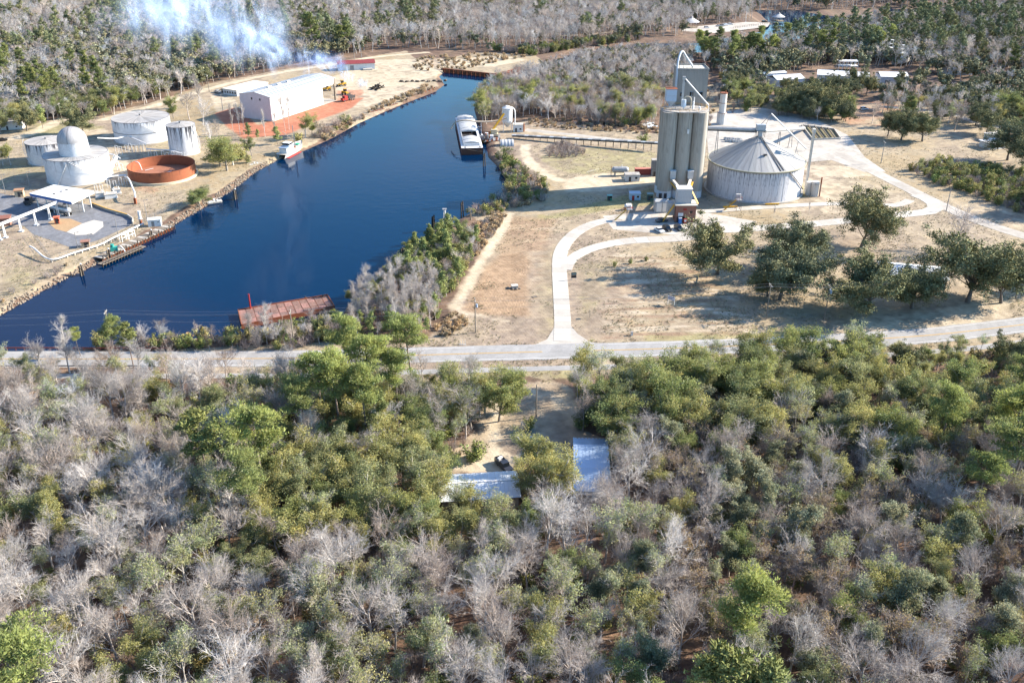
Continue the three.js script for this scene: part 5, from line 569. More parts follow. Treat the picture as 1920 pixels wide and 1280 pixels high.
// ---------- loading dock and long conveyor ----------
{
  const t = thing('long_conveyor', 'long covered belt conveyor running from the dock to the silos', 'conveyor', [0, 0]), a = [0.00,-457.34], b = [69.21,-432.94], n = 34, A = P3(a, 1.6), B = P3(b, 4.2);
  for (let i = 0; i < n; i++) { const p = A.clone().lerp(B, (i + 0.02) / n), q = A.clone().lerp(B, (i + 0.98) / n); part(t, 'cover', bar(p, q, 1.9, 0.35), i % 3 ? mottledGrey(i) : galv); }
  part(t, 'girder', [bar(A.clone().add(V(0, -0.5, 0.9)), B.clone().add(V(0, -0.5, 0.9)), 0.14, 0.5), bar(A.clone().add(V(0, -0.5, -0.9)), B.clone().add(V(0, -0.5, -0.9)), 0.14, 0.5)], darkSteel);
  for (let i = 1; i < 20; i++) { const p = A.clone().lerp(B, i / 20); part(t, 'leg', [bx(0.18, p.y - 0.6, 0.18, p.x, 0, p.z + 0.8), bx(0.18, p.y - 0.6, 0.18, p.x, 0, p.z - 0.8)], i > 15 ? concreteMats[1] : darkSteel); }
  const hp = thing('hopper_tower', 'white cylindrical hopper tower at the barge dock', 'hopper', [-2.37,-470.11]); part(hp, 'bin', cy(2.6, 7, 0, 5, 0, 24), streaked([206, 206, 206], [150, 140, 128], 16, 7, 0.35, 41)); part(hp, 'cone', cy(0.6, 2.6, 0, 2.4, 0, 24, 2.6), whiteSteel); part(hp, 'bin_roof', cy(2.7, 1, 0, 12, 0, 24, 0.8), whiteSteel); part(hp, 'leg', [[-2, -2], [2, -2], [-2, 2], [2, 2]].map(([x, z]) => bx(0.25, 6, 0.25, x, 0, z)), whitePipe); part(hp, 'top_frame', [bx(4.4, 0.12, 4.4, 0, 11.9, 0), bx(0.1, 1.1, 0.1, -2.1, 12, 2.1), bx(0.1, 1.1, 0.1, 2.1, 12, 2.1), bx(4.2, 0.08, 0.08, 0, 13, 2.1)], mottled([190, 178, 140], [206, 196, 164], 2)); part(hp, 'dust_pipe', tubeGeo([V(2, 12.4, 0), V(3.6, 11, 0), V(3.9, 6, 0.4), V(3.4, 1, 0.8)], 0.3, 7), whitePipe);
  const s = shed('dock_hut', 'white concrete hut with a rusty flue beside the hopper tower', [3.05,-470.91], 0, 5, 4, 3.6, whiteSteel, concreteMats[0]); part(s, 'flue', cy(0.35, 4, 3, 0, 1, 8), rustSteel);
  const cr = thing('barge_loader', 'yellow boomed barge loader reaching over the hopper barge', 'crane', [-9.28,-459.65]); part(cr, 'base', [bx(4.6, 1.2, 3.4, 0, 0.6, 0), bx(3, 2, 2.4, 0.4, 1.8, 0)], mottled([176, 160, 130], [196, 184, 156], 2)); part(cr, 'boom', [bar(V(-1.5, 1.8, 0), V(5.4, 11, -2.4), 0.7, 0.9)], yellowSteel); part(cr, 'counter_arm', bar(V(-0.6, 2.4, 0), V(-3, 1.4, 1.6), 0.8, 0.7), yellowSteel); part(cr, 'suction_pipe', tubeGeo([V(6.6, 8.6, -3), V(2, 7.4, -2.4), V(-8, 7.6, 0), V(-14, 8.6, 1.4), V(-18.6, 7.6, 2), V(-21, 4.4, 2.6)], 0.38, 8, 60), mottled([168, 150, 132], [188, 172, 154], 2)); part(cr, 'track', [bx(5, 0.6, 0.7, 0, 0, 1.6), bx(5, 0.6, 0.7, 0, 0, -1.6)], rubber); part(cr, 'pipe_frame', [bx(0.2, 7.2, 0.2, -6, -0.3, 0.6), bx(0.2, 7.2, 0.2, -6, -0.3, -0.6), bx(0.2, 7.2, 0.2, -10.6, -1.5, 0.8), bx(0.2, 7.2, 0.2, -10.6, -1.5, -0.8), bar(V(-6, 5, 0), V(-10.6, 5, 0), 0.18)], whitePipe);
  const dk = thing('loading_dock', 'cluttered steel loading dock beside the hopper barge', 'dock', [0, 0]), c0 = [-16.98,-452.07], c1 = [-5.92,-455.83]; for (let i = 0; i < 10; i++) { const p = mid(c0, c1, (i + 0.5) / 10); part(dk, 'deck_plate', bx(Math.hypot(c1[0] - c0[0], c1[1] - c0[1]) / 10 * 0.95, 0.2, 12 - (i < 3 ? 6 : 0), p[0], 0.1, p[1] - 2), i % 2 ? greySteel : rustSteel); } for (let i = 0; i < 7; i++) { const p = mid(c0, c1, i / 6); part(dk, 'pile', rod(V(p[0], -3.4, p[1] + 3.4), V(p[0], 1.4, p[1] + 3.4), 0.28, 8), darkTimber); } const rr = rng(55); for (let i = 0; i < 12; i++) { const p = mid(c0, c1, 0.15 + 0.8 * rr()); part(dk, 'machinery', rr() < 0.5 ? bx(1 + rr() * 1.6, 0.8 + rr() * 1.8, 1 + rr(), p[0], 0.32, p[1] - 5 + rr() * 7) : cy(0.3 + rr() * 0.4, 1 + rr() * 2.2, p[0], 0.32, p[1] - 5 + rr() * 7, 10), [whiteSteel, rustSteel, greySteel, timber, yellowSteel][Math.floor(rr() * 5)]); }
  const qh = thing('arched_hut', 'ribbed white half round hut by the dock', 'hut', [-2.57,-443.98], 0.12), R = 2.7, L = 6.4; for (let i = 0; i < 8; i++) part(qh, 'arch_panel', new THREE.CylinderGeometry(R + (i % 2) * 0.1, R + (i % 2) * 0.1, L / 8 * 0.96, 16, 1, true, 0, Math.PI).rotateZ(Math.PI / 2).rotateX(Math.PI / 2 * 0).translate(-L / 2 + (i + 0.5) * L / 8, 0, 0), i % 2 ? whiteSteel : galv); const es = new THREE.Shape(); es.absarc(0, 0, R - 0.05, 0, Math.PI); for (const x of [-L / 2 + 0.1, L / 2 - 0.1]) part(qh, 'end_wall', new THREE.ShapeGeometry(es, 16).rotateY(Math.PI / 2).translate(x, 0, 0), galv);
}
function mottledGrey(i) { return (mottledGrey.m ??= [mottled([92, 94, 98], [122, 124, 126], 4, 0.7), mottled([104, 106, 110], [136, 136, 138], 4, 0.7)])[i % 2]; }


// ---------- cars, poles, signs, near houses ----------
function sideShape(pts) { return new THREE.Shape(pts.map(([x, y]) => new THREE.Vector2(x, y))); }
function makeCar(label, p, turn, paint, kind, group) {
  const t = thing(kind === 'pickup' ? 'pickup_truck' : 'parked_car', label, kind === 'pickup' ? 'pickup' : 'car', p, turn, group), W = 1.82;
  const ext = (pts, w, m) => new THREE.ExtrudeGeometry(sideShape(pts), { depth: w, bevelEnabled: true, bevelSize: 0.06, bevelThickness: 0.06, bevelSegments: 2 }).translate(0, 0, -w / 2);
  const suv = kind !== 'sedan';
  if (kind === 'pickup') { part(t, 'body', [ext([[-2.7, 0.45], [2.7, 0.45], [2.75, 0.95], [1.6, 1.1], [-0.5, 1.1], [-0.5, 1.15], [-2.7, 1.15]], W)], paint); part(t, 'cab', ext([[-0.5, 1.1], [1.5, 1.1], [0.95, 1.75], [-0.4, 1.75]], W - 0.25), paint); part(t, 'bed_floor', bx(2, 0.05, 1.5, -1.6, 1.2, 0), darkSteel); part(t, 'bed_side', [bx(2.1, 0.4, 0.1, -1.6, 1.15, 0.88), bx(2.1, 0.4, 0.1, -1.6, 1.15, -0.88), bx(0.1, 0.4, 1.7, -2.66, 1.15, 0)], paint); } else { part(t, 'body', ext([[-2.25, 0.35], [2.25, 0.35], [2.3, 0.75], [1.3, 0.95], [-2.2, suv ? 1.05 : 0.95], [-2.3, 0.7]], W), paint); part(t, 'cab', ext(suv ? [[-2.15, 1], [1.2, 0.95], [0.5, 1.6], [-1.9, 1.62]] : [[-1.7, 0.95], [1.2, 0.95], [0.45, 1.42], [-0.95, 1.42]], W - 0.3), glassDark); part(t, 'roof', bx(suv ? 2.3 : 1.3, 0.06, W - 0.25, suv ? -0.7 : -0.25, suv ? 1.66 : 1.46, 0), paint); }
  if (kind === 'pickup') part(t, 'windscreen', ext([[1.12, 1.12], [1.52, 1.12], [1, 1.7], [0.9, 1.7]], W - 0.4), glassDark);
  for (const [x, z] of [[1.45, 0.85], [1.45, -0.85], [-1.45, 0.85], [-1.45, -0.85]]) wheelPart(t, 0.34, 0.22, x, z);
  for (const z of [-0.65, 0.65]) { part(t, 'headlight', bx(0.06, 0.16, 0.36, 2.36, 0.62, z), flat(210, 214, 216, 0.2)); part(t, 'tail_light', bx(0.06, 0.2, 0.26, kind === 'pickup' ? -2.78 : -2.36, 0.75, z), redPaint); }
  return t;
}
const carWhite = new THREE.MeshPhysicalMaterial({ color: 0xd2d4d6, roughness: 0.35, clearcoat: 0.6 }), carBlack = new THREE.MeshPhysicalMaterial({ color: 0x16181c, roughness: 0.3, clearcoat: 0.7 }), carGrey = new THREE.MeshPhysicalMaterial({ color: 0x30363e, roughness: 0.3, clearcoat: 0.7 }), carSilver = new THREE.MeshPhysicalMaterial({ color: 0x9aa0a6, roughness: 0.3, clearcoat: 0.7, metalness: 0.3 });
makeCar('white car parked in front of the brick office', [54.30,-324.71], -1.15, carWhite, 'sedan'); makeCar('black car parked beside the white car', [57.44,-326.22], -1.2, carBlack, 'suv'); makeCar('dark grey car parked apart from the black car', [61.74,-326.72], -1.25, carGrey, 'suv'); makeCar('dark motorcycle sized cart under the yellow stairs', [56.70,-335.35], 0.4, carGrey, 'sedan').name = 'small_cart';
makeCar('silver pickup beside the low white shed', [-174.91,-560.64], 2.4, carSilver, 'pickup'); makeCar('dark pickup at the corner of the low white shed', [-172.45,-563.21], 2.2, carGrey, 'pickup'); makeCar('dark car at the edge of the west woods', [-249.72,-451.76], 0.5, carBlack, 'sedan');
{ const t = makeCar('black pickup with a loaded bed on the sandy house yard', [-1.83,-173.36], -1.05, carBlack, 'pickup'); part(t, 'load', [bx(0.8, 0.5, 0.6, -1.5, 1.26, 0.3), bx(0.7, 0.35, 0.7, -2, 1.26, -0.4)], whiteSteel); }
for (const [p, k, l, m] of [[[161.79,-808.20], 'suv', 'white car at the river end of the far car park', carWhite], [[173.37,-817.22], 'sedan', 'pale car beside the far landing rail', carSilver], [[176.97,-819.51], 'suv', 'silver car in the row at the far landing', carSilver], [[180.28,-822.57], 'pickup', 'white pickup in the row at the far landing', carWhite], [[185.19,-826.44], 'suv', 'white car last in the row at the far landing', carWhite], [[217.44,-840.62], 'suv', 'dark car near the far boat ramp', carBlack], [[194.49,-517.17], 'suv', 'white car in the oak shade near the marina', carWhite]]) makeCar(l, p, 0.3, m, k);
// utility poles with crossarms and wires
const poleWood = mottled([118, 108, 98], [150, 140, 128], 1.5, 0.95);
function utilityPole(p, h, label, opt = {}) {
  const t = thing('utility_pole', label, 'utility pole', p, opt.turn ?? 0, null); part(t, 'pole', cy(0.2, h, 0, 0, 0, 8, 0.13), opt.mat ?? poleWood);
  if (!opt.plain) { part(t, 'crossarm', bx(0.14, 0.16, 2.6, 0, h - 0.7, 0), poleWood); for (const z of [-1.2, -0.5, 0.5, 1.2]) part(t, 'insulator', cy(0.07, 0.24, 0, h - 0.54, z, 6), whitePaint); part(t, 'brace', [rod(V(0.1, h - 1.5, 0), V(0.1, h - 0.7, 0.8), 0.03, 4), rod(V(0.1, h - 1.5, 0), V(0.1, h - 0.7, -0.8), 0.03, 4)], greySteel); }
  if (opt.transformer) for (const z of opt.transformer) part(t, 'transformer', [cy(0.3, 0.95, 0.45, h - 2.6, z, 12), cy(0.06, 0.25, 0.45, h - 1.65, z, 6)], flat(150, 168, 190, 0.5));
  return t;
}
const polesS = [[-150.68,-229.01],[-111.11,-230.61],[-61.23,-232.88],[-10.52,-241.09],[75.61,-250.18],[92.67,-249.45],[156.80,-264.75]];
const ph = [11, 12, 11, 10.8, 11.4, 11.4, 11]; const pl = ['utility pole in the bushes at the bridge end', 'utility pole with a pale crossarm rising from bushes', 'utility pole behind the rusty barge', 'utility pole with blue transformer beside the ploughed patch', 'utility pole on the mown field edge near the oaks', 'grey utility pole with three transformers under the oaks', 'utility pole by the highway bend'];
polesS.forEach((p, i) => utilityPole(p, ph[i], pl[i], { turn: 0.1, transformer: i === 3 ? [0.3] : i === 5 ? [-0.5, 0, 0.5] : null }));
for (let i = 1; i < polesS.length; i++) for (const [z, d] of [[-1.2, 0.45], [0.5, 0.45], [1.2, 0.45], [0, 3]]) { const a = P3([polesS[i - 1][0], polesS[i - 1][1] + z], ph[i - 1] - d), b = P3([polesS[i][0], polesS[i][1] + z], ph[i] - d), m = a.clone().lerp(b, 0.5); m.y -= a.distanceTo(b) * 0.012; const o = shade(new THREE.Mesh(tubeGeo([a, m, b], 0.022, 3, 10), flat(120, 124, 130, 0.5))); o.name = numbered('power_line'); tag(o, 'thin power line strung between the highway utility poles', 'power line', 'power lines along the highway'); scene.add(o); }
utilityPole([5.93,-195.02], 9, 'bare wooden pole beside the sandy turnaround', { plain: true }); utilityPole([2.25,-185.75], 4.2, 'leaning thin pole over the bush in the house yard', { plain: true, mat: greySteel }); utilityPole([167.49,-413.86], 10, 'tall grey floodlight pole at the yard corner', { mat: greySteel }); utilityPole([-234.49,-485.19], 11, 'utility pole among trees behind the turret tank'); utilityPole([169.74,-347.91], 9, 'thin leaning pole where the drive meets the side road', { plain: true, mat: greySteel }); utilityPole([-180.35,-562.47], 10, 'utility pole beside the low white shed'); utilityPole([-159.12,-514.94], 9, 'lamp pole with white head on the red clay', { plain: true, mat: greySteel }); utilityPole([-109.75,-667.72], 11, 'tall light pole behind the red roofed shed', { plain: true, mat: greySteel }); utilityPole([-105.56,-672.78], 9, 'shorter light pole behind the red roofed shed', { plain: true, mat: greySteel }); utilityPole([201.30,-840.62], 14, 'tall mast beside the far boat landing', { plain: true, mat: whitePipe });
// signs and small things on the lawn
{
  const s = thing('field_sign', 'dark two panel sign on posts beside the driveway', 'sign', [20.08,-279.62], 0.1); part(s, 'post', [bx(0.12, 2.6, 0.12, -0.75, 0, 0), bx(0.12, 2.6, 0.12, 0.75, 0, 0)], whitePaint); part(s, 'upper_panel', bx(1.7, 0.95, 0.08, 0, 1.7, 0.1), flat(52, 84, 80)); part(s, 'lower_panel', bx(1.7, 0.85, 0.08, 0, 0.75, 0.1), flat(28, 30, 36)); part(s, 'panel_stripe', bx(1.4, 0.1, 0.03, 0, 2.1, 0.16), whitePaint);
  const b = thing('banner_sign', 'white board sign with blue lettering bars on the mown field', 'sign', [48.80,-260.22], -0.62), c = document.createElement('canvas'); c.width = 256; c.height = 128; const g = c.getContext('2d'); g.fillStyle = '#d8dade'; g.fillRect(0, 0, 256, 128); g.fillStyle = '#3c5488'; g.fillRect(14, 18, 228, 26); g.fillRect(14, 58, 150, 16); g.fillRect(30, 88, 200, 14); const tx = new THREE.CanvasTexture(c); tx.colorSpace = THREE.SRGBColorSpace;
  const board = new THREE.BoxGeometry(2.4, 1.3, 0.06).translate(0, 2.2, 0.08); part(b, 'board', board, new THREE.MeshStandardMaterial({ map: tx, roughness: 0.6 })); part(b, 'post', [bx(0.12, 2.9, 0.1, -1.1, 0, 0), bx(0.12, 2.9, 0.1, 1.1, 0, 0)], whitePaint);
  const v = thing('well_box', 'grey concrete box with rubble in the ploughed patch', 'utility box', [0.82,-273.12], 0.2); part(v, 'box', bx(2, 0.9, 1.6), concreteMats[0]); part(v, 'lid', bx(2.2, 0.14, 1.8, 0, 0.9, 0), concreteMats[2]); for (const [x, z, r] of [[-1.8, 0.5, 0.5], [-2.2, -0.4, 0.4], [1.4, 1.1, 0.4], [0.4, 1.3, 0.5], [-0.8, 1.2, 0.35]]) part(v, 'stone', new THREE.IcosahedronGeometry(r, 0).scale(1.3, 0.7, 1).translate(x, 0.2, z), timber);
  const u = thing('utility_pedestal', 'small white utility pedestal on the roadside grass', 'utility box', [34.39,-239.30], 0); part(u, 'case', bx(0.6, 1, 0.5), whitePaint); part(u, 'cap', bx(0.7, 0.12, 0.6, 0, 1, 0), greySteel);
  const w = thing('pipe_stand', 'low white pipe frame on the roadside grass', 'pipe frame', [-13.90,-233.72], 0); part(w, 'upright', [bx(0.1, 1.3, 0.1, -0.7, 0, 0), bx(0.1, 1.3, 0.1, 0, 0, 0), bx(0.1, 1.3, 0.1, 0.7, 0, 0)], whitePaint); part(w, 'base_rail', bx(1.9, 0.12, 0.2, 0, 0, 0.2), whitePaint);
  const sp = thing('road_sign', 'small post sign casting a dark shadow by the driveway mouth', 'sign', [23.15,-251.03], 0); part(sp, 'post', cy(0.04, 2.3, 0, 0, 0, 6), greySteel); part(sp, 'panel', bx(0.05, 0.8, 0.9, 0, 1.5, 0), greySteel);
  const pl2 = thing('pallet_frame', 'small timber pallet lying on the dry grass', 'pallet', [7.05,-266.12], 0.5); for (let i = 0; i < 4; i++) part(pl2, 'slat', bx(1.6, 0.06, 0.2, 0, 0.12, -0.5 + i * 0.32), timber); part(pl2, 'bearer', [bx(0.1, 0.12, 1.3, -0.6, 0, 0), bx(0.1, 0.12, 1.3, 0.6, 0, 0)], timber);
  const f = thing('lawn_fence', 'short pale rail fence on the dock lawn', 'fence', [0, 0]), a = [32.63,-396.57], e = [38.25,-401.17]; for (let i = 0; i < 8; i++) { const p = mid(a, e, i / 7); part(f, 'post', bx(0.08, 1.1, 0.08, p[0], 0, p[1]), whitePipe); } part(f, 'rail', bar(P3(a, 1), P3(e, 1), 0.06), whitePipe);
}
// bridge rails at the west end of the highway
{
  for (const [d, l, m] of [[-5.2, 'rusty red bridge rail on the river side of the highway', mottled([130, 60, 52], [150, 82, 70], 3)], [5.2, 'grey guard rail on the woods side of the highway', greySteel]]) { const t = thing('guard_rail', l, 'guard rail', [0, 0]), pts = hwy.filter(([x]) => x < [-91.13,-225.24][0] && x > -230); for (let i = 1; i < pts.length; i++) { const a = P3([pts[i - 1][0], pts[i - 1][1] + d], 0.75), b = P3([pts[i][0], pts[i][1] + d], 0.75); part(t, 'rail', bar(a, b, 0.1, 0.35), m); for (const f of [0, 0.5]) { const q = a.clone().lerp(b, f); part(t, 'post', bx(0.14, 0.9, 0.14, q.x, 0, q.z), m); } } }
}
// houses in the woods
{
  const bm = mottled([134, 162, 196], [162, 184, 208], 5, 0.35, { metal: 0.3 }), w = mottled([140, 128, 116], [164, 152, 140], 3);  // pale roof metal with the blue of tree shade tinted into its colour
  const t = thing('metal_roof_house', 'long building with a ribbed metal roof tinted with blue shade in the clearing', 'house', [17.3, -168.5], -0.05); part(t, 'wall', bx(7.2, 3.6, 22, 0, 0, -0.6), w);
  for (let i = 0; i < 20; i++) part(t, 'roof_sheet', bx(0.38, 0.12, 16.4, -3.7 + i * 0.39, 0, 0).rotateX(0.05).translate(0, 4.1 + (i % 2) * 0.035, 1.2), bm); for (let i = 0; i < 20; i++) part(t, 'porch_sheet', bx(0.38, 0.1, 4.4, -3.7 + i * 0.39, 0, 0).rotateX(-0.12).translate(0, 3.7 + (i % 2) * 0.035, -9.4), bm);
  part(t, 'roof_step', bx(7.9, 0.5, 0.16, 0, 3.75, -7.1), darkSteel); part(t, 'fascia', [bx(0.1, 0.3, 16.4, -3.95, 3.7, 1.2), bx(0.1, 0.3, 16.4, 4, 3.7, 1.2)], whitePaint); for (const x of [-3.4, 0, 3.4]) part(t, 'porch_post', bx(0.16, 3.4, 0.16, x, 0, -11.4), whitePaint); part(t, 'door', bx(1, 2.1, 0.06, -1, 0, -11.66), brickRed); for (const z of [-6, 0, 5]) part(t, 'window', bx(0.06, 1.1, 1.2, -3.64, 1.3, z), glassDark);
  const h = thing('white_roof_house', 'house with a pale metal gable roof hidden among trees', 'house', [-7, -162], 0.1); part(h, 'wall', bx(16, 3, 8), w); for (const s of [1, -1]) for (let i = 0; i < 21; i++) part(h, 'roof_sheet', bx(0.78, 0.12, 5).rotateX(s * 0.22).translate(-8.1 + i * 0.81, 3.6 + (i % 2) * 0.03, s * 2.35), mottledPale()); part(h, 'ridge_cap', bx(17, 0.14, 0.5, 0, 4.22, 0), whiteSteel); for (const x of [-5, 0, 4]) part(h, 'window', bx(1.1, 1.1, 0.06, x, 1.2, 4.03), glassDark); part(h, 'door', bx(1, 2.1, 0.06, 2, 0, -4.03), brickRed);
  const sh = thing('garden_shed', 'small shed roof tinted with blue shade behind the long building', 'shed', [21.06,-160.57], 0.2); part(sh, 'wall', bx(4, 2.2, 3.4), w); part(sh, 'roof', bx(4.5, 0.14, 3.9, 0, 2.2, 0), bm); part(sh, 'door', bx(0.9, 1.8, 0.06, 0, 0, 1.73), darkSteel);
  const mb = thing('mailbox_post', 'short post with a white box in the house yard', 'mailbox', [4.45,-183.92], 0.3); part(mb, 'post', bx(0.1, 1.2, 0.1), timber); part(mb, 'box', bx(0.5, 0.3, 0.3, 0, 1.2, 0), whitePaint); part(mb, 'arm', bx(0.9, 0.06, 0.06, -0.2, 1.5, 0), timber);
  const oh = thing('oak_house', 'white roofed house under the lawn oaks', 'house', [129.31,-278.89], -0.25); part(oh, 'wall', bx(20, 3.4, 10), whiteSteel); for (const s of [1, -1]) part(oh, 'roof_slope', bx(21, 0.16, 6.2).rotateX(s * 0.28).translate(0, 4.3, s * 2.8), mottledPale()); part(oh, 'ridge_cap', bx(21, 0.16, 0.5, 0, 5.2, 0), whitePaint); for (const x of [-7, -3, 2, 6]) part(oh, 'window', bx(1.2, 1.2, 0.06, x, 1.2, 5.03), glassDark);
}
function mottledPale() { return (mottledPale.m ??= mottled([178, 190, 204], [200, 208, 216], 5, 0.4)); }
// ---------- marina sheds, boats on stands, far landing ----------
{
  const whiteRoof = mottled([206, 206, 208], [216, 216, 216], 12, 0.7);
  const big = (name, label, p, turn, w, d, h, rise) => { const t = thing(name, label, 'shed', p, turn); part(t, 'wall', bx(w, h, d), mottled([186, 190, 200], [204, 206, 212], 7)); for (const s of [1, -1]) part(t, 'roof_slope', bx(w + 0.8, 0.2, Math.hypot(d / 2, rise) + 0.4).rotateX(s * Math.atan2(rise, d / 2)).translate(0, h + rise / 2 + 0.08, s * d / 4), whiteRoof); part(t, 'ridge_cap', bx(w + 0.8, 0.2, 0.6, 0, h + rise + 0.05, 0), whitePaint); for (let i = 0; i < Math.floor(w / 6); i++) part(t, 'bay_door', bx(3, h * 0.7, 0.08, -w / 2 + 4 + i * 6, 0, d / 2 + 0.05), greySteel); return t; };
  big('boat_shed', 'large white roofed boat shed among oaks', [205.63,-591.48], -0.3, 30, 16, 5, 1.6); big('boat_shed', 'white corrugated shed with open side near the trees', [165.89,-575.13], 0.25, 18, 12, 6, 1.6); big('boat_shed', 'white roofed shed beside the boat stands', [232.93,-583.20], -0.1, 16, 14, 6, 1.6); big('boat_shed', 'small white trailer shed at the edge of the west yard', [164.48,-599.98], 0.3, 16, 5, 4, 0.6); big('boat_shed', 'long low white roof behind the marina trees', [288.58,-617.65], 0.1, 16, 9, 4, 1);
  const rack2 = thing('boat_rack', 'open white boat rack in the marina yard', 'boat rack', [221.47,-631.54], -0.05); for (const y of [0, 3]) part(rack2, 'beam', bx(13, 0.25, 6, 0, y + 2.6, 0), whitePipe); for (let i = 0; i < 6; i++) for (const z of [-2.8, 2.8]) part(rack2, 'post', bx(0.3, 6, 0.3, -6.3 + i * 2.5, 0, z), whitePipe);
  const yacht = (p, turn, s, label) => { const t = thing('yacht', label, 'boat', p, turn, null, 1.9 * s), [h, d] = hullGeo(15, 4.6, 2.6, 1.4, 0.5); part(t, 'hull', h, hullWhite); part(t, 'deck', d, whitePaint); const c = part(t, 'cabin', [bx(6.4, 1.8, 3.6, -1, 1.2, 0), bx(4.4, 1.5, 3, -1.4, 3, 0)], hullWhite); part(c, 'cabin_window', [bx(6.5, 0.5, 3.66, -1, 2.1, 0), bx(0.1, 0.8, 2.6, 0.85, 3.3, 0)], glassDark); part(t, 'flybridge', bx(4.8, 0.14, 3.4, -1.6, 5.2, 0), whitePaint); part(t, 'tower', [...[[-2.6, 1.3], [-2.6, -1.3], [-0.4, 1.3], [-0.4, -1.3]].map(([x, z]) => rod(V(x, 4.4, z), V(-1.5 + (x + 1.5) * 0.4, 9.4, z * 0.5), 0.07, 5)), bx(1.8, 0.1, 1.6, -1.5, 9.4, 0), bx(1.6, 0.08, 1.5, -1.5, 7.2, 0)], whitePipe); part(t, 'outrigger', [rod(V(-1, 4.4, 1.6), V(-4, 12, 2.6), 0.05, 4), rod(V(-1, 4.4, -1.6), V(-4, 12, -2.6), 0.05, 4)], whitePipe); part(t, 'stand', [bx(0.4, 1.2, 3.4, -4, -1.9, 0), bx(0.4, 1.2, 3, 2, -1.9, 0)], timber); t.scale.setScalar(s); };
  for (const [p, turn, s, l] of [[[195.47,-690.48], 0.9, 1.05, 'white yacht with tall tower among bare trees'], [[214.99,-710.47], 0.6, 0.9, 'white yacht half hidden behind the oaks'], [[219.94,-682.23], 0.4, 0.9, 'white boat on stands next to the boat rack'], [[250.00,-682.23], 0.5, 0.9, 'white yacht behind the boat rack'], [[257.56,-671.51], 0.9, 0.9, 'small white yacht left of the tall tower yacht'], [[262.47,-666.26], 0.9, 1.2, 'white yacht with the tallest tower in the boat yard'], [[264.05,-648.47], 0.55, 1.15, 'white yacht with long bow toward the yard'], [[278.32,-661.09], 0.9, 0.8, 'small white yacht at the trees beside the long bow yacht'], [[300.91,-674.16], 0.4, 0.7, 'small white boat showing through the marina trees']]) yacht(p, turn, s, l);
  hut('lawn_cottage', 'small white cottage with pale roof at the east lawn', [229.72,-440.11], 0.35, 9, 7, 3, whiteSteel, whiteRoof, 0.5); hut('site_office', 'white box trailer beside the marina lane', [219.69,-513.90], 0.1, 3, 2.6, 4.6, whiteSteel, whitePaint); hut('side_hut', 'white hut corner by the east thicket', [236.50,-453.82], 0.3, 7, 5, 3, whiteSteel, whiteRoof); hut('west_cottage', 'white cottage hidden in trees west of the tanks', [-258.17,-476.86], 0.2, 14, 8, 4, whiteSteel, tarRoof);
  const gz = (p, s, label) => { const t = thing('gazebo', label, 'gazebo', p); part(t, 'roof', new THREE.ConeGeometry(4.8 * s, 2.6 * s, 8).translate(0, 4.2 * s, 0), mottled([150, 152, 156], [176, 178, 180], 4)); for (let i = 0; i < 8; i++) part(t, 'post', bx(0.2, 3 * s, 0.2, Math.cos(i * 0.785) * 3.9 * s, 0, Math.sin(i * 0.785) * 3.9 * s), timber); part(t, 'floor', cy(4.2 * s, 0.2, 0, 0.1, 0, 8), timber); part(t, 'cupola', new THREE.ConeGeometry(1 * s, 1 * s, 8).translate(0, 5.7 * s, 0), greySteel); }; gz([149.43,-813.44], 1.5, 'grey roofed gazebo by the far car park'); gz([231.45,-848.70], 1.2, 'white roofed gazebo at the tip of the far landing');
  const bw = thing('boardwalk', 'long pale boardwalk with rails through the far marsh trees', 'boardwalk', [0, 0]), a = [30.00,-765.74], b = [98.14,-805.98], n = 40, ty = turnOf(a, b), L = Math.hypot(b[0] - a[0], b[1] - a[1]) / n; for (let i = 0; i < n; i++) { const c = mid(a, b, (i + 0.5) / n); part(bw, 'deck_section', bx(L * 0.97, 0.2, 2.4, c[0], 3.4, c[1], ty), timber); part(bw, 'rail_section', [bx(L, 0.12, 0.12, c[0], 4.6, c[1] + 1.2, ty), bx(L, 0.12, 0.12, c[0], 4.6, c[1] - 1.2, ty), bx(0.15, 1.2, 0.15, c[0], 3.5, c[1] + 1.2), bx(0.2, 3.4, 0.2, c[0], 0, c[1])], mottledPale()); }
  const fl = thing('landing_fence', 'pale rail fence round the far car park', 'fence', [0, 0]), p0 = [162.32,-836.63], p1 = [187.42,-848.70], p2 = [183.22,-805.98], p3 = [219.68,-832.68]; for (const [u, v] of [[p0, p1], [p2, p3]]) { for (let i = 0; i <= 16; i++) { const c = mid(u, v, i / 16); part(fl, 'post', bx(0.2, 1.4, 0.2, c[0], 0, c[1]), timber); } part(fl, 'rail', bar(P3(u, 1.2), P3(v, 1.2), 0.2), timber); }
}
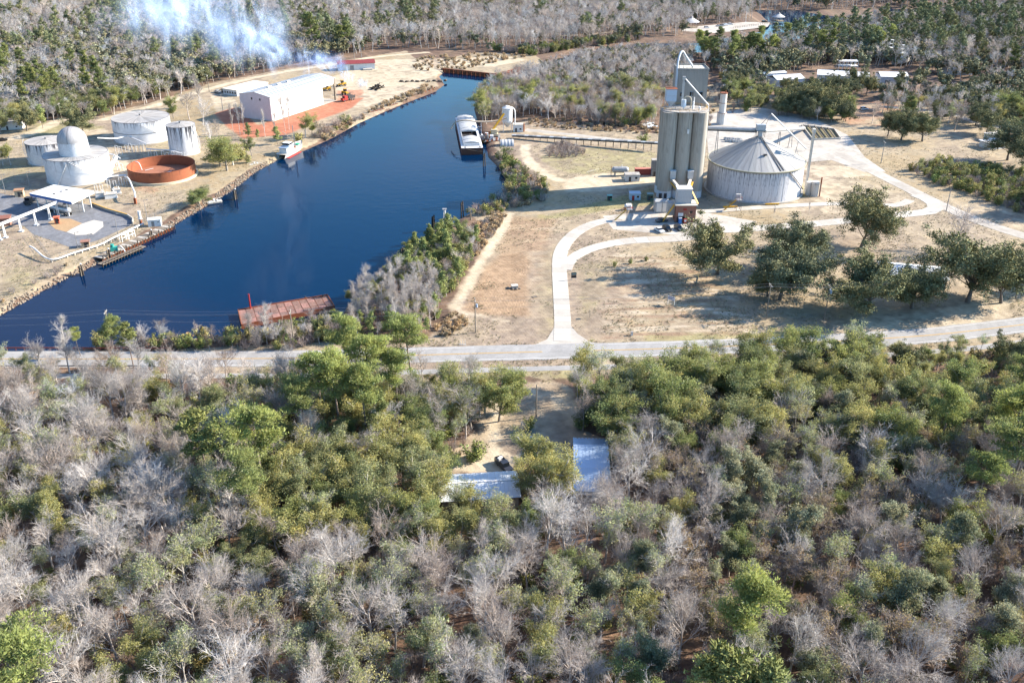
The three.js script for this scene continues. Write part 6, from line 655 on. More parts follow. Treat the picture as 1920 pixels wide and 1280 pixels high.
// ---------- smoke from the heap ----------
{
  const r = rng(303), gauss = () => (r() + r() + r() + r() - 2) * 0.87, path = [[[-82.67,-575.61], 3], [[-91.74,-559.49], 7], [[-103.08,-560.52], 16], [[-111.10,-532.98], 24], [[-114.59,-486.74], 36], [[-116.07,-429.56], 50], [[-109.29,-373.72], 66], [[-100.45,-314.03], 80], [[-96.25,-269.10], 86]].map(([p, y]) => P3(p, y)), curve = new THREE.CatmullRomCurve3(path), N = 340;
  const soft = dataTex(128, 128, (x, y, c) => { const d = Math.hypot(x - 63.5, y - 63.5) / 63.5, a = Math.pow(Math.max(0, 1 - d), 1.6) * clamp(0.25 + 1.5 * (noise(x * 2.4 + 50, y * 2.4) - 0.25), 0, 1.2); c[0] = c[1] = c[2] = 255 * clamp(a, 0, 1); }, false);
  const m = new THREE.MeshStandardMaterial({ color: new THREE.Color(0.45, 0.6, 0.88), alphaMap: soft, roughness: 1, transparent: true, opacity: 0.27, side: THREE.DoubleSide }), g = new THREE.CircleGeometry(1, 14), im = new THREE.InstancedMesh(g, m, N), M = new THREE.Matrix4(), q = new THREE.Quaternion(), e = new THREE.Euler();
  let k = 0, tries = 0; while (k < N && tries++ < N * 8) { const t = Math.pow(r(), 0.95), c = curve.getPoint(t), w = 1.2 + 20 * Math.pow(t, 1.05), x = c.x + gauss() * w * 0.9, y = c.y + gauss() * w * 0.5, z = c.z + gauss() * w * 0.8, s = (1.6 + 9 * Math.pow(t, 0.8)) * (0.6 + 0.8 * r()); if (y < s * 0.4) continue; if (noise(x * 3, (y * 1.6 + z) * 3) < 0.42) continue; q.setFromEuler(e.set(r() * 6.28, r() * 6.28, r() * 6.28)); M.compose(V(x, y, z), q, V(s, s, s)); im.setMatrixAt(k++, M); }
  im.count = k; im.name = 'smoke_plume'; tag(im, 'blue white smoke drifting from the debris heap', 'smoke', null, 'stuff'); scene.add(im);
}


// ---------- trees ----------
class Grow { // collects wood and leaf triangles of one tree
  constructor(seed) { this.r = rng(seed); this.w = { p: [], n: [] }; this.l = { p: [], n: [], c: [] }; this.k = 1; }
  ring(a, b, ra, rb, sides) {
    const d = b.clone().sub(a).normalize(), u = V(0, 0, 1).cross(d); if (u.lengthSq() < 0.01) u.set(1, 0, 0).cross(d); u.normalize(); const v = d.clone().cross(u), { p, n } = this.w;
    for (let i = 0; i < sides; i++) {
      const t0 = (i / sides) * 6.2832, t1 = ((i + 1) / sides) * 6.2832, n0 = u.clone().multiplyScalar(Math.cos(t0)).addScaledVector(v, Math.sin(t0)), n1 = u.clone().multiplyScalar(Math.cos(t1)).addScaledVector(v, Math.sin(t1));
      const A = a.clone().addScaledVector(n0, ra), B = a.clone().addScaledVector(n1, ra), C = b.clone().addScaledVector(n1, rb), D = b.clone().addScaledVector(n0, rb);
      for (const [q, m] of rb > 0.004 ? [[A, n0], [B, n1], [C, n1], [A, n0], [C, n1], [D, n0]] : [[A, n0], [B, n1], [b, n0]]) { p.push(q.x, q.y, q.z); n.push(m.x, m.y, m.z); }
    }
  }
  limb(p, dir, len, r0, r1, seg, sides, bend, lift) { // a crooked tapering branch; returns its points and directions
    const pts = [[p.clone(), dir.clone()]]; let q = p.clone(), d = dir.clone();
    for (let i = 0; i < seg; i++) {
      d.x += (this.r() - 0.5) * bend; d.z += (this.r() - 0.5) * bend; d.y += (this.r() - 0.5) * bend + lift; d.normalize();
      const e = q.clone().addScaledVector(d, len / seg); this.ring(q, e, lerp(r0, r1, i / seg), lerp(r0, r1, (i + 1) / seg), sides); q = e; pts.push([q.clone(), d.clone()]);
    }
    return pts;
  }
  side(d, ang) { const a = this.r() * 6.2832, u = V(Math.cos(a), 0, Math.sin(a)), s = u.addScaledVector(d, -u.dot(d)); if (s.lengthSq() < 0.02) s.set(0, 1, 0); s.normalize(); return d.clone().multiplyScalar(Math.cos(ang)).addScaledVector(s, Math.sin(ang)).normalize(); }
  at(pts, t) { const f = t * (pts.length - 1), i = Math.min(pts.length - 2, f | 0), k = f - i; return [pts[i][0].clone().lerp(pts[i + 1][0], k), pts[i][1].clone().lerp(pts[i + 1][1], k).normalize()]; }
  leaf(c, out, size, wide, tint, up = 0.3) { // one leaf spray: a bent pair of faces when near, one face otherwise
    const { r } = this, d = V(r() - 0.5, r() - 0.5 + up * 0.3, r() - 0.5).addScaledVector(out, 0.5).normalize(), s = V(r() - 0.5, r() - 0.5, r() - 0.5).cross(d).normalize(), N = d.clone().cross(s).normalize(); if (N.dot(out) < 0) N.negate(); N.addScaledVector(out, 0.6).normalize();
    const L = size * (0.7 + 0.6 * r()), W = L * wide, a = c.clone().addScaledVector(d, -L / 2).addScaledVector(s, W * 0.5), b = c.clone().addScaledVector(d, -L / 2).addScaledVector(s, -W * 0.5), e = c.clone().addScaledVector(d, L / 2); if (b.clone().sub(a).cross(e.clone().sub(a)).dot(N) < 0) { const q = a.clone(); a.copy(b); b.copy(q); }
    for (const q of [a, b, e]) { this.l.p.push(q.x, q.y, q.z); this.l.n.push(N.x, N.y, N.z); this.l.c.push(...tint); }
  }
  clump(c, R, n, size, wide, flat = 0.75, vary = 0.25, hue = 0.1) {
    const { r } = this, t = 1 + (r() - 0.5) * vary * 2, h = (r() - 0.5) * hue * 2;
    for (let i = 0; i < n; i++) {
      const a = r() * 6.2832, y = r() * 2 - 1, q = Math.sqrt(1 - y * y), rr = Math.pow(r(), 0.42) * R * (0.75 + 0.5 * r()), o = V(q * Math.cos(a), y * 1.0, q * Math.sin(a)), k = t * (0.8 + 0.4 * r());
      this.leaf(c.clone().add(V(o.x * rr, o.y * rr * flat, o.z * rr)), o.add(V(0, 0.5, 0)).normalize(), size, wide, [k * (1 + h), k, k * (1 - h)]);
    }
  }
  build() {
    const mk = ({ p, n, c }) => { const g = new THREE.BufferGeometry(); g.setAttribute('position', new THREE.Float32BufferAttribute(p, 3)); g.setAttribute('normal', new THREE.Float32BufferAttribute(n, 3)); if (c) g.setAttribute('color', new THREE.Float32BufferAttribute(c, 3)); return g; };
    return { wood: mk(this.w), leaves: this.l.p.length ? mk(this.l) : null };
  }
}
// A leafless tree: returns trunk and branch work as two geometries
function bareTree(seed, o) {
  const T = new Grow(seed), { r } = T, h = o.h, trunk = T.limb(V(0, -0.3, 0), V((r() - 0.5) * 0.25, 1, (r() - 0.5) * 0.25).normalize(), h * o.bole, h * 0.014, h * 0.007, 6, 5, 0.14, 0.02);
  const tw = T.w; T.w = { p: [], n: [] };
  const tip = (p, d, L, rad, deep) => { const e = T.side(d, 0.45 + r() * 0.5); e.y += o.rise * 0.35; e.normalize(); const q = p.clone().addScaledVector(e, L); T.ring(p, q, rad, 0, 3); if (deep) for (let i = 0; i < deep; i++) tip(p.clone().lerp(q, 0.2 + 0.75 * r()), e, L * (0.5 + 0.4 * r()), rad * 0.75, 0); };
  for (let i = 0; i < o.limbs; i++) {
    const t = i < 3 ? 0.92 + 0.08 * r() : lerp(o.low, 1, Math.pow(r(), 0.8)), [p, d] = T.at(trunk, t), e = T.side(d, o.open * (0.6 + 0.6 * r())); e.y += o.rise * 0.4; e.normalize();
    const L = h * o.reach * (0.65 + 0.5 * r()) * (1.15 - 0.35 * t), lb = T.limb(p, e, L, h * 0.005, h * 0.0018, 5, 4, 0.3, o.rise * 0.1);
    for (let j = 0; j < o.branches; j++) {
      const [p2, d2] = T.at(lb, 0.2 + 0.8 * ((j + r()) / o.branches)), e2 = T.side(d2, 0.4 + 0.55 * r()); e2.y += o.rise * 0.35; e2.normalize();
      const L2 = L * (0.28 + 0.28 * r()), br = T.limb(p2, e2, L2, h * 0.0021, h * 0.001, 2, 3, 0.3, o.rise * 0.1);
      for (let k = 0; k < o.twigs; k++) { const [p3, d3] = T.at(br, 0.15 + 0.85 * r()); tip(p3, d3, h * (0.045 + 0.045 * r()), o.twig ?? 0.02, 4); }
      if (o.leaf && r() < o.leaf) T.clump(br[2][0], h * 0.07, o.leafN ?? 30, 0.25, 0.6, 0.8);
    }
    for (let k = 0; k < 4; k++) { const [p3, d3] = T.at(lb, 0.8 + 0.2 * r()); tip(p3, d3, h * 0.08, o.twig ?? 0.022, 4); }
  }
  const a = T.build(); T.w = tw; T.l = { p: [], n: [], c: [] };
  return { trunk: T.build().wood, wood: a.wood, leaves: a.leaves };
}
// A leafy broadleaf tree
function leafTree(seed, o) {
  const T = new Grow(seed), { r } = T, h = o.h, trunk = T.limb(V(0, -0.3, 0), V((r() - 0.5) * 0.2, 1, (r() - 0.5) * 0.2).normalize(), h * o.bole, h * (o.girth ?? 0.02), h * 0.009, 5, 6, 0.16, 0.02);
  const tw = T.w; T.w = { p: [], n: [] };
  for (let i = 0; i < o.limbs; i++) {
    const t = i < 3 ? 0.95 : lerp(o.low, 1, r()), [p, d] = T.at(trunk, t), e = T.side(d, o.open * (0.55 + 0.65 * r())); e.y += o.rise * 0.3; e.normalize();
    const L = h * o.reach * (0.6 + 0.5 * r()) * (i < 3 ? o.top ?? 1 : 1), lb = T.limb(p, e, L, h * 0.009, h * 0.003, 5, 4, 0.4, o.rise * 0.08);
    for (let j = 0; j < o.branches; j++) {
      const [p2, d2] = T.at(lb, 0.25 + 0.75 * ((j + r()) / o.branches)), e2 = T.side(d2, 0.5 + 0.6 * r()); e2.y += o.rise * 0.3; e2.normalize();
      const br = T.limb(p2, e2, L * (0.22 + 0.26 * r()), h * 0.003, h * 0.0014, 2, 3, 0.4, 0.02);
      for (const c of [br[1], br[2]]) T.clump(c[0].clone().add(V((r() - 0.5) * 0.6, r() * 0.4, (r() - 0.5) * 0.6)), h * o.puff * (0.6 + 0.7 * r()), o.n * (0.5 + r()), o.size, o.wide ?? 0.62, o.flat ?? 0.7, 0.22, o.hue ?? 0.08);
      if (o.droop && r() < 0.5) { const m = br[2][0]; T.clump(m.clone().add(V(0, -h * 0.06, 0)), h * o.puff * 0.6, o.n * 0.3, o.size, 0.4, 1.6, 0.2); }
    }
    T.clump(lb[5][0], h * o.puff, o.n, o.size, o.wide ?? 0.62, o.flat ?? 0.7, 0.22, o.hue ?? 0.08);
  }
  const a = T.build(); T.w = tw; T.l = { p: [], n: [], c: [] };
  return { trunk: T.build().wood, wood: a.wood, leaves: a.leaves };
}
// A pine: clear bole, whorls of limbs with flat tufted pads of needles
function pineTree(seed, o) {
  const T = new Grow(seed), { r } = T, h = o.h, trunk = T.limb(V(0, -0.3, 0), V((r() - 0.5) * 0.12, 1, (r() - 0.5) * 0.12).normalize(), h * 0.96, h * 0.0125, h * 0.003, 9, 6, 0.05, 0.02);
  const tw = T.w; T.w = { p: [], n: [] };
  for (let i = 0; i < o.limbs; i++) {
    const f = (i + 0.5 * r()) / o.limbs, t = lerp(o.low, 0.99, f), [p, d] = T.at(trunk, t), e = T.side(d, 1.25 - 0.5 * f + 0.3 * (r() - 0.5)); e.y += 0.12; e.normalize();
    const prof = Math.pow(Math.sin(Math.PI * lerp(0.3, 0.98, f)), 0.8), L = h * o.reach * (0.55 + 0.6 * r()) * Math.max(0.3, prof), lb = T.limb(p, e, L, h * 0.0045, h * 0.0016, 3, 3, 0.3, 0.06);
    const pads = 2 + Math.round(L / 1.3);
    for (let j = 0; j < pads; j++) {
      const [c] = T.at(lb, lerp(0.4, 1.0, (j + 0.4 * r()) / pads)), q = c.add(V((r() - 0.5) * L * 0.45, 0.2 + r() * 0.5, (r() - 0.5) * L * 0.45)), tint = 1 + (r() - 0.5) * 0.4, R = o.pad * (0.7 + 0.6 * r()), hu = (r() - 0.5) * 0.12;
      for (let k = 0; k < o.n; k++) { const a = r() * 6.2832, y = r() * 1.5 - 0.5, s = Math.sqrt(Math.max(0, 1 - y * y)), out = V(s * Math.cos(a), y, s * Math.sin(a)).normalize(), rr = R * Math.pow(r(), 0.5), kk = tint * (0.8 + 0.4 * r()); T.leaf(q.clone().add(V(out.x * rr, out.y * rr * 0.6, out.z * rr)), out.add(V(0, 0.4, 0)).normalize(), o.size, 0.34, [kk * (1 + hu), kk, kk * (1 - hu)], 1); }
    }
  }
  const a = T.build(); T.w = tw; T.l = { p: [], n: [], c: [] };
  return { trunk: T.build().wood, wood: a.wood, leaves: a.leaves };
}
function bushPlant(seed, o) {
  const T = new Grow(seed), { r } = T, tw = T.w;
  for (let i = 0; i < o.stems; i++) {
    const a = r() * 6.2832, e = V(Math.cos(a) * o.open * r(), 1, Math.sin(a) * o.open * r()).normalize(), lb = T.limb(V(Math.cos(a) * 0.2, -0.1, Math.sin(a) * 0.2), e, o.h * (0.55 + 0.45 * r()), 0.05, 0.015, 3, 3, 0.4, 0.02);
    if (o.n) for (const k of [1, 2, 3]) T.clump(lb[k][0], o.h * o.puff * (0.7 + 0.6 * r()), o.n, o.size, 0.6, 0.9, 0.25);
    if (o.twigs) for (let k = 0; k < o.twigs; k++) { const [p, d] = T.at(lb, 0.25 + 0.75 * r()), e2 = T.side(d, 0.7); T.ring(p, p.clone().addScaledVector(e2, o.h * 0.28 * (0.5 + r())), 0.022, 0, 3); }
  }
  const a = T.build(); return { trunk: null, wood: a.wood, leaves: a.leaves };
}
function palmTree(seed, h) {
  const T = new Grow(seed), { r } = T; T.limb(V(0, -0.2, 0), V(0.05, 1, 0), h, 0.22, 0.17, 5, 7, 0.04, 0.03); const tw = T.w; T.w = { p: [], n: [] };
  const c = V(0.05 * h, h, 0);
  for (let i = 0; i < 34; i++) { // fan fronds: a stalk with a splayed blade
    const a = r() * 6.2832, y = -0.5 + 1.4 * r(), e = V(Math.cos(a), y, Math.sin(a)).normalize(), q = c.clone().addScaledVector(e, 0.9); T.ring(c, q, 0.03, 0.015, 3);
    for (let k = 0; k < 11; k++) { const d = e.clone().add(V(r() - 0.5, (r() - 0.5) * 0.8 - 0.1, r() - 0.5)).normalize(), s = V(r() - 0.5, r() - 0.5, r() - 0.5).cross(d).normalize(), t = q.clone().addScaledVector(d, 0.95), N = V(0, 1, 0).addScaledVector(e, 0.6).normalize(), tint = 0.8 + 0.4 * r(); for (const v of [q.clone().addScaledVector(s, 0.06), q.clone().addScaledVector(s, -0.06), t]) { T.l.p.push(v.x, v.y, v.z); T.l.n.push(N.x, N.y, N.z); T.l.c.push(tint, tint, tint); } }
  }
  const a = T.build(); T.w = tw; T.l = { p: [], n: [], c: [] }; return { trunk: T.build().wood, wood: a.wood, leaves: a.leaves };
}
const wood = (r, g, b) => new THREE.MeshStandardMaterial({ color: new THREE.Color(r, g, b), roughness: 0.95, side: THREE.DoubleSide });
const leafMat = (r, g, b, t = 0.42) => new THREE.MeshPhysicalMaterial({ color: new THREE.Color(r, g, b), roughness: 1, transmission: t, thickness: 0, vertexColors: true, side: THREE.DoubleSide, specularIntensity: 0.4 });
const many = (n, f) => Array.from({ length: n }, (_, i) => f(i));
const darkBark = wood(0.13, 0.11, 0.095), pineBark = wood(0.19, 0.15, 0.13), greyBark = wood(0.44, 0.41, 0.38), paleBark = wood(0.5, 0.48, 0.47);
const KINDS = {
  bare: { name: 'bare_tree', cat: 'tree', woods: [wood(0.5, 0.465, 0.44), wood(0.43, 0.385, 0.355), wood(0.57, 0.535, 0.51), wood(0.37, 0.315, 0.28)], v: many(8, (i) => bareTree(100 + i, { h: 15, bole: 0.4 + 0.04 * (i % 4), limbs: 10 + (i % 3), branches: 7, twigs: 6, low: 0.35, open: 0.6 + 0.07 * (i % 4), reach: 0.34 + 0.02 * (i % 3), rise: 0.4, twig: 0.017 })) },
  brown: { name: 'withered_tree', cat: 'tree', woods: [wood(0.33, 0.28, 0.255), wood(0.29, 0.25, 0.235)], leaf: [leafMat(0.36, 0.27, 0.14), leafMat(0.31, 0.255, 0.14)], v: many(4, (i) => bareTree(140 + i, { h: 13, bole: 0.45, limbs: 10, branches: 7, twigs: 6, low: 0.35, open: 0.75, reach: 0.38, rise: 0.35, leaf: 0.45, twig: 0.018 })) },
  pale: { name: 'pale_bare_tree', cat: 'tree', woods: [wood(0.52, 0.485, 0.46), wood(0.44, 0.4, 0.375)], v: many(3, (i) => bareTree(170 + i, { h: 16, bole: 0.85, limbs: 22, branches: 5, twigs: 5, low: 0.25, open: 0.7, reach: 0.2, rise: 0.5 })) },
  olive: { name: 'evergreen_tree', cat: 'tree', woods: [greyBark], leaf: [leafMat(0.3, 0.295, 0.11), leafMat(0.35, 0.33, 0.12), leafMat(0.26, 0.275, 0.125)], v: many(5, (i) => leafTree(200 + i, { h: 12.5, bole: 0.55, limbs: 10, branches: 4, low: 0.35, open: 0.8, reach: 0.34, rise: 0.35, puff: 0.09, n: 66, size: 0.25 })) },
  sparse: { name: 'thin_leaved_tree', cat: 'tree', woods: [wood(0.4, 0.38, 0.36)], leaf: [leafMat(0.36, 0.38, 0.2), leafMat(0.32, 0.345, 0.16), leafMat(0.37, 0.355, 0.16)], v: many(5, (i) => bareTree(230 + i, { h: 13, bole: 0.5, limbs: 9, branches: 6, twigs: 3, low: 0.4, open: 0.7, reach: 0.34, rise: 0.4, leaf: 0.85, leafN: 44 })) },
  green: { name: 'broadleaf_evergreen_tree', cat: 'tree', woods: [wood(0.26, 0.23, 0.2)], leaf: [leafMat(0.21, 0.245, 0.085), leafMat(0.27, 0.285, 0.095), leafMat(0.185, 0.21, 0.085), leafMat(0.24, 0.25, 0.11)], v: many(5, (i) => leafTree(260 + i, { h: 13, bole: 0.5, limbs: 12, branches: 5, low: 0.25, open: 0.9, reach: 0.36, rise: 0.35, puff: 0.088, n: 76, size: 0.26 })) },
  magnolia: { name: 'grey_green_tree', cat: 'tree', woods: [greyBark], leaf: [leafMat(0.25, 0.265, 0.16), leafMat(0.29, 0.295, 0.185), leafMat(0.22, 0.235, 0.135)], v: many(3, (i) => leafTree(290 + i, { h: 12, bole: 0.7, limbs: 14, branches: 4, low: 0.2, open: 0.8, reach: 0.3, rise: 0.3, puff: 0.08, n: 56, size: 0.28, wide: 0.75 })) },
  oak: { name: 'live_oak', cat: 'tree', woods: [wood(0.15, 0.13, 0.115)], leaf: [leafMat(0.19, 0.195, 0.1, 0), leafMat(0.215, 0.21, 0.105, 0), leafMat(0.175, 0.185, 0.105, 0)], v: many(4, (i) => leafTree(320 + i, { h: 13, bole: 0.34, girth: 0.034, limbs: 18, branches: 7, low: 0.5, open: 1.05, top: 0.85, reach: 0.62, rise: 0.42, puff: 0.1, n: 92, size: 0.33, droop: 1, flat: 0.65 })) },
  pine: { name: 'pine_tree', cat: 'tree', woods: [pineBark], leaf: [leafMat(0.29, 0.32, 0.095), leafMat(0.25, 0.285, 0.09), leafMat(0.22, 0.25, 0.085)], v: many(5, (i) => pineTree(350 + i, { h: 20, limbs: 20, low: 0.6, reach: 0.24, pad: 1.3, n: 90, size: 0.46 })) },
  darkpine: { name: 'pine_tree', cat: 'tree', woods: [pineBark], leaf: [leafMat(0.17, 0.195, 0.075, 0), leafMat(0.2, 0.215, 0.075, 0)], v: many(3, (i) => pineTree(380 + i, { h: 20, limbs: 22, low: 0.48, reach: 0.22, pad: 1.1, n: 56, size: 0.6 })) },
  young: { name: 'young_pine', cat: 'tree', woods: [pineBark], leaf: [leafMat(0.27, 0.31, 0.12, 0), leafMat(0.23, 0.26, 0.1, 0)], v: many(3, (i) => pineTree(400 + i, { h: 9, limbs: 18, low: 0.22, reach: 0.26, pad: 0.8, n: 46, size: 0.45 })) },
  bush: { name: 'leafy_bush', cat: 'bush', woods: [darkBark], leaf: [leafMat(0.243, 0.25, 0.0945, 0), leafMat(0.189, 0.223, 0.0743, 0), leafMat(0.284, 0.263, 0.115, 0)], v: many(4, (i) => bushPlant(430 + i, { h: 3.4, stems: 9, open: 0.75, n: 36, puff: 0.2, size: 0.34 })) },
  scrub: { name: 'bare_bush', cat: 'bush', woods: [wood(0.33, 0.27, 0.245), wood(0.38, 0.335, 0.31)], v: many(3, (i) => bushPlant(450 + i, { h: 3.6, stems: 22, open: 0.8, n: 0, twigs: 12 })) },
  reed: { name: 'brown_brush', cat: 'bush', woods: [wood(0.36, 0.28, 0.2)], leaf: [leafMat(0.405, 0.297, 0.189, 0), leafMat(0.459, 0.351, 0.216, 0)], v: many(2, (i) => bushPlant(470 + i, { h: 1.8, stems: 14, open: 0.9, n: 18, puff: 0.18, size: 0.3, twigs: 4 })) },
  palm: { name: 'fan_palm', cat: 'palm', woods: [wood(0.2, 0.17, 0.13)], leaf: [leafMat(0.216, 0.23, 0.0675)], v: many(2, (i) => palmTree(490 + i, 4.5)) },
};
// plain versions for woods too far off to show their twigs
const FAR = {
  bare: many(3, (i) => bareTree(500 + i, { h: 15, bole: 0.55, limbs: 8, branches: 4, twigs: 2, low: 0.35, open: 0.7, reach: 0.34, rise: 0.4, twig: 0.06 })),
  green: many(3, (i) => leafTree(520 + i, { h: 13, bole: 0.5, limbs: 8, branches: 3, low: 0.25, open: 0.9, reach: 0.34, rise: 0.35, puff: 0.08, n: 16, size: 0.85 })),
  pine: many(3, (i) => pineTree(540 + i, { h: 20, limbs: 12, low: 0.45, reach: 0.22, pad: 1.5, n: 18, size: 1.0 })),
};
const planted = []; // {kind, x, z, s, sy, turn, where}
const treeRnd = rng(2024);
function plant(kind, [x, z], height, where, width = 1) { const k = KINDS[kind], h = { bare: 15, brown: 13, pale: 16, olive: 12.5, sparse: 13, green: 13, magnolia: 12, oak: 13, pine: 20, darkpine: 20, young: 9, bush: 3.4, scrub: 3.6, reed: 1.8, palm: 4.5 }[kind]; planted.push({ kind, x, z, s: (height / h) * width, sy: height / h, turn: treeRnd() * 6.2832, where, v: Math.floor(treeRnd() * k.v.length), m: Math.floor(treeRnd() * 6) }); }
const keepOut = [];
const blocked = (x, z) => inRiver(x, z) || keepOut.some((p) => inPoly(x, z, p));
function wood_(poly, step, pick, where, seed, jitter = 0.9) {
  const r = rng(seed); let x0 = 1e9, x1 = -1e9, z0 = 1e9, z1 = -1e9; for (const [x, z] of poly) { x0 = Math.min(x0, x); x1 = Math.max(x1, x); z0 = Math.min(z0, z); z1 = Math.max(z1, z); }
  for (let z = z0, row = 0; z < z1; z += step * 0.87, row++) for (let x = x0 + (row % 2) * step * 0.5; x < x1; x += step) {
    const X = x + (r() - 0.5) * step * jitter, Z = z + (r() - 0.5) * step * jitter, a = r(), b = r();
    if (!inPoly(X, Z, poly) || blocked(X, Z)) continue;
    const k = pick(X, Z, a, b); if (k) plant(k[0], [X, Z], k[1], where, k[2] ?? 1);
  }
}

const near = (p, q, d) => Math.hypot(p[0] - q[0], p[1] - q[1]) < d;
const WHERE = { south: 'in the woods south of the highway', bank: 'on the brushy bank beside the river', spit: 'on the wooded point behind the dock', far: 'in the far woods beyond the river', west: 'in the woods behind the storage tanks', east: 'around the marina sheds', field: 'on the lawn below the domed store', edge: 'in the thicket beside the pale side road', clay: 'on the river bank beside the white warehouse' };
// clear ground: roads, yards, buildings
keepOut.push([[4.61,-217.68],[17.05,-217.68],[15.36,-207.89],[17.61,-198.09],[14.62,-188.97],[23.30,-187.72],[20.09,-153.41],[11.09,-153.41],[11.14,-166.14],[6.52,-177.01],[2.59,-171.45],[2.34,-148.88],[-14.11,-148.44],[-15.34,-171.45],[-6.01,-188.97],[-5.82,-195.41],[-7.00,-200.81]]);
keepOut.push([[-142.29,-229.96],[-53.48,-230.61],[-16.47,-232.88],[36.25,-235.51],[106.86,-243.02],[169.43,-258.84],[157.08,-235.51],[109.92,-230.61],[49.15,-222.78],[5.66,-216.81],[-56.31,-215.36],[-135.86,-216.81]]);
// --- woods south of the highway ---
wood_([[-180.29,-213.35],[-135.01,-215.07],[-89.16,-216.81],[-55.90,-213.35],[-22.22,-211.65],[-11.18,-213.35],[16.50,-208.87],[48.12,-216.81],[99.15,-225.24],[132.66,-228.37],[192.68,-232.22],[180.09,-168.54],[112.01,-81.71],[-113.46,-81.71]], 5.3, (x, z, a, b) => {
  const n = noise(x * 4 + 60, z * 4 + 20), n2 = noise(x * 6 + 300, z * 6), v = z > -150 ? 0 : 1; // v: nearer the road
  if (z < -203 && x < 0) return a < 0.6 ? ['bare', 9 + 6 * b] : a < 0.85 ? ['sparse', 8 + 5 * b] : a < 0.92 ? ['olive', 7 + 3 * b] : null;
  if (z < -198 && x > 95) return a < 0.45 ? ['olive', 6 + 3 * b] : a < 0.6 ? ['green', 6 + 3 * b] : a < 0.75 ? ['sparse', 7 + 2 * b] : null;
  const oakBand = x > 18 && z < -178, oakMid = x > -55 && x < 10 && z < -140 && z > -200;
  if (oakBand) return a < 0.34 ? ['green', 9 + 8 * b, 1.05] : a < 0.62 ? ['olive', 9 + 7 * b, 1.1] : a < 0.76 ? ['sparse', 10 + 6 * b] : a < 0.84 ? ['magnolia', 9 + 5 * b, 1.1] : a < 0.93 ? ['bare', 10 + 5 * b] : ['brown', 10 + 5 * b];
  if (oakMid && n > 0.36) return a < 0.55 ? ['olive', 10.3 + 6.2 * b, 1.1] : a < 0.75 ? ['green', 10.3 + 5.0 * b] : a < 0.9 ? ['sparse', 11.5 + 5.0 * b] : ['bare', 12.6 + 5.0 * b];
  if (x < -45) { const g = n > 0.56; return g ? (a < 0.42 ? ['sparse', 10 + 7 * b] : a < 0.58 ? ['olive', 9 + 6 * b] : a < 0.63 ? ['green', 9 + 4 * b] : ['bare', 12 + 7 * b]) : a < 0.64 ? ['bare', 11 + 9 * b] : a < 0.88 ? ['sparse', 10 + 7 * b] : ['olive', 9 + 4 * b]; }
  if (x > 30) { const g = n > 0.54; return g ? (a < 0.2 ? ['magnolia', 9 + 6 * b] : a < 0.36 ? ['sparse', 10 + 5 * b] : a < 0.5 ? ['olive', 9 + 5 * b] : a < 0.72 ? ['brown', 10 + 6 * b] : ['bare', 11 + 6 * b]) : a < 0.26 ? ['brown', 10 + 6 * b] : a < 0.58 ? ['bare', 11 + 8 * b] : a < 0.68 ? ['green', 9 + 5 * b] : a < 0.8 ? ['magnolia', 9 + 5 * b] : a < 0.94 ? ['sparse', 10 + 4 * b] : null; }
  const g = n2 > 0.55; return g ? (a < 0.46 ? ['sparse', 10 + 7 * b] : a < 0.6 ? ['olive', 9 + 6 * b] : a < 0.64 ? ['green', 9 + 4 * b] : ['bare', 12 + 6 * b]) : a < 0.5 ? ['bare', 11 + 9 * b] : a < 0.78 ? ['sparse', 10 + 7 * b] : a < 0.86 ? ['green', 9 + 5 * b] : a < 0.95 ? ['magnolia', 9 + 4 * b] : null;
}, WHERE.south, 11);
// tall pines and single trees the picture shows: base point, kind, height
for (const [x, y, k, h, w] of [[-40.5,-204.3,'pine',22.4,1.15],[-25.0,-204.3,'pine',22.4,1.26],[-33.6,-192.8,'pine',23.5,1.15],[-39.8,-183.4,'pine',24.7,1.26],[-44.2,-186.8,'pine',22.4,1.15],[-27.5,-190.4,'pine',19.9,1.26],[-33.0,-179.0,'pine',22.4,1.26],[-48.5,-176.8,'pine',21.2,1.15],[-51.6,-159.0,'pine',23.5,1.38],[-52.2,-150.2,'pine',19.9,1.38],[-63.8,-162.7,'darkpine',21.3,1.2],[95.5,-174.7,'pine',19.9,1.26],[109.3,-174.7,'pine',21.2,1.38],[102.8,-157.2,'pine',22.4,1.38],[94.0,-153.6,'pine',17.6,1.26],[112.8,-168.5,'pine',21.2,1.26],[36.7,-110.4,'pine',22.4,1.32],[31.0,-99.0,'darkpine',22.4,1.3],[35.5,-97.1,'darkpine',20.2,1.3],[-72.9,-97.1,'pine',23.5,1.38],[122.7,-195.3,'pine',16.5,1.26],[-29.6,-181.2,'darkpine',15.7,1]]) plant(k, [x, y], h, WHERE.south, w);
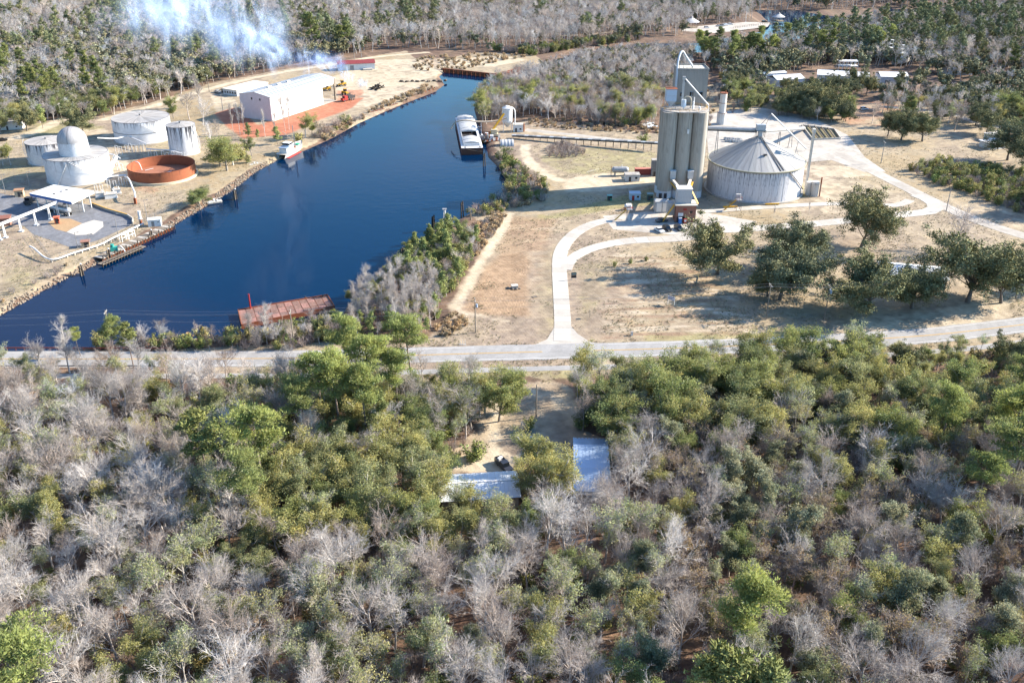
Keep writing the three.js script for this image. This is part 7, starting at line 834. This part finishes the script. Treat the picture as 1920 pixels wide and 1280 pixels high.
for (const [x, y, k, h, w] of [[-3.2,-192.8,'green',14.6,1.2],[0.7,-197.8,'green',14.6,1],[-7.9,-196.5,'olive',13.4,1],[22.3,-182.3,'green',14.6,1.35],[17.9,-190.4,'green',10.1,1.1],[37.1,-190.4,'green',17.9,1.3],[43.9,-200.3,'green',15.7,1.1],[34.6,-200.3,'green',13.4,1],[63.8,-211.1,'green',13.4,1.2],[51.6,-205.6,'green',12.3,1.2],[-21.4,-179.0,'green',12.3,1.2],[-18.1,-183.4,'green',11.2,1.2],[-23.4,-168.5,'olive',13.4,1.3],[-30.8,-162.7,'olive',13.4,1.3],[-38.4,-160.8,'olive',13.4,1.3],[-19.8,-167.6,'olive',12.3,1.2],[8.0,-162.7,'olive',13.4,1.1],[104.7,-216.8,'oak',10.1,0.9],[133.0,-219.8,'oak',10.1,0.9],[84.9,-216.8,'green',11.2,1.1],[95.2,-213.9,'olive',10.1,1.1],[25.7,-168.5,'olive',10.1,1],[29.6,-162.7,'olive',11.2,1.1],[-8.2,-152.8,'olive',11,1.1],[-12.1,-154.5,'sparse',11,1.2],[-3.2,-150.2,'sparse',12,1.2],[14.1,-151.9,'bare',15.7,1],[18.3,-157.2,'bare',14.6,0.9],[10.4,-143.7,'bare',16.8,1.1],[-1.1,-148.5,'brown',13.4,1],[-117.5,-216.8,'pale',17.9,0.9],[-125.2,-216.8,'bare',14.6,0.9],[-106.0,-218.3,'pine',15.7,1],[-99.1,-216.8,'bare',13.4,1.1],[-101.5,-219.8,'darkpine',13.4,1.1],[-8.5,-176.4,'bush',4.5,1.3],[4.2,-189.2,'bush',3.4,1],[-15.1,-175.7,'bush',2.9,1]]) plant(k, [x, y], h, WHERE.south, w);
// understory of the near woods
const under = rng(99);
const understory = [];
{ const poly = [[-180.29,-213.35],[-55.90,-213.35],[-11.18,-213.35],[16.50,-208.87],[99.15,-225.24],[192.68,-232.22],[180.09,-168.54],[112.01,-81.71],[-113.46,-81.71]]; let x0 = -320, x1 = 330; for (let i = 0; i < 8000; i++) { const x = lerp(x0, x1, under()), z = lerp(-235, -55, under()); if (Math.abs(x) < -z * 0.62 + 10 && inPoly(x, z, poly) && !blocked(x, z)) understory.push([x, z, under() < 0.34 ? 'bush' : under() < 0.8 ? 'scrub' : 'reed', 0.5 + 0.8 * under()]); } }
// --- bank between river and ploughed patch ---
wood_([[-49.69,-258.84],[-45.93,-272.99],[-40.94,-288.44],[-34.53,-305.40],[-23.37,-321.29],[-15.47,-318.55],[-11.20,-305.40],[-15.71,-281.65],[-20.24,-256.92],[-23.12,-241.63],[-39.27,-235.51],[-47.58,-235.51]], 3.0, (x, z, a, b) => { const w = x < -20 && z > -275; return w ? (a < 0.24 ? ['pale', 8 + 5 * b, 0.9] : a < 0.5 ? ['bare', 6 + 5 * b] : a < 0.62 ? ['young', 5 + 3 * b] : a < 0.72 ? ['olive', 5 + 2 * b] : a < 0.9 ? ['scrub', 3.5] : ['bush', 3]) : a < 0.3 ? ['young', 6 + 4 * b] : a < 0.5 ? ['bush', 3 + 2 * b] : a < 0.66 ? ['green', 5 + 3 * b] : a < 0.86 ? ['scrub', 4 + b] : ['bare', 6 + 3 * b]; }, WHERE.bank, 21);
wood_([[-127.75,-230.61],[-95.58,-236.85],[-77.73,-238.20],[-50.72,-250.18],[-45.31,-235.51],[-59.42,-230.61],[-93.27,-229.64],[-125.40,-225.24]], 2.7, (x, z, a, b) => (a < 0.32 ? ['bush', 3 + 2 * b] : a < 0.68 ? ['scrub', 3.2 + 2.6 * b] : a < 0.82 ? ['bare', 5 + 4 * b] : a < 0.9 ? ['olive', 4 + 2 * b] : ['reed', 2.2]), WHERE.bank, 22);
for (const [x, y, k, h, w] of [[-69.5,-235.5,'pale',12.0,1.1],[-74.3,-236.8,'pale',9.0,1],[-42.7,-249.4,'pale',12.0,1],[-38.8,-250.2,'pale',13.0,1],[-34.0,-249.4,'pale',12.0,1],[-31.1,-260.8,'pale',10.0,1],[-24.6,-240.6,'young',5.0,1.2],[-21.6,-264.8,'young',9.0,1.2],[-24.1,-277.3,'young',8.0,1.2],[-20.6,-290.8,'young',8.0,1.2],[-34.5,-305.4,'young',7.0,1],[-22.2,-328.1,'palm',3.6,1.5],[-15.8,-337.4,'palm',3.6,1.6],[-13.8,-344.8,'scrub',5.0,1.1],[-9.9,-343.5,'bush',4.0,1.1],[-27.7,-258.8,'bare',11.0,1],[-32.0,-253.1,'bare',11.0,1],[-37.6,-266.8,'pale',11.0,.9],[-45.9,-260.8,'pale',10.0,.9],[-118.6,-226.5,'pine',9.0,1.1],[-94.1,-232.2,'scrub',4.0,1]]) plant(k, [x, y], h, WHERE.bank, w);
wood_([[-8.78,-431.75],[-1.24,-427.20],[5.89,-401.57],[15.67,-378.50],[12.79,-357.62],[0.00,-349.81],[-11.19,-338.63],[-12.50,-347.91],[-1.12,-377.04],[-4.80,-409.81]], 3, (x, z, a, b) => (a < 0.3 ? ['bush', 2 + 2.5 * b] : a < 0.72 ? ['scrub', 2.5 + 2 * b] : ['reed', 1.6 + b]), WHERE.bank, 23);
wood_([[-14.93,-329.77],[-4.13,-344.77],[-1.03,-344.77],[-7.68,-315.84],[-11.96,-300.39],[-15.47,-318.55]], 2.2, (x, z, a, b) => (a < 0.75 ? ['reed', 1.2 + 0.8 * b] : ['scrub', 1.8 + b]), WHERE.bank, 24);
wood_([[-23.81,-240.59],[-17.71,-255.01],[-12.65,-249.45],[-13.87,-241.63],[-21.27,-237.19]], 2.2, (x, z, a, b) => ['reed', 1 + 0.7 * b], WHERE.bank, 25);
// --- brush in the dock field ---
wood_([[16.47,-436.38],[23.32,-447.87],[33.06,-438.26],[34.81,-427.20],[24.50,-420.09],[17.25,-422.73]], 2.2, (x, z, a, b) => ['scrub', 1.6 + b], WHERE.spit, 26);
wood_([[9.63,-479.06],[27.28,-474.68],[74.43,-460.93],[79.76,-479.06],[39.47,-492.63],[8.53,-497.30]], 3, (x, z, a, b) => (a < 0.55 ? ['reed', 1 + b] : a < 0.7 ? ['scrub', 2.2] : null), WHERE.spit, 27);
// --- wooded point behind the dock ---
wood_([[-19.76,-518.09],[-19.07,-563.21],[-1.66,-589.31],[24.19,-617.69],[51.28,-658.31],[96.56,-682.58],[130.21,-691.04],[110.65,-597.41],[89.95,-537.76],[74.26,-479.06],[46.95,-481.27],[28.08,-490.32],[4.30,-502.06],[-9.83,-490.32],[-15.31,-485.76]], 4.6, (x, z, a, b) => { const n = noise(x * 5, z * 5 + 70); return a < 0.36 ? ['bare', 10 + 5 * b] : a < 0.56 ? ['brown', 9 + 4 * b] : n > 0.5 ? (a < 0.76 ? ['olive', 9 + 4 * b] : a < 0.9 ? ['green', 9 + 4 * b] : ['sparse', 10 + 3 * b]) : a < 0.8 ? ['bare', 9 + 5 * b] : ['scrub', 4]; }, WHERE.spit, 31);
for (const [x, y, k, h, w] of [[-15.6,-497.3,'green',18.0,1.1],[-13.4,-485.8,'sparse',15.6,1],[-8.7,-505.7,'bare',15.6,1],[8.8,-518.1,'green',16.8,1.2],[66.3,-544.6,'green',16.8,1.2],[78.9,-558.8,'oak',14.4,.9],[59.4,-481.3,'bush',4.8,1.2],[65.3,-484.6,'bush',3.6,1],[64.4,-450.8,'bush',3.8,1.3],[73.6,-505.7,'young',8.4,1],[50.1,-485.8,'scrub',6.0,1.6],[44.5,-485.8,'scrub',7.2,1.5],[-5.7,-493.8,'brown',10.8,1]]) plant(k, [x, y], h, WHERE.spit, w);
// --- woods behind the tanks (west) ---
wood_([[-319.87,-453.82],[-257.72,-466.14],[-250.61,-485.76],[-217.51,-497.30],[-201.26,-537.76],[-188.83,-578.30],[-165.90,-617.69],[-144.95,-650.56],[-120.49,-678.42],[-100.72,-699.69],[-138.28,-787.57],[-184.70,-845.77],[-258.58,-845.77],[-378.41,-713.05],[-442.08,-650.56]], 6.2, (x, z, a, b) => { const n = noise(x * 3 + 9, z * 3); return n > 0.5 ? (a < 0.4 ? ['green', 10 + 5 * b, 1.2] : a < 0.58 ? ['oak', 10 + 3 * b, 0.85] : a < 0.8 ? ['olive', 10 + 4 * b, 1.1] : ['bare', 11 + 5 * b]) : a < 0.55 ? ['bare', 12 + 5 * b, 1.1] : a < 0.75 ? ['olive', 10 + 4 * b] : a < 0.9 ? ['green', 10 + 4 * b, 1.1] : ['darkpine', 17 + 4 * b]; }, WHERE.west, 41);
for (const [x, y, k, h, w] of [[-216.1,-466.1,'oak',15.6,1],[-246.8,-471.4,'oak',14.3,0.8],[-241.1,-476.9,'young',11.7,1.2],[-180.6,-497.3,'green',14.3,1],[-174.4,-524.5,'pale',18.2,1.1],[-170.9,-493.8,'bare',18.2,1.2],[-160.5,-482.4,'bare',16.9,1],[-126.0,-401.6,'green',18,1.55],[-130.7,-408.1,'green',14,1.5],[-125.4,-409.8,'olive',13,1.5],[-123.6,-353.7,'green',9.5,1.5],[-123.7,-357.6,'green',8,1.5],[-125.8,-357.0,'green',7,1.5],[-225.4,-409.8,'olive',11.7,1],[-229.0,-409.8,'olive',11.7,1],[-228.7,-537.8,'bare',18.2,1.2],[-217.8,-551.6,'green',15.6,1.2],[-141.7,-691.0,'darkpine',28.6,1.3],[-132.1,-701.9,'darkpine',26.0,1.2],[-265.4,-482.4,'green',11.7,1],[-146.4,-447.9,'bare',14.3,1],[-144.7,-453.8,'bare',13.0,1]]) plant(k, [x, y], h, WHERE.west, w);
for (const [x, y, k, h, w] of [[-140.4,-466.1,'pale',14.3,.5],[-136.4,-464.0,'pale',15.6,.5],[-134.5,-464.0,'pale',15.6,.5],[-122.3,-457.9,'pale',14.3,.5],[-118.5,-462.0,'pale',11.7,.5],[-115.0,-470.4,'pale',18.2,.45],[-113.8,-473.6,'pale',16.9,.45],[-102.5,-457.9,'olive',14.3,1.1],[-100.3,-464.0,'green',11.7,1],[-130.0,-455.8,'young',7.8,1],[-125.1,-453.8,'young',5.2,1],[-113.6,-445.9,'young',8.5,1.3],[-103.7,-447.9,'bush',5.2,1.2],[-120.9,-425.4,'green',10.4,1],[-93.6,-464.0,'scrub',6.5,1.4],[-95.5,-459.9,'brown',10.4,1],[-90.4,-476.9,'scrub',6.5,1.3],[-87.7,-485.8,'bush',5.2,1.2],[-124.5,-418.4,'bush',5.2,1.3],[-119.8,-414.0,'bush',3.9,1]]) plant(k, [x, y], h, WHERE.clay, w);
wood_([[-90.46,-453.82],[-76.77,-497.30],[-78.09,-506.90],[-89.10,-485.76],[-100.41,-457.86]], 2.6, (x, z, a, b) => (a < 0.5 ? ['reed', 1.6 + b] : a < 0.8 ? ['scrub', 2.5 + b] : ['bush', 2]), WHERE.clay, 44);
wood_([[-78.43,-509.35],[-61.26,-540.49],[-46.76,-572.18],[-52.60,-584.55],[-77.19,-521.92]], 2.6, (x, z, a, b) => (a < 0.7 ? ['reed', 1.4 + 0.7 * b] : null), WHERE.clay, 45);
wood_([[-47.70,-617.69],[-28.38,-635.57],[0.00,-666.22],[15.15,-682.58],[-22.98,-691.04],[-63.66,-674.31],[-67.40,-635.57]], 3.4, (x, z, a, b) => (a < 0.35 ? ['reed', 1.6 + 0.7 * b] : null), WHERE.far, 46);
wood_([[-158.04,-252.39],[-153.11,-272.99],[-146.92,-290.77],[-150.72,-295.51],[-158.21,-272.99],[-161.29,-258.84]], 4, (x, z, a, b) => (a < 0.45 ? ['scrub', 1.8 + b] : a < 0.7 ? ['reed', 1.2] : null), WHERE.clay, 47);
// --- far woods ---
wood_([[-121.17,-682.58],[-94.05,-708.55],[-63.07,-713.05],[-23.38,-704.09],[15.41,-695.34],[56.17,-726.89],[106.11,-756.11],[139.91,-771.54],[145.09,-815.71],[209.22,-852.03],[224.08,-912.54],[299.65,-919.76],[746.76,-1033.41],[814.14,-1132.16],[-765.53,-1132.16],[-469.20,-670.24],[-378.41,-713.05],[-258.58,-845.77],[-184.70,-845.77],[-138.28,-787.57]], 7.4, (x, z, a, b) => { const n = noise(x * 2 + 5, z * 2 + 40), w = x < -60; return n > 0.64 || (w && n > 0.58) ? (a < 0.45 ? ['green', 11 + 5 * b] : a < 0.65 ? ['darkpine', 16 + 6 * b] : a < 0.75 ? ['olive', 12] : ['bare', 13 + 5 * b]) : a < 0.8 ? ['bare', 13 + 6 * b] : a < 0.88 ? ['olive', 11 + 4 * b] : a < 0.93 ? ['green', 11 + 3 * b] : ['brown', 12 + 4 * b]; }, WHERE.far, 51);
wood_([[-23.38,-704.09],[15.15,-682.58],[55.51,-717.61],[98.65,-746.13],[106.11,-756.11],[56.51,-731.62],[15.50,-699.69]], 4, (x, z, a, b) => (a < 0.4 ? ['bush', 4 + 3 * b] : a < 0.7 ? ['scrub', 5] : ['olive', 6 + 3 * b]), WHERE.far, 52);
// --- around the marina (east) ---
wood_([[134.04,-691.04],[170.45,-699.69],[200.61,-726.89],[244.36,-766.33],[307.66,-827.49],[462.60,-905.42],[774.63,-1033.41],[466.06,-597.41],[372.96,-581.41],[321.89,-597.41],[310.52,-631.92],[275.56,-670.24],[222.20,-666.22],[173.93,-650.56],[144.42,-614.22],[121.91,-622.95]], 6.6, (x, z, a, b) => (a < 0.2 ? ['darkpine', 15 + 6 * b, 1.15] : a < 0.38 ? ['green', 11 + 5 * b, 1.15] : a < 0.5 ? ['olive', 10 + 4 * b] : a < 0.85 ? ['bare', 13 + 5 * b] : a < 0.9 ? ['pine', 17 + 4 * b] : ['brown', 13]), WHERE.east, 61);
wood_([[134.11,-614.22],[162.32,-631.92],[143.13,-524.51],[126.98,-505.68],[123.37,-544.62]], 5.5, (x, z, a, b) => (a < 0.4 ? ['green', 8 + 4 * b, 1.1] : a < 0.6 ? ['oak', 8 + 3 * b, .8] : a < 0.8 ? ['bush', 4] : ['bare', 9]), WHERE.east, 62);
wood_([[141.41,-505.68],[174.34,-482.39],[181.97,-497.30],[182.96,-537.76],[162.24,-551.64],[146.37,-537.76]], 6, (x, z, a, b) => (a < 0.5 ? ['oak', 9 + 3 * b, .8] : a < 0.8 ? ['green', 7 + 3 * b, 1.1] : ['bare', 9]), WHERE.east, 63);
wood_([[250.47,-524.51],[259.74,-505.68],[271.11,-455.83],[328.98,-566.17],[295.06,-597.41]], 7, (x, z, a, b) => (a < 0.45 ? ['green', 10 + 4 * b, 1.2] : a < 0.65 ? ['oak', 10 + 2 * b, .9] : a < 0.85 ? ['bare', 10 + 4 * b] : ['olive', 10]), WHERE.east, 64);
for (const [x, y, k, h, w] of [[174.6,-540.5,'oak',15,.9],[187.0,-548.8,'oak',14,.9],[194.5,-543.2,'oak',14,.9],[208.4,-554.5,'oak',13,.9],[212.9,-543.2,'green',12,1.1],[163.0,-554.5,'oak',13,.9],[208.5,-573.7,'oak',14,.8],[168.8,-505.7,'oak',18.2,1.1],[157.5,-511.8,'oak',16.8,1],[181.8,-505.7,'green',12.6,1],[188.0,-485.8,'bare',15.4,1],[201.9,-509.4,'bare',15.4,1],[191.4,-453.8,'oak',15.4,.95],[200.7,-450.8,'oak',16.8,1],[187.4,-460.9,'oak',14.0,.8],[204.8,-482.4,'darkpine',15.4,1.2],[225.1,-471.4,'bare',15.4,1.2],[221.4,-482.4,'bare',14.0,1.1],[238.9,-466.1,'oak',15.4,.9],[227.0,-418.4,'oak',18.2,1.1],[227.3,-401.6,'oak',18.2,1.1],[245.3,-445.9,'green',16.8,1.2],[174.7,-631.9,'oak',16.8,.9],[215.2,-631.9,'oak',16.8,.9],[226.9,-614.2,'oak',16.8,.9],[234.0,-551.6,'green',16.8,1.1],[241.5,-558.8,'olive',18.2,1],[248.3,-544.6,'olive',18.2,1.1],[233.2,-566.2,'olive',14.0,1],[256.1,-537.8,'green',15.4,1],[240.8,-482.4,'oak',14.0,.9],[164.5,-566.2,'bare',11.2,1],[321.1,-631.9,'brown',21.0,1.2],[311.6,-650.6,'brown',19.6,1.2],[148.0,-544.6,'green',11.2,1]]) plant(k, [x, y], h, WHERE.east, w);
wood_([[145.44,-635.57],[191.49,-691.04],[231.10,-695.34],[275.74,-691.04],[289.89,-650.56],[306.51,-622.95],[284.62,-581.41],[262.50,-635.57],[217.42,-650.56],[160.94,-597.41]], 6.4, (x, z, a, b) => (a < 0.3 ? ['oak', 11 + 4 * b, .9] : a < 0.5 ? ['green', 11 + 5 * b, 1.1] : a < 0.85 ? ['bare', 12 + 4 * b] : ['olive', 11]), WHERE.east, 65);
wood_([[202.02,-505.68],[241.05,-476.86],[252.35,-466.14],[268.36,-524.51],[246.21,-558.82],[215.90,-544.62]], 7.6, (x, z, a, b) => (a < 0.4 ? ['bare', 11 + 4 * b] : a < 0.7 ? ['oak', 9 + 3 * b, .8] : ['olive', 9 + 3 * b]), WHERE.east, 66);
wood_([[14.42,-646.75],[52.72,-678.42],[99.35,-704.09],[133.24,-708.55],[128.75,-682.58],[51.01,-654.41],[17.28,-617.69]], 4, (x, z, a, b) => (a < 0.5 ? ['scrub', 4 + b] : ['bush', 3 + 2 * b]), WHERE.spit, 67);
wood_([[99.84,-551.64],[130.77,-597.41],[126.98,-505.68],[110.38,-509.35],[101.35,-476.86],[89.49,-455.83]], 5, (x, z, a, b) => (a < 0.5 ? ['scrub', 2.5 + b] : a < 0.7 ? ['reed', 1.6] : null), WHERE.spit, 68);
// --- shrub thicket by the side road ---
wood_([[174.95,-403.20],[193.55,-414.04],[210.41,-403.20],[230.56,-378.50],[203.50,-326.90],[196.89,-341.68],[190.03,-362.99],[179.22,-384.42]], 3.1, (x, z, a, b) => (a < 0.5 ? ['bush', 2.5 + 2 * b] : a < 0.85 ? ['scrub', 2.6 + 1.5 * b] : ['olive', 5 + 2 * b]), WHERE.edge, 71);
for (const [x, y, k, h, w] of [[206.7,-344.8,'oak',16.8,1],[219.6,-357.6,'oak',16.8,1],[183.3,-281.6,'oak',16.8,1.1],[166.5,-270.9,'green',12.6,1]]) plant(k, [x, y], h, WHERE.edge, w);
// --- oaks on the lawn ---
for (const [x, y, k, h, w] of [[67.7,-284.3,'oak',19.5,1.12],[83.1,-263.9,'oak',21,1.08],[95.7,-287.1,'oak',20,1.0],[80.0,-266.4,'oak',13,1.0],[123.3,-308.5,'oak',21,1.05],[107.7,-254.6,'oak',19,1.25],[121.8,-257.7,'oak',17,1.05],[140.8,-262.4,'oak',22,1.25],[150.8,-261.6,'oak',17,1.05],[154.8,-307.4,'bare',19,1.7]]) plant(k, [x, y], h, WHERE.field, w);
for (const [x, y] of [[34.4,-290.8],[40.3,-293.6],[45.6,-296.0]]) plant('bush', [x, y], 1.8, WHERE.field, 1.0);
for (const [x, y] of [[100.4,-340.4],[114.8,-343.5]]) plant('pale', [x, y], 5, WHERE.field, 0.6);

// set out single trees where the picture shows them apart, the rest of each wood as one mass
{
  const LABEL = { bare: 'leafless grey tree', brown: 'brown withered tree', pale: 'slender whitish leafless tree', olive: 'olive green leafy tree', sparse: 'thin pale green tree', green: 'dense green broadleaf tree', magnolia: 'grey green leafy tree', oak: 'spreading dark green live oak', pine: 'bright green pine', darkpine: 'dark green pine', young: 'young green pine', bush: 'round leafy green bush', scrub: 'bare twiggy bush', reed: 'low brown brush', palm: 'short fan palm' };
  const CAP = { bare: 300, brown: 130, pale: 60, olive: 260, sparse: 170, green: 260, magnolia: 90, oak: 120, pine: 60, darkpine: 60, young: 60, bush: 160, scrub: 110, reed: 0, palm: 2 };
  const MANY = Object.fromEntries(Object.entries(LABEL).map(([k, v]) => [k, v.replace(/\b(tree|oak|pine|bush|palm)\b/, (m) => (m === 'bush' ? 'bushes' : m + 's'))]));
  const HEIGHT = { bare: 15, brown: 13, pale: 16, olive: 12.5, sparse: 13, green: 13, magnolia: 12, oak: 13, pine: 20, darkpine: 20, young: 9, bush: 3.4, scrub: 3.6, reed: 1.8, palm: 4.5 }, MEDIAN = {};
  for (const k of Object.keys(LABEL)) { const h = planted.filter((t) => t.kind === k).map((t) => t.sy * HEIGHT[k]).sort((a, b) => a - b); MEDIAN[k] = h[h.length >> 1] ?? 1; }
  const house = [14, -168];
  const spot = (t) => { if (t.where !== WHERE.south) return t.where; const d = Math.hypot(t.x - house[0], t.z - house[1]); return d < 22 ? 'beside the metal roofed house' : d < 40 ? 'in the ring of woods round the house clearing' : t.z < -196 ? (t.x < 0 ? 'along the highway between bridge and clearing' : 'along the highway east of the clearing') : t.x < -45 ? 'deep in the leafless west end of the woods' : t.x > 50 ? 'deep in the brushy east end of the woods' : 'deep in the woods behind the houses'; };
  const FARKIND = { bare: 'bare', brown: 'bare', pale: 'bare', sparse: 'green', olive: 'green', green: 'green', magnolia: 'green', oak: 'green', pine: 'pine', darkpine: 'pine', young: 'pine' };
  camera.updateMatrixWorld(); camera.updateProjectionMatrix();
  const seen = (t) => { const a = V(t.x, t.sy * 9, t.z).project(camera); return Math.abs(a.x) < 1.04 && Math.abs(a.y) < 1.08; };
  const masses = new Map(), count = {};
  const toMass = (kind, x, y, z, s, sy, turn, v, lod, tint) => { const key = kind + '|' + v + '|' + lod; if (!masses.has(key)) masses.set(key, []); masses.get(key).push([x, y, z, s, sy, turn, tint]); };
  planted.sort((a, b) => (a.x ** 2 + a.z ** 2) - (b.x ** 2 + b.z ** 2));
  const protos = new Map(), lean = rng(8);
  for (const t of planted) {
    const K = KINDS[t.kind], dist = Math.hypot(t.x, t.z), y = groundHeight(t.x, t.z);
    count[t.kind] ??= 0;
    if (seen(t) && count[t.kind] < CAP[t.kind] && dist < 760) {
      count[t.kind]++;
      const m = t.m % (K.leaf?.length ?? K.woods.length), key = t.kind + t.v + '_' + t.m; let o = protos.get(key);
      if (!o) {
        o = new THREE.Group(); const g = K.v[t.v], w = K.woods[t.m % K.woods.length];
        if (g.trunk) part(o, 'trunk', g.trunk, w);
        part(o, g.leaves ? 'branches' : t.kind === 'scrub' ? 'twigs' : 'crown', g.wood, w);
        if (g.leaves) part(o, 'crown', g.leaves, K.leaf[m]);
        protos.set(key, o);
      }
      const c = o.clone(); c.name = numbered(K.name); c.position.set(t.x, y, t.z); c.rotation.set((lean() - 0.5) * 0.1, t.turn, (lean() - 0.5) * 0.1); c.scale.set(t.s, t.sy, t.s);
      const H0 = t.sy * HEIGHT[t.kind], size = K.cat !== 'tree' ? '' : H0 > MEDIAN[t.kind] * 1.12 ? 'taller ' : H0 < MEDIAN[t.kind] * 0.88 ? 'lower ' : '', where = spot(t);
      tag(c, size + LABEL[t.kind] + ' ' + where, K.cat, size + MANY[t.kind] + ' ' + where); scene.add(c);
    } else { const k = FARKIND[t.kind]; toMass(k && dist > 560 ? k : t.kind, t.x, y, t.z, t.s, t.sy, t.turn, t.v, k && dist > 560 ? 1 : 0, t.kind); }
  }
  for (const [x, z, k, s] of understory) toMass(k, x, 0, z, s, s, (x * 7) % 6.28, Math.abs(Math.round(x * 3)) % KINDS[k].v.length, 0, 'under');
  const r = rng(404), M = new THREE.Matrix4(), q = new THREE.Quaternion(), e = new THREE.Euler(), col = new THREE.Color();
  const withColor = (g) => { if (!g.attributes.color) { const h = g.clone(); h.setAttribute('color', new THREE.Float32BufferAttribute(new Float32Array(g.attributes.position.count * 3).fill(1), 3)); return h; } return g; };
  const FARLEAF = { green: leafMat(0.22, 0.22, 0.135, 0), pine: leafMat(0.19, 0.21, 0.11, 0) };
  for (const [key, list] of masses) {
    const [kind, vs, lod] = key.split('|'), K = KINDS[kind], set = +lod ? FAR[kind] : K.v, buckets = new Map();
    for (const it of list) { const v = +vs % set.length; if (!buckets.has(v)) buckets.set(v, []); buckets.get(v).push(it); }
    for (const [v, items] of buckets) {
      const g = set[v], w = mergeGeometries([g.trunk, g.wood].filter(Boolean)), geo = g.leaves ? mergeGeometries([withColor(w), withColor(g.leaves)], true) : w;
      const mats = g.leaves ? [K.woods[0], +lod ? FARLEAF[kind] : K.leaf[v % K.leaf.length]] : K.woods[v % K.woods.length];
      const im = shade(new THREE.InstancedMesh(geo, mats, items.length)); const low = ['bush', 'scrub', 'reed'].includes(kind);
      im.name = numbered(low ? 'undergrowth' : 'woodland');
      tag(im, (low ? 'mass of undergrowth made of ' : 'wooded mass of ') + LABEL[kind] + 's', low ? 'undergrowth' : 'woodland', null, 'stuff');
      items.forEach(([x, y, z, s, sy, turn, t], i) => { q.setFromEuler(e.set((r() - 0.5) * 0.12, turn, (r() - 0.5) * 0.12)); M.compose(V(x, y, z), q, V(s, sy, s)); im.setMatrixAt(i, M); const b = 0.82 + 0.36 * r(), h = (r() - 0.5) * 0.16; im.setColorAt(i, col.setRGB(b * (1 + h), b, b * (1 - h))); });
      scene.add(im);
    }
  }
  { // dry tufts standing in the open grass
    const hard = pavedPolys.filter((p) => Math.abs(p[0][0]) < 1000), T = new Grow(777), g0 = T.r; for (let i = 0; i < 10; i++) { const a = g0() * 6.28, d = V(Math.cos(a) * 0.7 * g0(), 1, Math.sin(a) * 0.7 * g0()).normalize(); T.ring(V(Math.cos(a) * 0.18, -0.03, Math.sin(a) * 0.18), V(Math.cos(a) * 0.18, 0, Math.sin(a) * 0.18).addScaledVector(d, 0.35 + 0.4 * g0()), 0.045, 0, 3); }
    const geo = T.build().wood, list = []; for (let i = 0; i < 160000 && list.length < 16000; i++) { const z = lerp(-560, -212, Math.sqrt(r())), x = lerp(-0.62, 0.62, r()) * -z, u = (x - GX0) / (GX1 - GX0), v = (z - GZ0) / (GZ1 - GZ0); if (mGrass(u, v) < 0.6 || mSand(u, v) > 0.3 || mClay(u, v) > 0.5 || inRiver(x, z) || noise(x * 5, z * 5) + 0.35 * noise(x * 23, z * 23) < 0.62) continue; if (hard.some((p) => inPoly(x, z, p))) continue; list.push([x, z]); }
    const im = shade(new THREE.InstancedMesh(geo, wood(0.42, 0.36, 0.25), list.length)); im.name = 'grass_tufts'; tag(im, 'dry tufts of grass on the open ground', 'grass', null, 'stuff');
    list.forEach(([x, z], i) => { const s = 0.4 + r() * 0.6; M.compose(V(x, 0, z), q.setFromEuler(e.set(0, r() * 6.28, 0)), V(s, s * 0.8, s)); im.setMatrixAt(i, M); const b = 0.65 + 0.6 * r(), h = r() * 0.3; im.setColorAt(i, col.setRGB(b * (1 - h * 0.4), b, b * (1 - h * 0.5))); }); scene.add(im);
  }
  console.log('planted', planted.length, JSON.stringify(count));
}

// things built in place get their origin at their own foot
for (const o of scene.children) if (o.isGroup && !o.userData.kind && o.position.lengthSq() === 0) { const b = new THREE.Box3().setFromObject(o), c = V((b.min.x + b.max.x) / 2, 0, (b.min.z + b.max.z) / 2); o.position.copy(c); for (const p of o.children) p.position.sub(c); }

renderer.render(scene, camera);
